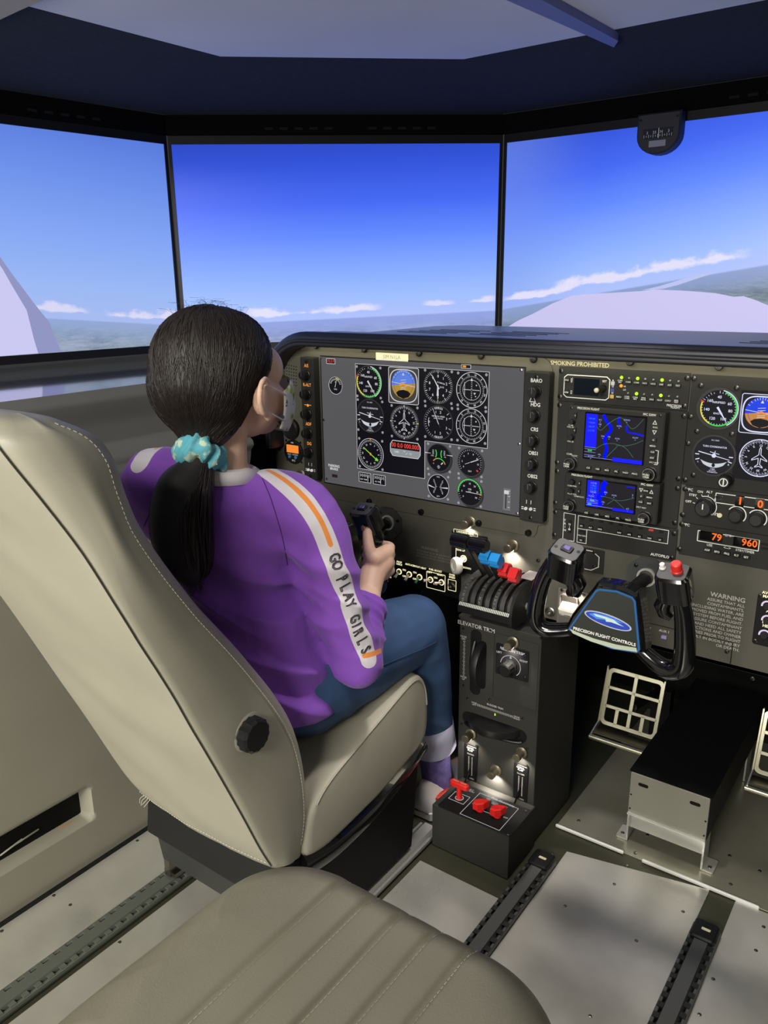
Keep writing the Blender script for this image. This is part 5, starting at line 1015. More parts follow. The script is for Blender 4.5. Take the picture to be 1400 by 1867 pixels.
b = MB(); b.loft([[Vector((x, y - .002, z)) - QC for y, z in ((1.335, .532), (1.333, .547), (1.475, .547), (1.475, .532))] for x in (QX0, QX1)]); b.build('lower_rail', BLK2, t, 0)
b = MB(); b.loft([[Vector((x, y, z)) - QC for y, z in ((1.3330, .5475), (1.3332, .557), (1.3345, .557), (1.3345, .5475))] for x in (QX0 + .001, QX1 - .001)]); b.build('placard_ground', BLK, t, 0)
b = MB()
for k in range(30):
    x = QX0 + .002 + k * .0039; b.add([Vector(p) - QC for p in ((x, 1.3328, .548), (x + .0026, 1.3328, .548), (x + .0052, 1.3329, .5565), (x + .0026, 1.3329, .5565))], [(0, 1, 2, 3)])
tag(b.build('hatched_placard', mat('placard_white', (196, 200, 188), .6), t, 0), kind='stuff')
sm2 = catmull([(0, y, z) for y, z in qp[3:9]], 4)
for s, x in (('MANIFOLD', -0.780), ('RPM  DECR', -0.7405), ('MIXTURE', -0.7065)):
    b = MB(); n = len(s)
    for i, c in enumerate(s):
        p = sm2[2 + int(i * 15 / n)]; tn = (sm2[3 + int(i * 15 / n)] - p).normalized(); M_ = Matrix(((1, 0, 0, x), (0, tn.y, -tn.z, p.y), (0, tn.z, tn.y, p.z), (0, 0, 0, 1)))
        V_, F_ = text_geo(c, .0075, 'CENTER', .01); M2 = Matrix.Translation(-QC) @ M_; nn = Vector((0, -tn.z, tn.y)); b.add([tuple(M2 @ Vector((vy * -1, vx, 0.0006))) for vx, vy, vz in V_], F_)
    b.build('lever_lettering', mat('dim_print', (120, 118, 112), 0.7), t, 0)
# right cheek
b = MB(); ck = [(1.475, .522), (1.340, .522), (1.330, .530), (1.327, .548), (1.331, .571), (1.341, .586), (1.358, .597), (1.382, .604), (1.412, .607), (1.475, .607)]
b.loft([[Vector((x, y, z)) - QC for y, z in ck] for x in (QX1, QX1 + .006)]); b.build('side_cheek', BLK2, t, 35)
b = MB(); b.lathe([(.008, 0), (.008, .008), (.005, .010)], 14, Matrix.Rotation(pi / 2, 4, 'Y')); b.build('friction_knob', mat('knob_grey', (110, 108, 104), .4, .4), t, 35, Vector((QX1 + .006, 1.395, .553)) - QC)
b = MB(); b.box((0, 0, 0), (.03, .05, .0006)); b.build('quadrant_placard', mat('placard_pink_grey', (170, 160, 158), .5), t, 0, Vector((-.6755 - .0005 + .003, 1.43, .6075)) - QC)
LV = mat('lever_black', (22, 22, 23), .35, .3); BLUE = mat('lever_blue', (28, 122, 186), .35); RED = mat('lever_red', (182, 28, 30), .35)
def lever(x, ty, tz, kind, side):
    tip = Vector((x, ty, tz)); root = Vector((x, 1.412, .585)); d = (tip - root).normalized(); nrm = Vector((0, -d.z, d.y)); lv = MB()
    R_ = [[root + nrm * a + Vector((c, 0, 0)) - QC for a, c in ((-.006, -.002), (-.006, .002), (.006, .002), (.006, -.002))], [tip + nrm * a + Vector((c, 0, 0)) - QC for a, c in ((-.004, -.002), (-.004, .002), (.004, .002), (.004, -.002))]]
    lv.loft(R_); lo_ = lv.build('lever', LV, t, 0)
    kb = MB(); c = tip + Vector((side * .010, 0, 0)) - QC
    Mk = Matrix.Translation(c) @ Matrix(((1, 0, 0, 0), (0, nrm.y, d.y, 0), (0, nrm.z, d.z, 0), (0, 0, 0, 1)))
    if kind == 'black': kb.lathe([(.010, -.019), (.0145, -.017), (.015, .015), (.012, .019)], 22, Matrix.Translation(tip + Vector((side * .014, 0, 0)) - QC) @ Matrix.Rotation(pi / 2, 4, 'Y')); kb.build('lever_knob', GLOSS, lo_, 35)
    elif kind == 'blue':
        pr = [(-.010, -.013), (.010, -.013), (.013, -.002), (.010, .004), (.013, .010), (.009, .015), (-.009, .015), (-.013, .010), (-.010, .004), (-.013, -.002)]
        kb.loft([[Mk @ Vector((xx, a, e)) for a, e in pr] for xx in (-.0105, .0105)]); kb.build('lever_knob', BLUE, lo_, 20)
    else:
        pr = [(-.009, -.012), (.009, -.012), (.015, -.004), (.015, .004), (.009, .006), (.011, .013), (-.011, .013), (-.009, .006), (-.015, .004), (-.015, -.004)]
        kb.loft([[Mk @ Vector((xx, a, e)) for a, e in pr] for xx in (-.0095, .0095)]); kb.build('lever_knob', RED, lo_, 20)
lever(-0.766, 1.322, .694, 'black', -1); lever(-0.749, 1.318, .694, 'black', 1)
lever(-0.732, 1.350, .658, 'blue', -.2); lever(-0.715, 1.345, .657, 'blue', .6)
lever(-0.698, 1.368, .632, 'red', -.3); lever(-0.681, 1.362, .628, 'red', .5)

# ------------------------------------------------------------------ pedestal
FY = 1.373; PO = Vector((-0.708, FY, 0.003))
pd = thing('pedestal', 'tall black centre pedestal with trim wheels and a low front step', 'pedestal', PO, PR)
PM_ = mat('pedestal_black', (46, 46, 43), .7, spec=.2, bump=.1, bscale=900, dist=.0005)
def fp(px, py, w=0.0): q = PY(px, py, FY - w); return q.x - PO.x, q.z - PO.z
XL, XR, ZT = -0.808 - PO.x, -0.616 - PO.x, .497
b = MB(); b.slab(rr(XR - XL, ZT, .002, 1, (XL + XR) / 2, ZT / 2), -.20, 0, .001); b.build('body', PM_, pd, 0)
b = MB(); b.slab(rr(XR - XL, .045, .002, 1, (XL + XR) / 2, 0), 0, .006, .001, Matrix.Translation((0, ZT + .002, -.015)) @ Matrix.Rotation(-pi / 2, 4, 'X')); b.build('top_cap', PM_, pd, 0)
def c3(x, y): return 680 + x / 3.5, 920 + y / 3.5
def c4(x, y): return 760 + x / 4.118, 1220 + y / 4.118
p0, p1, p2 = fp(*c3(560, 740)), fp(*c3(765, 1225)), fp(*c3(1035, 870))
seam = []
for (xa, ya, xb, yb) in ((p0[0] + .004, p1[1], p1[0], p0[1] - .006), (p1[0] + .001, p1[1], XR - .004, p0[1] - .006)):
    b = MB(); b.slab(box2((xa, ya), (xb, yb)), 0, .0015, .0007); b.build('trim_plate', PM_, pd, 0)
b = MB(); b.text('ELEVATOR TRIM', (*fp(*c3(660, 777)), .0019), .0125, bold=.02); b.text('NOSE\nDN', (*fp(*c3(580, 848)), .0019), .006); b.text('NOSE\nUP', (*fp(*c3(580, 1105)), .0019), .006)
xa, ya = fp(*c3(585, 870)); _, yb = fp(*c3(582, 1090))
for k in range(27): b.box((xa, ya + (yb - ya) * k / 26, .0018), (.006 if k % 3 == 0 else .0035, .0010, .0002))
b.build('elevator_lettering', mat('print_grey', (176, 174, 166), 0.7), pd, 0)
# elevator wheel
(xw, yt), (_, yb) = fp(*c3(672, 800)), fp(*c3(672, 1215)); b = MB(); b.slab(rr(.026, yt - yb, .012, 5, xw - .004, (yt + yb) / 2), .0015, .0026); b.build('wheel_slot', BLK, pd, 0)
(xw, yt), (_, yb) = fp(*c3(708, 872)), fp(*c3(708, 1170)); cyw = (yt + yb) / 2; rw = (yt - yb) / 2
b = MB(); Mx_ = Matrix.Translation((xw - .002, cyw, -.012)) @ Matrix.Rotation(pi / 2, 4, 'Y'); b.lathe([(rw * .90, -.0095), (rw * 1.02, -.0075), (rw * 1.05, 0), (rw * 1.02, .0075), (rw * .90, .0095)], 44, Mx_, (0, 0, 0), .012); b.build('elevator_trim_wheel', BLK2, pd, 35)
b = MB(); b.tube(catmull([(xw - .020, yt - .004, .003), (xw - .020, cyw + .02, .016), (xw - .020, cyw - .02, .016), (xw - .020, yb + .004, .003)], 6), .0045, 8, flat=1.0); b.build('wheel_guard', DARKSTEEL, pd)
screws(pd, [], smm)
def psc(pts, s=.8, w=.0015):
    for q in pts: x, y = fp(*q, w); o = put('screw', smm, None, pd, (x, y, w)); o.scale = (s, s, s)
psc([c3(578, 790), c3(752, 803), c3(578, 1152), c3(745, 1245), c4(380, 222), c4(795, 368), c4(335, 410), c4(828, 598)], .7)
# aileron trim
A = fp(*c3(890, 1005)); b = MB(); b.slab(rr(.077, .071, .004, 3, *A), .0015, .0035, .0006); ap = b.build('aileron_trim_plate', BLK, pd, 35)
b = MB(); x, y = fp(*c3(876, 1032)); b.text('AILERON TRIM', (A[0], A[1] + .0265, .0038), .0088, bold=.03); b.text('LEFT', (A[0] - .030, A[1] + .016, .0038), .0062, bold=.02); b.text('RIGHT', (A[0] + .027, A[1] + .011, .0038), .0062, bold=.02); arcband(b, .0225, .0238, -85, 140, 0, .0038, (x + .002, y + .003)); pol(b, [(x - .001, y + .020), (x + .005, y + .020), (x + .002, y + .026)], .0039); b.build('aileron_lettering', em('lit_dial_print', (214, 206, 214), .75), ap, 0)
b = MB(); b.lathe([(.018, 0), (.018, .004), (.0155, .005), (.0148, .022), (.012, .024)], 26, None, (x, y, .0035), .07); kk = b.build('aileron_knob', BLK2, pd, 35)
psc([c3(808, 915), c3(967, 962), c3(803, 1043), c3(967, 1100)], .7, .0035)
# rudder trim
b = MB(); (xa, ya), (xb, yb) = fp(*c4(430, 262)), fp(*c4(752, 378)); ymid = (ya + yb) / 2 + .003
for k in range(33): b.box((xa + (xb - xa) * (.09 + .82 * k / 32), ymid, .0018), (.0010, .0055, .0002))
b.text('RUDDER TRIM', ((xa + xb) / 2, ymid + .010, .0018), .0062, bold=.02); b.text('NOSE\nLEFT', (xa + .001, ymid, .0018), .0052); b.text('NOSE\nRIGHT', (xb, ymid, .0018), .0052); b.build('rudder_lettering', mat('print_grey', (176, 174, 166), 0.7), pd, 0)
x, y = fp(*c4(590, 324)); b = MB(); b.box((x, ymid - .009, .002), (.0022, .005, .0008)); b.build('trim_lamp', em('lamp_green', (176, 236, 40), 1.6), pd, 0)
(xa, ya), (xb, yb) = fp(*c4(345, 330)), fp(*c4(825, 500)); xm, ym = (xa + xb) / 2, (ya + yb) / 2; rwd = (xb - xa) / 2
b = MB(); b.slab(rr(rwd * 2, .030, .014, 5, xm, ym - .006), .0005, .0018); b.build('wheel_slot', BLK, pd, 0)
b = MB(); My_ = Matrix.Translation((xm, ym, -.022)) @ Matrix.Rotation(pi / 2, 4, 'X'); rr2 = rwd * .86; b.lathe([(rr2 * .90, -.010), (rr2 * 1.0, -.008), (rr2 * 1.02, 0), (rr2 * 1.0, .008), (rr2 * .90, .010)], 44, My_, (0, 0, 0), .012); b.build('rudder_trim_wheel', BLK2, pd, 35)
b = MB(); b.tube([(xm + rwd * .9 * sin(radians(a)), ym - .017 - .004 * cos(radians(a)), .0025 + .012 * cos(radians(a))) for a in range(-80, 81, 16)], .0035, 8); b.build('wheel_guard', DARKSTEEL, pd)
# cowl flap levers
for k, (cx_, cy_, lx_, ly_) in enumerate(((405, 700, 393, 870), (780, 850, 760, 1040))):
    x, y = fp(*c4(cx_, cy_)); b = MB(); b.slab(rr(.034, .092, .003, 3, x, y), .0003, .0020, .0005); cpn = b.build('cowl_plate', BLK, pd, 35)
    b = MB(); b.text('COWL\nFLAP', (x - .001, y + .034, .0023), .0062, bold=.03); b.text('CLOSED', (x, y + .022, .0023), .0048, bold=.02); b.box((x + .003, y + .0425, .0022), (.022, .0008, .0002))
    for i in range(22):
        for s in (-1, 1): b.box((x + s * .0042, y + .015 - i * .0022, .0022), (.0026, .0008, .0002))
    b.text('OPEN', (x + .004, y - .040, .0023), .0045); b.build('cowl_lettering', mat('print_grey', (176, 174, 166), 0.7), cpn, 0)
    b = MB(); b.slab(rr(.0036, .056, .001, 2, x, y - .010), .0020, .0023); b.build('cowl_slot', BLK2, cpn, 0)
    b = MB(); b.tube(catmull([(x, y - .012, .002), (x - .001, y - .026, .012), (x - .004, y - .046, .022), (x - .006, y - .052, .026)], 4), .0018, 8); b.build('cowl_lever', GLOSS, pd)
psc([c4(447, 577), c4(825, 728), c4(718, 965), c4(460, 858)], .7, .002)
for px, py, lb, pw in ((*c3(882, 888), 'post light on the pedestal above the aileron trim knob', .7), (*c4(392, 500), 'post light above the left cowl flap slot', .55), (*c4(772, 640), 'post light above the right cowl flap slot', .65), (*c4(580, 772), 'post light low on the pedestal over the red fuel knobs', 1.5)):
    q = PY(px, py, FY - .012); post_light((q.x, FY - .0022, q.z), PR, lb, pw, .0098)
# front step with fuel selectors
SX0, SX1, SY0, SZ = -0.797, -0.611, 1.250, .104
b = MB(); b.slab([(SX0 - PO.x, FY - 1.372), (SX1 - PO.x, FY - 1.372), (SX1 - PO.x, FY - SY0), (SX0 - PO.x, FY - SY0)][::1], 0, SZ, .002, Matrix(((1, 0, 0, 0), (0, 0, 1, 0), (0, 1, 0, 0), (0, 0, 0, 1)))); stp = b.build('front_step', PM_, pd, 0)
stp.data.flip_normals()
fs = thing('fuel_selector', 'black fuel selector plate with three red handles on the pedestal step', 'fuel selector', (-.704, 1.308, SZ + .003)); FO = Vector((-.704, 1.308, SZ + .003))
def c9(x, y): p = PZ(780 + x / 6.364, 1360 + y / 6.364, FO.z + .002); return p.x - FO.x, p.y - FO.y
q = [c9(145, 680), c9(960, 1085), c9(1175, 755), c9(420, 410)]; xa, xb = (q[0][0] + q[3][0]) / 2 - .004, (q[1][0] + q[2][0]) / 2; ya, yb = (q[0][1] + q[1][1]) / 2, (q[2][1] + q[3][1]) / 2
b = MB(); b.slab(rr(xb - xa, min(yb, .062) - ya, .005, 3, (xa + xb) / 2, (ya + min(yb, .062)) / 2), 0, .002, .0006); b.build('plate', BLK, fs, 35)
LP = em('lit_plate_print', (210, 204, 206), .7); b = MB()
g = [c9(600, 532), c9(380, 788), c9(835, 990), c9(1040, 735)]; xa, xb, ya, yb = (g[0][0] + g[1][0]) / 2, (g[2][0] + g[3][0]) / 2, (g[1][1] + g[2][1]) / 2, (g[0][1] + g[3][1]) / 2
b.outline(rr(xb - xa, yb - ya, .0005, 1, (xa + xb) / 2, (ya + yb) / 2), .0010, .002, .0024); b.text('FUEL SELECTORS', ((xa + xb) / 2 + .010, yb - .001, .0026), .0072, bold=.03)
g = [c9(310, 525), c9(245, 610), c9(415, 685), c9(488, 595)]; xa2, xb2, ya2, yb2 = (g[0][0] + g[1][0]) / 2, (g[2][0] + g[3][0]) / 2, (g[1][1] + g[2][1]) / 2, (g[0][1] + g[3][1]) / 2
b.outline(rr(xb2 - xa2, yb2 - ya2, .0005, 1, (xa2 + xb2) / 2, (ya2 + yb2) / 2), .0010, .002, .0024); T0 = c9(365, 603); b.frame(circ(.0095, 24, *T0), circ(.0082, 24, *T0), .002, .0024)
b.text('ALT\nSTATIC', (*c9(500, 520), .0024), .006, bold=.02); b.text('OFF', (*c9(540, 675), .0024), .006, bold=.02); b.text('CROSS\nFEED', (*c9(770, 670), .0024), .0052, bold=.02); b.text('ON', (*c9(700, 620), .0024), .0055, bold=.02); b.text('ON', (*c9(900, 710), .0024), .0055, bold=.02); b.text('OFF', (*c9(900, 835), .0024), .006, bold=.02)
k0, k1 = c9(607, 745), c9(806, 815); d = Vector((k1[0] - k0[0], k1[1] - k0[1])); n_ = Vector((-d.y, d.x)).normalized() * .0006; b.add([(k0[0] + n_.x, k0[1] + n_.y, .0024), (k0[0] - n_.x, k0[1] - n_.y, .0024), (k1[0] - n_.x, k1[1] - n_.y, .0024), (k1[0] + n_.x, k1[1] + n_.y, .0024)], [(0, 1, 2, 3)]); b.build('lettering', LP, fs, 0)
KR = mat('handle_red', (204, 32, 26), .4)
for c in (k0, k1):
    an = radians(48); pt = [(-.017, 0), (-.010, -.0095), (.004, -.0095), (.020, 0), (.004, .0095), (-.010, .0095)]; Mz = Matrix.Translation((c[0], c[1], .002)) @ Matrix.Rotation(an, 4, 'Z')
    b = MB(); b.cyl((0, 0, 0), .0085, .008, 16, Mz); b.slab(pt, .006, .023, .002, Mz); b.build('selector_knob', KR, fs, 20)
b = MB(); b.lathe([(.0075, 0), (.0062, .004), (.0062, .030)], 14, None, (*T0, .002)); hd = b.build('pull_stem', KR, fs); b = MB(); b.slab(rr(.046, .014, .007, 4), -.0055, .0055, .002, Matrix.Translation((T0[0], T0[1], .036)) @ Matrix.Rotation(radians(0), 4, 'Z')); hb = b.build('pull_handle', KR, fs, 35)
b = MB(); b.text('EMER  GEAR', (T0[0], T0[1], .0419), .0062, bold=.02); b.build('handle_lettering', mat('handle_print', (226, 150, 136), .6), hb, 0)
for q in (c9(165, 690), c9(928, 1030), c9(1135, 755)): put('screw', smm, None, fs, (*q, .002))

# ------------------------------------------------------------------ control yokes
def y9(x, y, yy=1.235): q = PY(960 + x / 4.375, 980 + y / 4.375, yy); return q.x + .442, q.z - .645
YG = mat('yoke_gloss', (10, 10, 12), .16, coat=.6)
def make_yoke(label, loc, roll, swap=False):
    t = thing('control_yoke', label, 'yoke', loc, PR, 'control yokes'); t.rotation_euler = (pi / 2, roll, 0)
    hub = [y9(*p) for p in ((330, 700), (560, 900 - 125), (750, 880), (935, 905), (960, 860), (915, 470), (880, 430), (760, 375), (590, 350), (555, 380))]
    b = MB(); b.slab(catmullp(hub), -.022, .012, .005); b.build('hub', YG, t, 35)
    pl_ = [y9(*p) for p in ((352, 715), (520, 800), (700, 868), (900, 900), (925, 875), (890, 490), (865, 455), (740, 405), (600, 390), (572, 402))]
    b = MB(); b.slab(pl_, .012, .0135, .0006); b.build('hub_border', em('border_blue', (64, 130, 200), .55), t, 0)
    pl2 = inset(pl_, .0032); b = MB(); b.slab(pl2, .0130, .0142); b.build('hub_face', mat('hub_mirror', (62, 66, 62), .28, .55), t, 0)
    b = MB(); lo_ = [y9(*p) for p in ((385, 715), (520, 770), (700, 830), (880, 868), (885, 880), (700, 852), (520, 792))]; lo_ = [y9(*p) for p in ((370, 705), (420, 728), (560, 782), (740, 830), (898, 856), (905, 888), (720, 862), (540, 806), (395, 742))]; b.slab(lo_, .0142, .0146); b.build('hub_band', mat('band_silver', (196, 206, 186), .3, .3), t, 0)
    c = Vector(y9(672, 640)); e = Vector(y9(862, 708)) - c; ang = atan2(e.y, e.x); a_ = e.length
    M_ = Matrix.Translation((c.x, c.y, .0146)) @ Matrix.Rotation(ang, 4, 'Z')
    b = MB(); b.slab(circ(a_, 36, 0, 0, a_ * .27), 0, .0005, 0, M_); em_ = b.build('emblem', mat('emblem_silver', (190, 196, 216), .3, .3), t, 0)
    b = MB(); b.slab(circ(a_ * .93, 36, 0, 0, a_ * .22), .0005, .0009, 0, M_); b.build('emblem_field', mat('emblem_blue', (40, 66, 176), .3), em_, 0)
    b = MB(); b.slab([(x * a_, y * a_) for x, y in ((-.80, .02), (-.55, .14), (-.1, .19), (.3, .18), (.62, .12), (.2, .06), (-.2, -.02), (-.45, -.08))], .0009, .0012, 0, M_); b.build('emblem_light_field', mat('emblem_light', (70, 140, 222), .3), em_, 0)
    b = MB(); b.slab([(x * a_, y * a_) for x, y in ((-.62, .10), (-.1, .14), (.25, .13), (.42, .06), (.70, .0), (.15, .0), (-.05, -.05), (-.1, .05), (-.5, .02))], .0012, .0015, 0, M_); b.build('emblem_wing', mat('emblem_pale', (196, 214, 206), .3), em_, 0)
    p0, p1 = Vector(y9(418, 706)), Vector(y9(872, 828)); dd = p1 - p0; b = MB(); b.text('PRECISION FLIGHT CONTROLS', ((p0.x + p1.x) / 2, (p0.y + p1.y) / 2, .0149), dd.length * .078, bold=.03, rot=atan2(dd.y, dd.x)); b.build('hub_lettering', WHITE, t, 0)
    def path(pp): return catmull([(*y9(x, y, yy), 1.235 - yy) for x, y, yy in pp], 5)
    L = path([(345, 730, 1.245), (260, 738, 1.243), (160, 735, 1.24), (95, 690, 1.238), (72, 600, 1.236), (90, 470, 1.234), (130, 340, 1.232), (185, 230, 1.23), (225, 170, 1.228)])
    b = MB(); n = len(L); b.tube(L, [.0125 + .0035 * sin(pi * i / (n - 1)) for i in range(n)], 14); b.build('left_horn', YG, t, 60)
    R = path([(900, 880, 1.245), (990, 965, 1.243), (1080, 1035, 1.24), (1170, 1058, 1.238), (1240, 1020, 1.236), (1262, 900, 1.234), (1262, 760, 1.232), (1250, 600, 1.23), (1225, 470, 1.228), (1195, 370, 1.226)])
    b = MB(); n = len(R); b.tube(R, [.0125 + .0055 * sin(pi * min(1, i / (n - 1) * 1.1)) for i in range(n)], 14); b.build('right_horn', YG, t, 60)
    # grip heads
    for nm, hp, hw_, hd_, hh_, lean in (('left_grip_head', (315, 190), .056, .050, .058, 12), ('right_grip_head', (1180, 370), .052, .046, .052, -4)):
        x, y = y9(*hp, 1.225); M_ = Matrix.Translation((x, y, .010)) @ Matrix.Rotation(radians(-lean), 4, 'Z') @ Matrix.Rotation(radians(-66), 4, 'X')
        b = MB(); b.slab(rr(hw_, hd_, .012, 4), -hh_ * .5, hh_ * .5, .004, M_); hd2 = b.build(nm, YG, t, 35)
        b = MB(); b.slab(rr(hw_ * .86, hd_ * .84, .009, 4), hh_ * .5, hh_ * .5 + .001, .0004, M_); b.build('head_plate', mat('head_grey', (60, 60, 60), .5), hd2, 0)
        if (nm[0] == 'l') != swap:
            b = MB(); b.slab(rr(.020, .015, .002, 2), hh_ * .5, hh_ * .5 + .004, .001, M_); b.build('rocker_surround', BLK2, hd2, 35); b = MB(); b.slab(rr(.012, .009, .001, 2), hh_ * .5 + .003, hh_ * .5 + .006, .001, M_); b.build('rocker', mat('rocker_violet', (76, 66, 128), .4), hd2, 35)
            for sx in (-1, 1): b = MB(); b.cyl((sx * .019, sx * .004, hh_ * .5), .0032, .0014, 10, M_); b.build('head_screw', DARKSTEEL, hd2)
            b = MB(); b.tube([(x + .010, y - .022, .004), (x + .018, y - .040, .002), (x + .014, y - .056, .0), (x + .002, y - .062, 0)], [.016, .018, .014, .006], 12); b.build('trigger_guard', YG, hd2, 60)
        else:
            b = MB(); b.lathe([(.0095, 0), (.0095, .003), (.0085, .004), (.0085, .016), (.007, .0175)], 18, M_, (.006, .002, hh_ * .5)); b.build('red_button', mat('button_red', (206, 40, 34), .4), hd2, 35)
            b = MB(); b.lathe([(.0052, 0), (.0052, .003), (.0042, .004), (.0042, .010), (.003, .0112)], 14, M_, (-.017, .004, hh_ * .5)); b.build('white_button', WHITE, hd2, 35)
            b = MB(); b.tube([(x - .012, y - .026, .004), (x - .018, y - .044, .002), (x - .014, y - .058, .0), (x - .002, y - .064, 0)], [.012, .014, .011, .006], 12); b.build('trigger_guard', YG, hd2, 60)
    b = MB(); b.tube([(0, 0, -.02), (0, 0, -.21)], .0125, 16); b.build('shaft', BLK, t)
    return t
def catmullp(p): return [(v.x, v.y) for v in catmull([(a, c, 0) for a, c in p], 3, True)]
make_yoke('right control yoke with blue oval emblem and red button', (-.442, 1.235, .645), 0.0)
yk = make_yoke('left control yoke gripped by the child', (-1.060, 1.235, .650), 0.0, True)
for (u_, v_, lb) in ((-.442, .645, 'round shaft collar behind the right yoke'), (-1.060, .650, 'round shaft collar behind the left yoke')):
    t = thing('shaft_collar', lb, 'collar', (u_, YP - .0005, v_), PR, 'yoke shaft collars'); b = MB(); o8 = [(.042 * cos(radians(22.5 + 45 * k)), .042 * sin(radians(22.5 + 45 * k))) for k in range(8)]; b.frame(o8, circ(.0185, 8), 0, .0025); b.build('plate', mat('collar_grey', (66, 68, 68), .4, .3), t, 0)
    b = MB(); b.frame(circ(.0185, 24), circ(.0145, 24), 0, .006); b.build('bright_ring', ALU2, t, 35)
    for k in range(3): o = put('screw', smm, None, t, (.030 * cos(2.1 * k + .3), .030 * sin(2.1 * k + .3), .0025))

# ------------------------------------------------------------------ pedal box and rudder pedals
BO = Vector((-.372, 1.511, .003)); t = thing('pedal_box', 'long black box with grey front plate on aluminium legs on the floor', 'box', BO)
b = MB(); b.box((0, .25, .124), (.165, .50, .104)); b.build('body', mat('box_black', (18, 18, 18), .6), t, 0)
b = MB(); b.box((0, .25, .1775), (.171, .504, .003)); b.build('lid', mat('lid_black', (10, 10, 11), .9, spec=.1, bump=.2, bscale=200), t, 0)
b = MB(); b.slab(rr(.164, .102, .0015, 1, 0, .124), 0, .003, .0006, Matrix.Rotation(pi / 2, 4, 'X')); fpn = b.build('front_plate', mat('box_grey', (142, 140, 128), .45, .35), t, 0)
for s in (-1, 1): b = MB(); b.slab(rr(.022, .008, .004, 4, s * .054, .152), .003, .0034, 0, Matrix.Rotation(pi / 2, 4, 'X')); b.build('hand_slot', BLK, fpn, 0)
for x in (-.078, .078):
    for z in (.085, .12): put('screw', smm, None, fpn, (x, -.003, z), PR).scale = (.5, .5, .5)
for s in (-1, 1):
    b = MB(); b.box((s * .080, .02, .038), (.004, .045, .074)); b.build('leg', ALU2, t, 0); b = MB(); b.slab(rr(.026, .045, .003, 2, s * .091, .02), 0, .004); ft = b.build('foot_tab', ALU, t, 0); put('screw', sw_, None, ft, (s * .094, .012, .004))
    b = MB(); b.box((s * .080, .40, .038), (.004, .05, .074)); b.build('leg', ALU2, t, 0)
b = MB(); b.box((0, .014, .050), (.156, .004, .044)); b.build('cross_plate', ALU2, t, 0); b = MB(); b.box((0, .006, .0735), (.164, .03, .003)); b.build('front_shelf', ALU2, t, 0)
PA = mat('pedal_aluminium', (210, 206, 180), .28, .9)
def pedal(x0, label):
    t = thing('rudder_pedal', label, 'pedal', (x0, 1.70, .003), (0, 0, 0), 'rudder pedals'); w_ = .138
    M_ = Matrix.Translation((0, 0, .150)) @ Matrix.Rotation(radians(72), 4, 'X')
    b = MB(); th = .003; H = .140
    def bar(cx, cy, wx, wy): b.slab(rr(wx, wy, .001, 1, cx, cy), 0, th, .0006, M_)
    b.frame(rr(w_, H, .014, 5, 0, H / 2), rr(w_ - .018, H - .018, .008, 5, 0, H / 2), 0, th, M_)
    bar(0, .046, w_ - .012, .008); bar(0, .092, w_ - .012, .008); bar(0, .093, .009, H - .046); 
    for k in (-1, 0, 1): bar(k * .031, .026, .009, .040)
    b.build('pedal_grid', PA, t, 20)
    b = MB(); b.slab(rr(w_ + .004, .055, .004, 2), 0, .003, .0008, Matrix.Translation((0, -.022, .142)) @ Matrix.Rotation(radians(-12), 4, 'X')); b.build('heel_plate', mat('heel_steel', (92, 88, 72), .35, .8), t, 0)
    b = MB(); b.tube([(-w_ / 2 - .004, -.052, .138), (w_ / 2 + .004, -.052, .138)], .0065, 12); b.build('heel_tube', PA, t)
    for s in (-1, 1): b = MB(); b.slab([(-.052, .136), (.002, .150), (.040, .290), (.032, .290), (-.010, .160), (-.054, .148)], -.0015, .0015, 0, Matrix.Translation((s * w_ / 2, 0, 0)) @ Matrix(((0, 0, 1, 0), (1, 0, 0, 0), (0, 1, 0, 0), (0, 0, 0, 1)))); b.build('pedal_side', PA, t, 0)
    b = MB(); b.tube([(0, .03, .20), (0, .28, .14)], .010, 8); b.build('push_arm', BLK2, t); b = MB(); b.box((0, .28, .07), (.05, .03, .14)); b.build('pivot_post', BLK, t, 0)
    return t
pedal(-.530, 'aluminium rudder pedal left of the black pedal box'); pedal(-.178, 'aluminium rudder pedal cut by the right edge of the photo')
# ------------------------------------------------------------------ seats
LEATHER = mat('warm_grey_vinyl', (160, 156, 140), 0.50, var=0.05, vscale=7, bump=0.10, bscale=700, dist=0.0006)
THREAD = mat('pale_thread', (190, 188, 170), 0.8)
DTHREAD = mat('dark_piping', (52, 50, 44), 0.6)
def interp(st, k): return [tuple(v) for v in zip(*[np.interp(np.linspace(0, len(st) - 1, (len(st) - 1) * k + 1), range(len(st)), [s[i] for s in st]) for i in range(len(st[0]))])]
def stations(st, k):
    cols = [[v.x for v in catmull([(s[i], 0, 0) for s in st], k)] for i in range(len(st[0]))]; return list(zip(*cols))
def stitches(mb, pts, step=0.007, ln=0.0042, r=0.0006):
    pts = [Vector(p) for p in pts]; acc = 0.0
    for a, b_ in zip(pts, pts[1:]):
        L_ = (b_ - a).length
        if L_ < 1e-6: continue
        d = (b_ - a) / L_
        while acc < L_:
            p = a + d * acc; mb.tube([p, p + d * ln], r, 4); acc += step
        acc -= L_

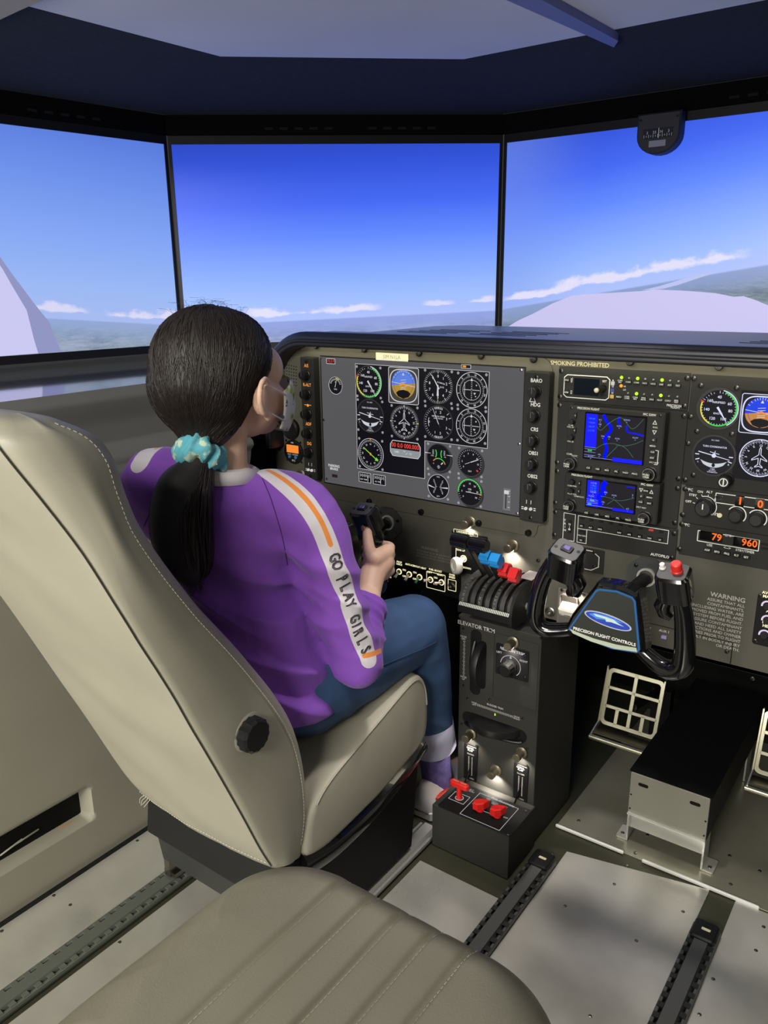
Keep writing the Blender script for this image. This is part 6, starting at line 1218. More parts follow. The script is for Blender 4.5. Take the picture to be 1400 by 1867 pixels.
sx0 = -0.984
seat = thing('pilot_seat', 'tall warm-grey cockpit seat with pale back that the child sits in', 'seat', (sx0, 0.95, 0.003))
SO = Vector((sx0, 0.95, 0.003))
st = [(.778, .258, .868, .232, .176), (.746, .32, .880, .330, .184), (.697, .44, .864, .462, .186), (.650, .55, .820, .560, .187), (.600, .67, .750, .668, .187), (.548, .785, .672, .777, .186),
      (.500, .895, .606, .888, .185), (.460, .970, .584, .950, .184), (.432, 1.020, .574, .995, .181), (.424, 1.045, .556, 1.027, .172), (.440, 1.060, .520, 1.050, .150), (.462, 1.064, .492, 1.060, .12)]
rings = []; seamR = []; seamF = []; seamL = []
for yb, zb, yf, zf, hw in stations(st, 5):
    B = Vector((0, yb, zb)); D = Vector((0, yf - yb, zf - zb)); dl = D.length; D /= dl; ring = []
    rb, rf = min(0.014 + 0.034 * sst(.78, 1.0, zb), dl * .42), min(0.045, dl * .45)
    pts = [(-hw + rb + (2 * hw - 2 * rb) * i / 12, 0) for i in range(13)]
    pts += [(hw - rb + rb * sin(radians(a)), rb - rb * cos(radians(a))) for a in (30, 60, 90)]
    pts += [(hw + 0.004 * sin(pi * i / 6), rb + (dl - rb - rf) * i / 6) for i in range(1, 6)]
    pts += [(hw - rf + rf * cos(radians(a)), dl - rf + rf * sin(radians(a))) for a in range(0, 91, 15)]
    pts += [(hw - rf - (2 * hw - 2 * rf) * i / 10, dl - 0.012 * sin(pi * i / 10)) for i in range(1, 10)]
    pts += [(-hw + rf - rf * sin(radians(a)), dl - rf + rf * cos(radians(a))) for a in range(0, 91, 15)]
    pts += [(-hw - 0.004 * sin(pi * i / 6), dl - rf - (dl - rb - rf) * i / 6) for i in range(1, 6)]
    pts += [(-hw + rb - rb * cos(radians(a)), rb - rb * sin(radians(a))) for a in (0, 30, 60)]
    for i, (a, d) in enumerate(pts):
        p = B + D * d + Vector((a, 0, 0)); q = p
        wr = noise.noise(Vector((p.x * 5 + 3, p.z * 9 + p.x * 6, p.y * 3))) * 0.006 + noise.noise(Vector((p.x * 14, p.z * 22 + p.x * 18, 5))) * 0.0022
        if 0 < i < 12: p.y -= wr + 0.008 * sin(pi * i / 12)
        else: p.x += wr * 0.5
        ring.append(p - Vector((0, SO.y, SO.z)))
    rings.append(ring); seamR.append(ring[13] + Vector((0.0015, -0.001, 0))); seamF.append(ring[22] + Vector((0.0012, 0.0006, 0.0006))); seamL.append(ring[0] + Vector((0, -0.001, 0)))
b = MB(); b.loft(rings); back = b.build('backrest', LEATHER, seat, 60)
b = MB(); b.tube(seamR[1:-8], 0.0010, 6); b.build('back_seam', DTHREAD, back)
b = MB(); stitches(b, [p + Vector((0.0, 0.0, 0.0005)) for p in seamF[2:-6]]); tag(b.build('edge_stitching', THREAD, back, 0), kind='stuff')
b = MB(); stitches(b, [p + Vector((0, -0.0015, 0.0)) for p in rings[2][0:13]]); tag(b.build('hem_stitching', THREAD, back, 0), kind='stuff')
p0 = rings[1][0]
for k in range(4):
    b = MB(); b.tube(catmull([p0 + Vector((0.004 + 0.006 * k, -0.001, 0.0)), p0 + Vector((-0.003 + .004 * k, -0.006, -0.006 - .004 * k)), p0 + Vector((0.004 * (k - 1), -0.008, -0.016 - 0.004 * (k % 2)))], 4), 0.0006, 4); b.build('loose_thread', THREAD, back)
# cushion: side view ring lofted across x
def cush(x): 
    c = 1 - (x / 0.188) ** 4; return 0.010 * max(0, c)
cs = [(.850, .238), (.905, .226), (1.0, .232), (1.08, .242), (1.16, .260), (1.215, .275), (1.233, .295), (1.238, .335), (1.234, .385), (1.222, .418), (1.196, .436), (1.150, .428), (1.05, .398), (.96, .370), (.90, .348), (.866, .318), (.850, .28)]
csd = catmull([(0, y, z) for y, z in cs], 4, True); cm = Vector((0, 1.03, .335)); rings = []
for i in range(-12, 13):
    t = i / 12; x = 0.186 * (1 - (1 - abs(t)) ** 2) * (1 if t > 0 else -1); sc = 1 - 0.10 * max(0, (abs(t) - 0.72) / 0.28) ** 2.5
    ring = []
    for p in csd:
        q = cm + (p - cm) * Vector((1, 1, 1)).x * sc; up = max(0, q.z - 0.33) * 6
        z = q.z + cush(x) * min(1, up); ring.append(Vector((x, q.y, z)) - Vector((0, SO.y, SO.z)) + Vector((0, 0, 0.0015 * noise.noise(Vector((x * 20, q.y * 18, q.z * 18))))))
    rings.append(ring)
b = MB(); b.loft(rings); cu = b.build('seat_cushion', LEATHER, seat, 60)
b = MB(); b.tube([p + Vector((0.0008, 0, 0)) for p in rings[-2][30:60]], 0.0014, 6); b.build('cushion_piping', LEATHER, cu)
# black base, rear skirt, rubber lip
def sd(pts): return [Vector((p[0] - SO.x if len(p) == 3 else 0, p[-2] - SO.y, p[-1] - SO.z)) for p in pts]
b = MB(); pr = [(.83, .105), (.96, .034), (1.19, .030), (1.222, .272), (1.10, .248), (.90, .228), (.82, .24), (.79, .20)]
b.loft([[Vector((x, y - SO.y, z - SO.z)) for y, z in pr] for x in (-0.172, 0.172)]); b.build('seat_base', mat('base_black', (18, 17, 18), 0.6, spec=0.2), seat, 0)
b = MB(); lipc = catmull([(0.1785, y - SO.y, z - SO.z) for y, z in ((.842, .219), (.93, .205), (1.05, .212), (1.15, .235), (1.228, .262))], 5); b.tube(lipc, [0.014 - 0.004 * i / len(lipc) for i in range(len(lipc))], 8, flat=1.6); b.build('rubber_lip', GLOSS, seat)
b = MB(); b.slab(rr(0.352, 0.085, 0.008, 3), -0.006, 0.006, 0.003, Matrix.Translation((0, .792 - SO.y, .212 - SO.z)) @ Matrix.Rotation(radians(82), 4, 'X')); b.build('rear_valance', mat('valance_black', (30, 30, 30), 0.45, spec=0.3), seat)
b = MB(); b.slab(rr(0.340, 0.10, 0.006, 3), -0.006, 0.006, 0.003, Matrix.Translation((0, .806 - SO.y, .142 - SO.z)) @ Matrix.Rotation(radians(98), 4, 'X')); b.build('rear_skirt', mat('skirt_grey', (50, 51, 50), 0.5, spec=0.3), seat)
for x in (-0.192, 0.158):
    b = MB(); b.box((x, .86 - SO.y, 0.056), (0.016, 0.06, 0.070)); b.box((x, .86 - SO.y, 0.024), (0.034, 0.05, 0.010)); b.build('rail_foot', STEEL, seat, 0)
kp = PX(452, 1335, -0.796); b = MB(); Mx = Matrix.Rotation(pi / 2, 4, 'Y')
b.lathe([(0.020, 0), (0.028, 0.004), (0.028, 0.018), (0.024, 0.022), (0.008, 0.023)], 28, Mx, (0, 0, 0), 0.07); b.build('recline_knob', BLK2, seat, 35, kp - SO)
b = MB(); b.lathe([(0.036, 0), (0.030, 0.004), (0.022, 0.004)], 20, Mx); b.build('knob_pucker', LEATHER, seat, 60, kp - SO - Vector((0.001, 0, 0)))

# empty right seat: the cushion in the foreground with sewn channels
rc = Vector((-0.434, 0.32, 0.003)); rs = thing('passenger_seat', 'empty right seat in the foreground with sewn channels in its cushion', 'seat', rc)
RL, RW2, RT = 0.672, 0.452, 0.494; gx = [(i - 2) * 0.0455 - 0.006 for i in range(5)]; rad = 0.12; NT, NR = 760, 90
ol = rr(RW2, RL, rad, 40); per = [0]
for i in range(len(ol)): per.append(per[-1] + (Vector(ol[i]) - Vector(ol[(i + 1) % len(ol)])).length)
ox = [p[0] for p in ol] + [ol[0][0]]; oy = [p[1] for p in ol] + [ol[0][1]]; tt = np.linspace(0, per[-1], NT, endpoint=False)
X_ = np.interp(tt, per, ox); Y_ = np.interp(tt, per, oy)
def csd_(x, y):
    qx, qy = abs(x) - RW2 / 2 + rad, abs(y) - RL / 2 + rad; return -(min(max(qx, qy), 0) + sqrt(max(qx, 0) ** 2 + max(qy, 0) ** 2) - rad)
rings = [[(x * 0.97, y * 0.98, 0.30) for x, y in zip(X_, Y_)], [(x, y, 0.335) for x, y in zip(X_, Y_)]]
for k in range(NR):
    s = 1 - (k / NR) ** 1.0; s = s if k else 1.0; r_ = []
    for x, y in zip(X_ * s, Y_ * s):
        d = csd_(x, y); R_ = 0.055; e = max(0, R_ - d); z = RT - R_ + sqrt(max(0, R_ * R_ - e * e))
        z -= 0.020 * (2 * y / RL) ** 2 * 0.3
        if abs(x) < 0.130 and True:
            fade = sst(0.0, 0.045, d); g = min(abs(x - q) for q in gx)
            z -= 0.0075 * math.exp(-(g / 0.0036) ** 2) * fade; z += 0.0030 * fade * (1 - min(1, g / 0.023) ** 2 * 0 - math.exp(-(g / 0.012) ** 2)) * (1 - sst(0.10, 0.13, abs(x)))
        z += 0.006 * sst(0.10, 0.165, abs(x)) * sst(0.02, 0.08, d)
        z += 0.0012 * noise.noise(Vector((x * 12, y * 9, 1))) + 0.0018 * sst(0.12, 0.17, -x) * noise.ridged_multi_fractal(Vector((x * 9, y * 6, 2)), 1, 2, 3, 1, 2)
        r_.append((x, y, z - 0.003))
    rings.append(r_)
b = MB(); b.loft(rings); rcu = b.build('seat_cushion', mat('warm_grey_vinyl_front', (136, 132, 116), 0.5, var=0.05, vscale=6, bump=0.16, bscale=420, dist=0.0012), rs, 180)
bv = rings
def ztop(x, y):
    d = csd_(x, y); e = max(0, 0.055 - d); return RT - 0.055 + sqrt(max(0, 0.055 ** 2 - e * e)) - 0.006 * (2 * y / RL) ** 2 - 0.003 - 0.0062 * sst(0, .045, d)
for g in gx:
    b = MB(); stitches(b, [(g + 0.003, y, ztop(g, y) + 0.0028) for y in np.arange(-0.2, RL / 2 - 0.012, 0.02)], 0.0068, 0.004, 0.0005)
    tag(b.build('channel_stitching', THREAD, rcu, 0), kind='stuff')
b = MB(); b.slab(rr(0.38, 0.58, 0.03), 0.045, 0.30); b.build('seat_base', mat('base_black', (18, 17, 18), 0.6, spec=0.2), rs, 0)
for x in (-0.136, 0.197):
    b = MB(); b.box((x, 0.0, 0.035), (0.03, 0.30, 0.03)); b.build('rail_foot', STEEL, rs, 0)
# ------------------------------------------------------------------ the seated child
from mathutils.bvhtree import BVHTree
PB_ = Vector((-1.0, 1.0, 0.003))
pr = thing('person', 'child with dark ponytail in purple sweatshirt, jeans and face mask gripping the left yoke', 'person', PB_)
PI_ = Matrix.Translation(-PB_)
def limb(mb, pts, rad, n=16, k=5, ends=True):
    p = catmull(pts, k); r = [v.x for v in catmull([(q, 0, 0) for q in rad], k)]; mb.tube(p, r, n)
    if ends:
        for c, q in ((p[0], r[0]), (p[-1], r[-1])): mb.ell(c, (q, q, q), n, 10)
def section(mb, secs, lat, n=28):
    rings = []
    for c, a, d in secs:
        L = Vector(lat(c[2])); F_ = Vector((-L.y, L.x, 0)); rings.append([Vector(c) + L * a * cos(2 * pi * i / n) + F_ * d * sin(2 * pi * i / n) for i in range(n)])
    mb.loft(rings)
def lat(z):
    s = max(0, min(1, (z - .50) / .38)); a = radians(24) * s; v = Vector((cos(a), sin(a), -.20 * s)); return v.normalized()
HC_ = Vector((-1.0, .905, 1.065))
SHR, ELR, WRR = Vector((-.878, .968, .808)), Vector((-.822, 1.022, .548)), Vector((-.893, 1.160, .606))
SHL, ELL, WRL = Vector((-1.125, .850, .858)), Vector((-1.185, 1.0, .640)), Vector((-1.215, 1.165, .628))
HPR, KNR, ANR = Vector((-.915, .985, .487)), Vector((-.868, 1.285, .494)), Vector((-.866, 1.372, .105))
HPL, KNL, ANL = Vector((-1.060, 1.0, .485)), Vector((-1.110, 1.29, .494)), Vector((-1.10, 1.375, .105))
TOR = [((-.992, .985, .440), .125, .105), ((-.992, .990, .490), .135, .110), ((-.995, .968, .600), .115, .092), ((-1.0, .935, .720), .122, .095), ((-1.002, .918, .800), .128, .088), ((-1.002, .908, .850), .110, .070), ((-1.0, .900, .885), .062, .050), ((-1.0, .898, .91), .044, .043)]
SKIN = mat('skin', (236, 196, 170), .5, var=.05, vscale=40)
bs = SKIN.node_tree.nodes['Principled BSDF']; bs.inputs['Subsurface Weight'].default_value = .12; bs.inputs['Subsurface Radius'].default_value = (.010, .004, .002)
b = MB()
section(b, [(c_, a_ * .74, d_ * .74) if c_[2] < .86 else (c_, a_, d_) for c_, a_, d_ in TOR], lat)
limb(b, [(-1.0, .893, .87), (-1.0, .903, .95), (-1.0, .912, 1.01)], [.045, .041, .044])
b.ell(HC_, (.070, .088, .086), 28, 20); b.ell((-1.0, .962, 1.012), (.058, .064, .070), 24, 16); b.ell((-1.0, .995, .966), (.032, .030, .024), 16, 12); b.ell((-1.0, .985, 1.060), (.058, .042, .046), 20, 14)
b.ell((-.970, .998, 1.005), (.026, .026, .028), 14, 10); b.ell((-1.030, .998, 1.005), (.026, .026, .028), 14, 10)
limb(b, [(-1.0, 1.022, 1.040), (-1.0, 1.036, 1.020), (-1.0, 1.042, 1.008)], [.007, .009, .010], 10)
for s in (-1, 1):
    cx_ = -1.0 + s * .0770; b.ell((cx_ - s * .004, .924, 1.018), (.008, .018, .027), 14, 10)
    rim = [(cx_ + s * .003, .934, .992), (cx_ + s * .010, .914, 1.000), (cx_ + s * .016, .902, 1.022), (cx_ + s * .015, .908, 1.044), (cx_ + s * .009, .925, 1.052), (cx_ + s * .004, .937, 1.043)]
    limb(b, rim, [.006, .006, .0055, .0052, .005, .004], 8); b.ell((cx_ + s * .002, .934, .990), (.006, .009, .010), 10, 8)
for S, E_, W in ((SHR, ELR, WRR), (SHL, ELL, WRL)):
    limb(b, [S, S.lerp(E_, .5), E_], [.044, .040, .036]); limb(b, [E_, E_.lerp(W, .4), W], [.036, .036, .025])
for H, K_, A in ((HPR, KNR, ANR), (HPL, KNL, ANL)):
    limb(b, [H, H.lerp(K_, .5), K_], [.078, .068, .052]); limb(b, [K_, K_.lerp(A, .35), A], [.052, .050, .033]); limb(b, [A, A + Vector((0, .03, -.055)), A + Vector((0, .12, -.068))], [.033, .034, .028])
def hand(W, g, s):                              # W wrist, g grip axis point (z of the fist centre), s = +1 right hand
    def q(dx, dy, dz): return Vector((g.x + s * dx, g.y + dy, g.z + dz))
    limb(b, [W, q(.030, -.034, -.014), q(.030, .000, .002)], [.0245, .027, .025], 14)
    limb(b, [q(.031, -.028, .016), q(.034, .012, .022)], [.019, .0165], 12); limb(b, [q(.028, -.030, -.022), q(.032, .008, -.020)], [.020, .016], 12)
    for k, (dz, ln) in enumerate(((.026, 1.0), (.009, 1.06), (-.008, 1.0), (-.024, .86))):
        limb(b, [q(.030, .006, dz), q(.034, .024, dz + .001), q(.018, .037 * ln, dz), q(-.008, .033 * ln, dz - .001), q(-.020, .014, dz - .001), q(-.012, -.004, dz)], [.0100, .0098, .0090, .0084, .0078, .0070], 10, 4)
    limb(b, [q(.026, -.030, .006), q(.022, -.032, .032), q(.012, -.024, .056), q(.004, -.016, .074)], [.0165, .0132, .0112, .0096], 12, 4)
GR_R, GR_L = Vector((-.937, 1.226, .648)), Vector((-1.196, 1.226, .660))
hand(WRR, GR_R, 1); hand(WRL, GR_L, -1)
b.M = Matrix(); bm_ = remesh(b, .0032, 5, .5, 'body'); bm_.transform(PI_); put('body', bm_, SKIN, pr)
for s in (-1, 1):
    b = MB(PI_); b.ell((-1.0 + s * .029, .999, 1.044), (.012, .009, .009), 14, 10); ey = b.build('eye', mat('eye_white', (222, 220, 216), .2), pr)
    b = MB(PI_); b.ell((-1.0 + s * .029, 1.0068, 1.044), (.0052, .0022, .0052), 12, 8); b.build('iris', mat('iris_brown', (40, 26, 18), .2), ey)
    b = MB(PI_); b.tube(catmull([(-1.0 + s * .016, 1.019, 1.060), (-1.0 + s * .030, 1.015, 1.065), (-1.0 + s * .045, 1.000, 1.062)], 4), [.0014] * 9, 6); b.build('eyebrow', mat('hair_dark', (27, 21, 19), .58), pr)
b = MB(PI_); b.ell((GR_R.x + .002, GR_R.y - .0262, GR_R.z + .0765), (.0052, .0022, .0065), 10, 8); b.build('thumb_nail', mat('nail', (214, 160, 138), .35), pr)

# ---- sweatshirt
def fold(v, c, r, dr, f, a, ph=0.0):
    d = v - np.array(c); m = np.exp(-(d ** 2).sum(1) / (r * r)); t_ = d @ np.array(dr); s_ = f * t_ + ph + 1.8 * np.sin(d @ np.array((9, 14, 11))); return a * m * (1.0 - 1.9 * np.abs(np.sin(s_ / 2)))
    d = v - np.array(c); m = np.exp(-(d ** 2).sum(1) / (r * r)); t_ = d @ np.array(dr); return a * m * np.sin(f * t_ + ph + 1.6 * np.sin(d @ np.array((9, 14, 11))))
def nz(v, s, o=0): return np.array([noise.noise(Vector((p[0] * s + o, p[1] * s, p[2] * s))) for p in v])
b = MB(); section(b, [((-.985, .932, .452), .160, .104), ((-.985, .936, .485), .168, .110), ((-.996, .938, .580), .150, .112), ((-1.008, .930, .700), .122, .110), ((-1.005, .918, .790), .134, .102), ((-1.002, .908, .845), .122, .082), ((-1.0, .900, .880), .072, .060), ((-1.0, .899, .902), .053, .050)], lat, 36)
limb(b, [SHR + Vector((-.05, -.03, .03)), SHR, SHR.lerp(ELR, .5) + Vector((.004, -.002, 0)), ELR + Vector((.004, .0, -.010))], [.062, .063, .056, .052], 20)
limb(b, [ELR + Vector((.004, .0, -.006)), ELR.lerp(WRR, .35), ELR.lerp(WRR, .72), ELR.lerp(WRR, .80)], [.052, .048, .043, .037], 20, ends=False)
limb(b, [SHL + Vector((.05, .02, 0)), SHL, SHL.lerp(ELL, .5), ELL, ELL.lerp(WRL, .5), ELL.lerp(WRL, .85)], [.066, .064, .056, .052, .046, .036], 20)
me = remesh(b, .0044, 6, .5, 'sweatshirt'); v = mverts(me); nr = np.empty(len(me.vertices) * 3); me.vertices.foreach_get('normal', nr); nr = nr.reshape(-1, 3)
d = .0035 * nz(v, 9) + .0018 * nz(v, 24, 4)
d += fold(v, (-.850, 1.055, .600), .07, (.2, .5, .84), 110, .010) + fold(v, (-.895, .925, .715), .075, (.55, -.35, .75), 85, .011) + fold(v, (-.92, .90, .60), .11, (.35, -.3, .88), 75, .012, 1) + fold(v, (-1.0, .85, .62), .15, (.40, .1, .90), 60, .010, 2)
d += fold(v, (-.866, 1.120, .590), .050, (-.33, .81, .48), 300, .0045) + fold(v, (-.84, .99, .68), .06, (.1, .25, .96), 95, .009, .5) + fold(v, (-.90, .95, .49), .10, (.2, .2, .95), 80, .010) + fold(v, (-.83, 1.0, .60), .045, (-.3, .5, .8), 120, .004)
v = v + nr * d[:, None]; setverts(me, v)
tree = BVHTree.FromPolygons([tuple(p) for p in v], [tuple(p.vertices) for p in me.polygons])
camv = Vector((0, 0, CAMZ))
def onto(px, py):
    h = tree.ray_cast(camv, Vector(ray(px, py)).normalized()); return h[0], h[1]
def stripe_pts(pp):
    out = []
    for q in catmull([(x, y, 0) for x, y in pp], 6):
        h, n_ = onto(q.x, q.y)
        if h is not None: out.append(h)
    return out
def polydist(v, pts):
    P_ = np.array([tuple(p) for p in pts]); best = np.full(len(v), 9.0)
    for a, c in zip(P_, P_[1:]):
        e = c - a; L2 = (e @ e) or 1e-9; t_ = np.clip(((v - a) @ e) / L2, 0, 1); best = np.minimum(best, np.linalg.norm(v - (a + t_[:, None] * e), axis=1))
    return best
spx = [(470, 850), (500, 866), (535, 893), (565, 926), (588, 965), (606, 1012), (620, 1050), (636, 1090), (648, 1130), (660, 1165), (674, 1200)]
S1 = stripe_pts(spx); S2 = stripe_pts([(340, 808), (315, 806), (290, 812), (268, 826), (255, 845)])
OR1 = stripe_pts([(480, 853), (510, 869), (540, 892), (566, 920), (588, 955), (603, 993)]); OR2 = stripe_pts([(330, 811), (305, 812), (285, 818)]); OR3 = stripe_pts([(664, 1196), (680, 1192), (694, 1186)])
dw = np.minimum(polydist(v, S1), polydist(v, S2)) if len(S2) > 1 else polydist(v, S1)
do = polydist(v, OR1)
for o_ in (OR2, OR3):
    if len(o_) > 1: do = np.minimum(do, polydist(v, o_))
for nm, a in (('stripe', dw), ('orange', do)): at_ = me.attributes.new(nm, 'FLOAT', 'POINT'); at_.data.foreach_set('value', np.clip(a, 0, 1).astype(np.float32))
SW = mat('purple_jersey', (132, 75, 184), .85, var=.05, vscale=30, bump=.25, bscale=1300, dist=.0006, sheen=.15); nt = SW.node_tree; N = nt.nodes; bsd = N['Principled BSDF']; X.nt = nt
src = bsd.inputs['Base Color'].links[0].from_socket; aw = N.new('ShaderNodeAttribute'); aw.attribute_name = 'stripe'; ao = N.new('ShaderNodeAttribute'); ao.attribute_name = 'orange'
c = mixc(smooth(X(aw.outputs['Fac']), .0185, .0175), X(src), (214, 208, 214)); c = mixc(smooth(X(ao.outputs['Fac']), .0050, .0042), c, (232, 140, 62)); nt.links.new(c.k, bsd.inputs['Base Color'])
me.transform(PI_); sh = put('sweatshirt', me, SW, pr)
# neckband
b = MB(PI_); nb = []
for i in range(40):
    a = 2 * pi * i / 40; nb.append(Vector((-1.0 + .056 * cos(a), .898 + .054 * sin(a), .899 - .012 * cos(a) * .6 + (-.016 if sin(a) > 0 else 0) * abs(sin(a)))))
b.tube(nb, .0095, 10, closed=True, flat=1.5); b.build('neckband', mat('white_rib', (216, 210, 212), .85, bump=.2, bscale=900), sh)
for pp in ([(478, 872), (492, 905), (505, 945), (516, 985), (524, 1030)], [(330, 850), (300, 880), (280, 920), (262, 960)]):
    s_ = stripe_pts(pp)
    if len(s_) > 2: b = MB(PI_); b.tube([p + (camv - p).normalized() * .0004 for p in s_], .0009, 5); b.build('raglan_seam', mat('purple_seam', (78, 42, 108), .9), sh)
# outlined lettering down the sleeve: GO PLAY GIRLS
INK = mat('sleeve_ink', (34, 28, 38), .8)
LINE = catmull([(x, y, 0) for x, y in ((606, 1006), (617, 1040), (628, 1070), (638, 1098), (646, 1128), (656, 1160), (668, 1190))], 8); txt_ = 'GO PLAY GIRLS'
lens = [0]
for a, c in zip(LINE, LINE[1:]): lens.append(lens[-1] + (c - a).length)
adv = {'I': .55, ' ': .45}; tot = sum(adv.get(c_, 1) for c_ in txt_); pos = 0.0
for ch in txt_:
    wch = adv.get(ch, 1.0); mid = (pos + wch / 2) / tot * lens[-1]; pos += wch
    if ch == ' ': continue
    k = max(1, min(len(LINE) - 1, int(np.searchsorted(lens, mid)))); p = LINE[k]; tn = (LINE[k] - LINE[k - 1]).normalized()
    h0, n0 = onto(p.x, p.y); h1, _n = onto(p.x + tn.x * 5, p.y + tn.y * 5)
    if h0 is None or h1 is None: continue
    fw = (h1 - h0).normalized(); n0 = n0.normalized(); fw = (fw - n0 * fw.dot(n0)).normalized(); up_ = n0.cross(fw)    # letters read downwards
    V_, F_ = text_geo(ch, .031, 'CENTER', .0); V_ = [(x_ * .62, y_, z_) for x_, y_, z_ in V_]; b = MB(PI_); ec = {}
    for f_ in F_:
        for i in range(len(f_)): e = tuple(sorted((f_[i], f_[(i + 1) % len(f_)]))); ec[e] = ec.get(e, 0) + 1
    def surf(x, y):
        q0 = h0 + fw * x + up_ * y; hh_ = tree.find_nearest(q0); return hh_[0] + hh_[1].normalized() * .0009
    for (i, j), n_ in ec.items():
        if n_ == 1:
            q0, q1 = surf(V_[i][0], V_[i][1]), surf(V_[j][0], V_[j][1])
            if (q1 - q0).length > 1e-5: b.tube([surf(V_[i][0] + (V_[j][0] - V_[i][0]) * k_ / 4, V_[i][1] + (V_[j][1] - V_[i][1]) * k_ / 4) for k_ in range(5)], .00075, 4)
    b.build('sleeve_letter', INK, sh, 0)

# ---- jeans, cuffs, socks, shoes
b = MB(); b.ell((-.990, .985, .472), (.160, .124, .082), 28, 16)
for H, K_, A in ((HPR, KNR, ANR), (HPL, KNL, ANL)):
    limb(b, [H, H.lerp(K_, .5), K_ + Vector((0, -.004, 0))], [.102, .090, .072], 20); limb(b, [K_ + Vector((0, -.004, 0)), K_.lerp(A, .35), K_.lerp(A, .62), K_.lerp(A, .70)], [.072, .064, .056, .050], 20, ends=False)
me = remesh(b, .0050, 8, .5, 'jeans'); v = mverts(me); nr = np.empty(len(me.vertices) * 3); me.vertices.foreach_get('normal', nr); nr = nr.reshape(-1, 3)
d = .0025 * nz(v, 11) + fold(v, tuple(KNR + Vector((0, -.05, -.04))), .06, (.1, -.3, .95), 90, .005) + fold(v, (-.90, 1.03, .47), .08, (.3, .9, .2), 70, .005) + fold(v, tuple(KNR.lerp(ANR, .6)), .07, (0, .2, .98), 80, .003)
setverts(me, v + nr * d[:, None]); me.transform(PI_); JN = mat('blue_denim', (54, 82, 122), .8, var=.22, vscale=14, bump=.3, bscale=1600, dist=.0006); jo = put('jeans', me, JN, pr)
b = MB(PI_); s_ = [(-.868 + .062, KNR.y - .20 + .03 * k, .505 - .003 * k) for k in range(7)]; jt = BVHTree.FromPolygons([tuple(p.co + PB_) for p in me.vertices], [tuple(p.vertices) for p in me.polygons]); s_ = [jt.find_nearest(Vector(p))[0] for p in s_]; b.tube(s_, .0016, 6); b.build('side_seam', mat('denim_seam', (36, 60, 92), .85), jo)
CUF = mat('denim_inside', (176, 176, 200), .85, bump=.3, bscale=1500, dist=.0006); SOCK = mat('violet_sock', (108, 98, 160), .9, var=.3, vscale=60); SHW = mat('shoe_white', (206, 202, 202), .55); SHR_ = mat('shoe_red', (206, 60, 52), .5); SOL = mat('shoe_sole', (222, 220, 216), .6)
for K_, A in ((KNR, ANR), (KNL, ANL)):
    c0, c1 = K_.lerp(A, .63), K_.lerp(A, .83); b = MB(PI_); b.tube([c0, c0.lerp(c1, .05), c0.lerp(c1, .5), c0.lerp(c1, .95), c1, c1.lerp(c0, .1)], [.050, .0555, .0555, .0565, .0545, .040], 26); b.build('turned_up_cuff', CUF, pr, 60)
    b = MB(PI_); b.tube(catmull([c1.lerp(c0, .3), A, A + Vector((0, .008, -.04))], 4), .037, 18); b.build('sock', SOCK, pr)
    secs = [(-.062, .020, .030, .050), (-.050, .032, .038, .062), (-.020, .037, .044, .076), (.020, .038, .046, .080), (.055, .040, .040, .064), (.095, .042, .032, .048), (.130, .038, .026, .038), (.155, .026, .020, .030), (.165, .012, .014, .022)]
    def ring(dy, hw, zc, ht, n=20): return [Vector((A.x + hw * cos(2 * pi * i / n), A.y + dy, .018 + (ht if sin(2 * pi * i / n) > 0 else .004) * max(0, sin(2 * pi * i / n)))) for i in range(n)]
    b = MB(PI_); b.loft([ring(*s_) for s_ in secs]); so = b.build('shoe', SHW, pr, 60)
    b = MB(PI_); b.slab([(A.x + x_, A.y + y_) for x_, y_ in ([(hw + .004, dy) for dy, hw, _z, _h in secs] + [(-hw - .004, dy) for dy, hw, _z, _h in reversed(secs)])][::1], .004, .024, .002); b.build('sole', SOL, so, 35)
    b = MB(PI_); b.tube(catmull([(A.x + .034, A.y - .045, .050), (A.x + .0405, A.y - .012, .050), (A.x + .041, A.y + .022, .044)], 4), [.010, .013, .015, .016, .016, .016, .014, .012, .006], 10, flat=1.0); b.build('red_patch', SHR_, so)

# ---- hair, scrunchie, mask
HAIR = mat('hair_dark', (27, 21, 19), .58); hb = HAIR.node_tree.nodes['Principled BSDF']; hb.inputs['Specular IOR Level'].default_value = .6
SCR = Vector((-.980, .838, .944))
b = MB(); b.ell((-1.0, .885, 1.077), (.0860, .100, .092), 30, 20); b.ell((-1.0, .905, 1.085), (.0845, .094, .080), 30, 20); b.ell((-.998, .862, 1.045), (.082, .085, .085), 28, 18)
limb(b, [(-.998, .860, 1.03), (-.99, .852, .985), SCR], [.074, .052, .024], 20); limb(b, [(-.955, .900, 1.03), (-.965, .870, .985), SCR], [.030, .030, .018], 14); limb(b, [(-1.045, .895, 1.03), (-1.03, .868, .985), SCR], [.030, .030, .018], 14)
hm = remesh(b, .0045, 8, .5, 'hair'); v = mverts(hm); ht = BVHTree.FromPolygons([tuple(p) for p in v], [tuple(p.vertices) for p in hm.polygons]); hm.transform(PI_); ho = put('hair', hm, HAIR, pr)
TAIL = catmull([SCR, SCR + Vector((.002, -.018, -.030)), (-.984, .800, .880), (-.986, .790, .820), (-.985, .795, .765), (-.984, .802, .728)], 6); tr_ = [.020, .030, .046, .050, .042, .018]; tr_ = [q.x for q in catmull([(a, 0, 0) for a in tr_], 6)]
b = MB(PI_); b.tube(TAIL, tr_, 22); b.build('ponytail', HAIR, ho, 180)
rnd = random.Random(11); b = MB(PI_)
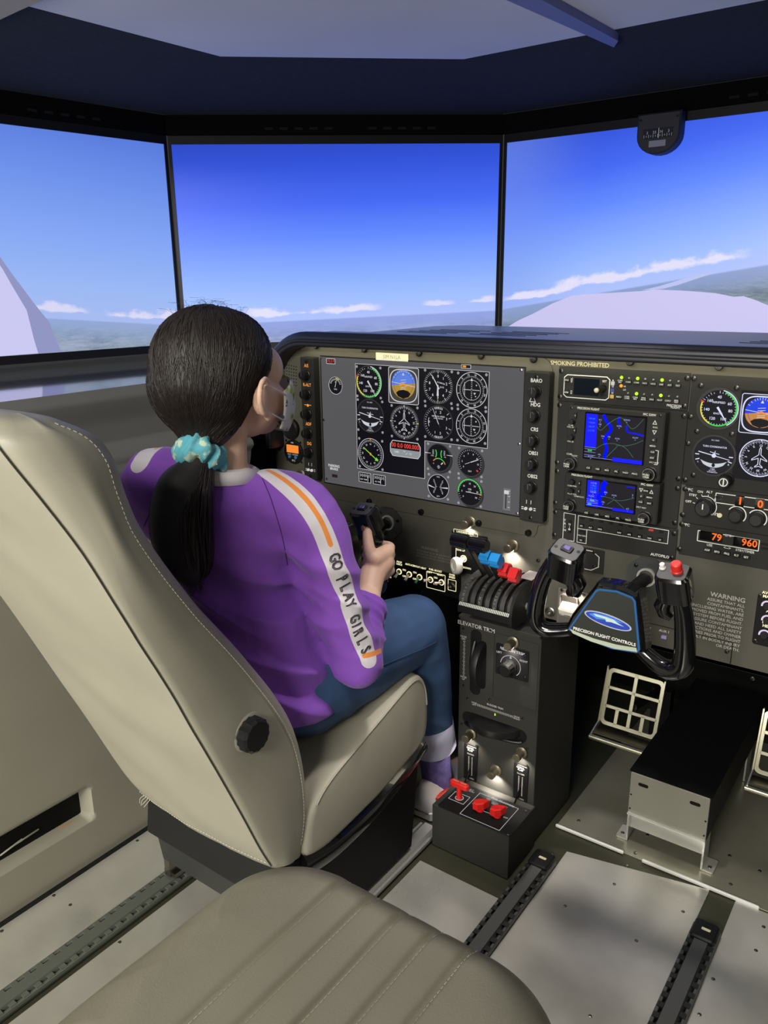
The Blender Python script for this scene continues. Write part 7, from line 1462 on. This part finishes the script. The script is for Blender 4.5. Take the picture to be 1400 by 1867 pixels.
for k in range(1500):
    a = rnd.uniform(0, 2 * pi); zz = rnd.uniform(-.35, 1.0); q = sqrt(max(0, 1 - zz * zz)); s0 = Vector((-1.0 + .09 * q * cos(a), .89 + .11 * q * sin(a), 1.07 + .095 * zz))
    if s0.y > .955 and s0.z < 1.10: continue
    pts = []; jit = Vector((rnd.uniform(-.008, .008), rnd.uniform(-.008, .008), 0)); n = 9; p = s0
    tgt = SCR + Vector((rnd.uniform(-.012, .012), rnd.uniform(-.012, .012), .012))
    for i in range(n):
        f_ = i / (n - 1); p = s0.lerp(tgt, f_ ** 1.1) + jit * sin(pi * f_); h = ht.find_nearest(p); pts.append(h[0] + h[1] * (.0006 + .0012 * noise.noise(s0 * 40)))
    b.tube(pts, [.0005] + [.0010] * (n - 2) + [.0006], 3, caps=False)
for k in range(900):
    a = rnd.uniform(0, 2 * pi); rr_ = rnd.uniform(.92, 1.07); i0 = rnd.randint(0, 6); i1 = rnd.randint(20, len(TAIL) - 1); pts = []; w0 = rnd.uniform(-.5, .5)
    for i in range(i0, i1, 3):
        an = a + w0 * (i - i0) / 20; pts.append(TAIL[i] + Vector((cos(an), sin(an) * .9, 0)) * tr_[i] * rr_ + Vector((0, 0, .004 * rnd.uniform(-1, 1))))
    if len(pts) > 2: b.tube(pts, .0010, 3, caps=False)
tag(b.build('hair_strands', mat('hair_strand', (38, 30, 27), .48), ho, 180), kind='stuff')
b = MB(PI_)
for k in range(60):
    a = rnd.uniform(0, 2 * pi); q_ = rnd.uniform(0, .75); s0 = Vector((-1.0 + .10 * q_ * cos(a), .89 + .11 * q_ * sin(a), 1.18)); h = ht.find_nearest(s0); s0 = h[0]; dn = h[1]; sd_ = Vector((rnd.uniform(-1, 1), rnd.uniform(-1, 1), .1)).normalized(); ln = rnd.uniform(.008, .026)
    b.tube([s0, s0 + (dn * .4 + sd_ * .5) * ln, s0 + (dn * .30 + sd_ * 1.3) * ln], .00018, 3, caps=False)
for k in range(40):
    s0 = TAIL[-1] + Vector((rnd.uniform(-.014, .014), rnd.uniform(-.014, .014), .02)); b.tube([s0, s0 + Vector((rnd.uniform(-.006, .006), rnd.uniform(-.006, .006), -.025)), s0 + Vector((rnd.uniform(-.012, .012), rnd.uniform(-.010, .010), -.045))], [.0008, .0007, .0003], 3, caps=False)
tag(b.build('stray_hairs', mat('hair_strand', (38, 30, 27), .48), ho, 180), kind='stuff')
b = MB(); ax = (TAIL[4] - SCR).normalized(); e1 = ax.cross(Vector((1, 0, 0))).normalized(); e2 = ax.cross(e1)
NS = 46
for_r = []
ringp = []
for i in range(NS):
    a = 2 * pi * i / NS; R0_ = .022 + .004 * sin(5 * a); ringp.append((SCR + ax * (.008 + .005 * sin(4 * a + 1)) + (e1 * cos(a) + e2 * sin(a)) * R0_, .0190 + .0045 * sin(7 * a) + .003 * sin(13 * a + 2)))
b.tube([q[0] for q in ringp], [q[1] for q in ringp], 14, closed=True); sm3 = remesh(b, .003, 2, .5, 'scrunchie'); v = mverts(sm3); nr = np.empty(len(sm3.vertices) * 3); sm3.vertices.foreach_get('normal', nr); nr = nr.reshape(-1, 3)
d_ = v - np.array(tuple(SCR)); ang = np.arctan2(d_ @ np.array(tuple(e2)), d_ @ np.array(tuple(e1))); setverts(sm3, v + nr * (.0032 * np.sin(ang * 11 + 3 * nz(v, 40)) + .003 * nz(v, 60, 2))[:, None]); sm3.transform(PI_)
SCM = mat('teal_scrunchie', (104, 184, 196), .85, bump=.4, bscale=700, dist=.001); X.nt = SCM.node_tree; tcn = X.nt.nodes.new('ShaderNodeTexCoord'); n1 = tex(tcn.outputs['Object'], 55, 1, 1, 3, .5); X.nt.links.new(mixc(smooth(n1, .50, .60), (96, 176, 192), (196, 216, 190)).k, SCM.node_tree.nodes['Principled BSDF'].inputs['Base Color']); put('scrunchie', sm3, SCM, pr)
# face mask
rings = []; nu, nv_ = 30, 14
def mpt(u, vv, off=0.0):
    th = radians(-78 + 156 * u); z = 1.034 - .092 * vv; bul = sin(pi * min(1, max(0, vv))) ** .6; rx_, ry_ = .0600 + .006 * bul + off, .072 + .022 * bul * (1 - abs(2 * u - 1) ** 1.5) + off
    zz = z + (.010 * (1 - abs(2 * u - 1)) if vv < .15 else 0) - .012 * abs(2 * u - 1) ** 2 * (1 - vv) + .018 * abs(2 * u - 1) ** 2 * vv
    return Vector((-1.0 + rx_ * sin(th), .974 + ry_ * cos(th) - .012 * vv, zz + .002 * sin(9 * vv) * 1))
b = MB(PI_)
o_ = [[mpt(i / nu, j / nv_, .004) for i in range(nu + 1)] for j in range(nv_ + 1)]; n_ = [[mpt(i / nu, j / nv_, .0025) for i in range(nu + 1)] for j in range(nv_ + 1)]
V_ = [p for r in o_ for p in r] + [p for r in n_ for p in r]; w_ = nu + 1; of = w_ * (nv_ + 1); F_ = []
for j in range(nv_):
    for i in range(nu): a = j * w_ + i; F_ += [(a, a + w_, a + w_ + 1, a + 1), (of + a, of + a + 1, of + a + w_ + 1, of + a + w_)]
for i in range(nu): F_ += [(i, i + 1, of + i + 1, of + i), (nv_ * w_ + i + 1, nv_ * w_ + i, of + nv_ * w_ + i, of + nv_ * w_ + i + 1)]
for j in range(nv_): F_ += [(j * w_, of + j * w_, of + (j + 1) * w_, (j + 1) * w_), (j * w_ + nu, (j + 1) * w_ + nu, of + (j + 1) * w_ + nu, of + j * w_ + nu)]
b.add(V_, F_); MK = mat('printed_cotton', (222, 222, 214), .85, bump=.2, bscale=900); X.nt = MK.node_tree; tcn = X.nt.nodes.new('ShaderNodeTexCoord'); n1 = tex(tcn.outputs['Object'], 38, 1, 1, 2, .5); n2 = tex(tcn.outputs['Object'], 60, 1, 1, 2, .5, 5.0)
c = mixc(smooth(n1, .57, .60), (222, 222, 216), (190, 200, 60)); c = mixc(smooth(n2, .62, .64), c, (96, 98, 92)); X.nt.links.new(c.k, MK.node_tree.nodes['Principled BSDF'].inputs['Base Color']); mo = b.build('face_mask', MK, pr, 180)
for s in (-1, 1):
    for vv, ez in ((.12, 1.046), (.80, 1.000)):
        m0 = mpt(1 if s > 0 else 0, vv, .004); e0 = Vector((-1.0 + s * .0795, .926, ez)); mid = m0.lerp(e0, .5) + Vector((s * .005, 0, 0)); b = MB(PI_); b.tube(catmull([m0 + Vector((0, .004, 0)), mid, e0, e0 + Vector((-s * .006, -.005, 0))], 5), .0015, 6); b.build('ear_loop', mat('white_elastic', (226, 220, 220), .8), mo)
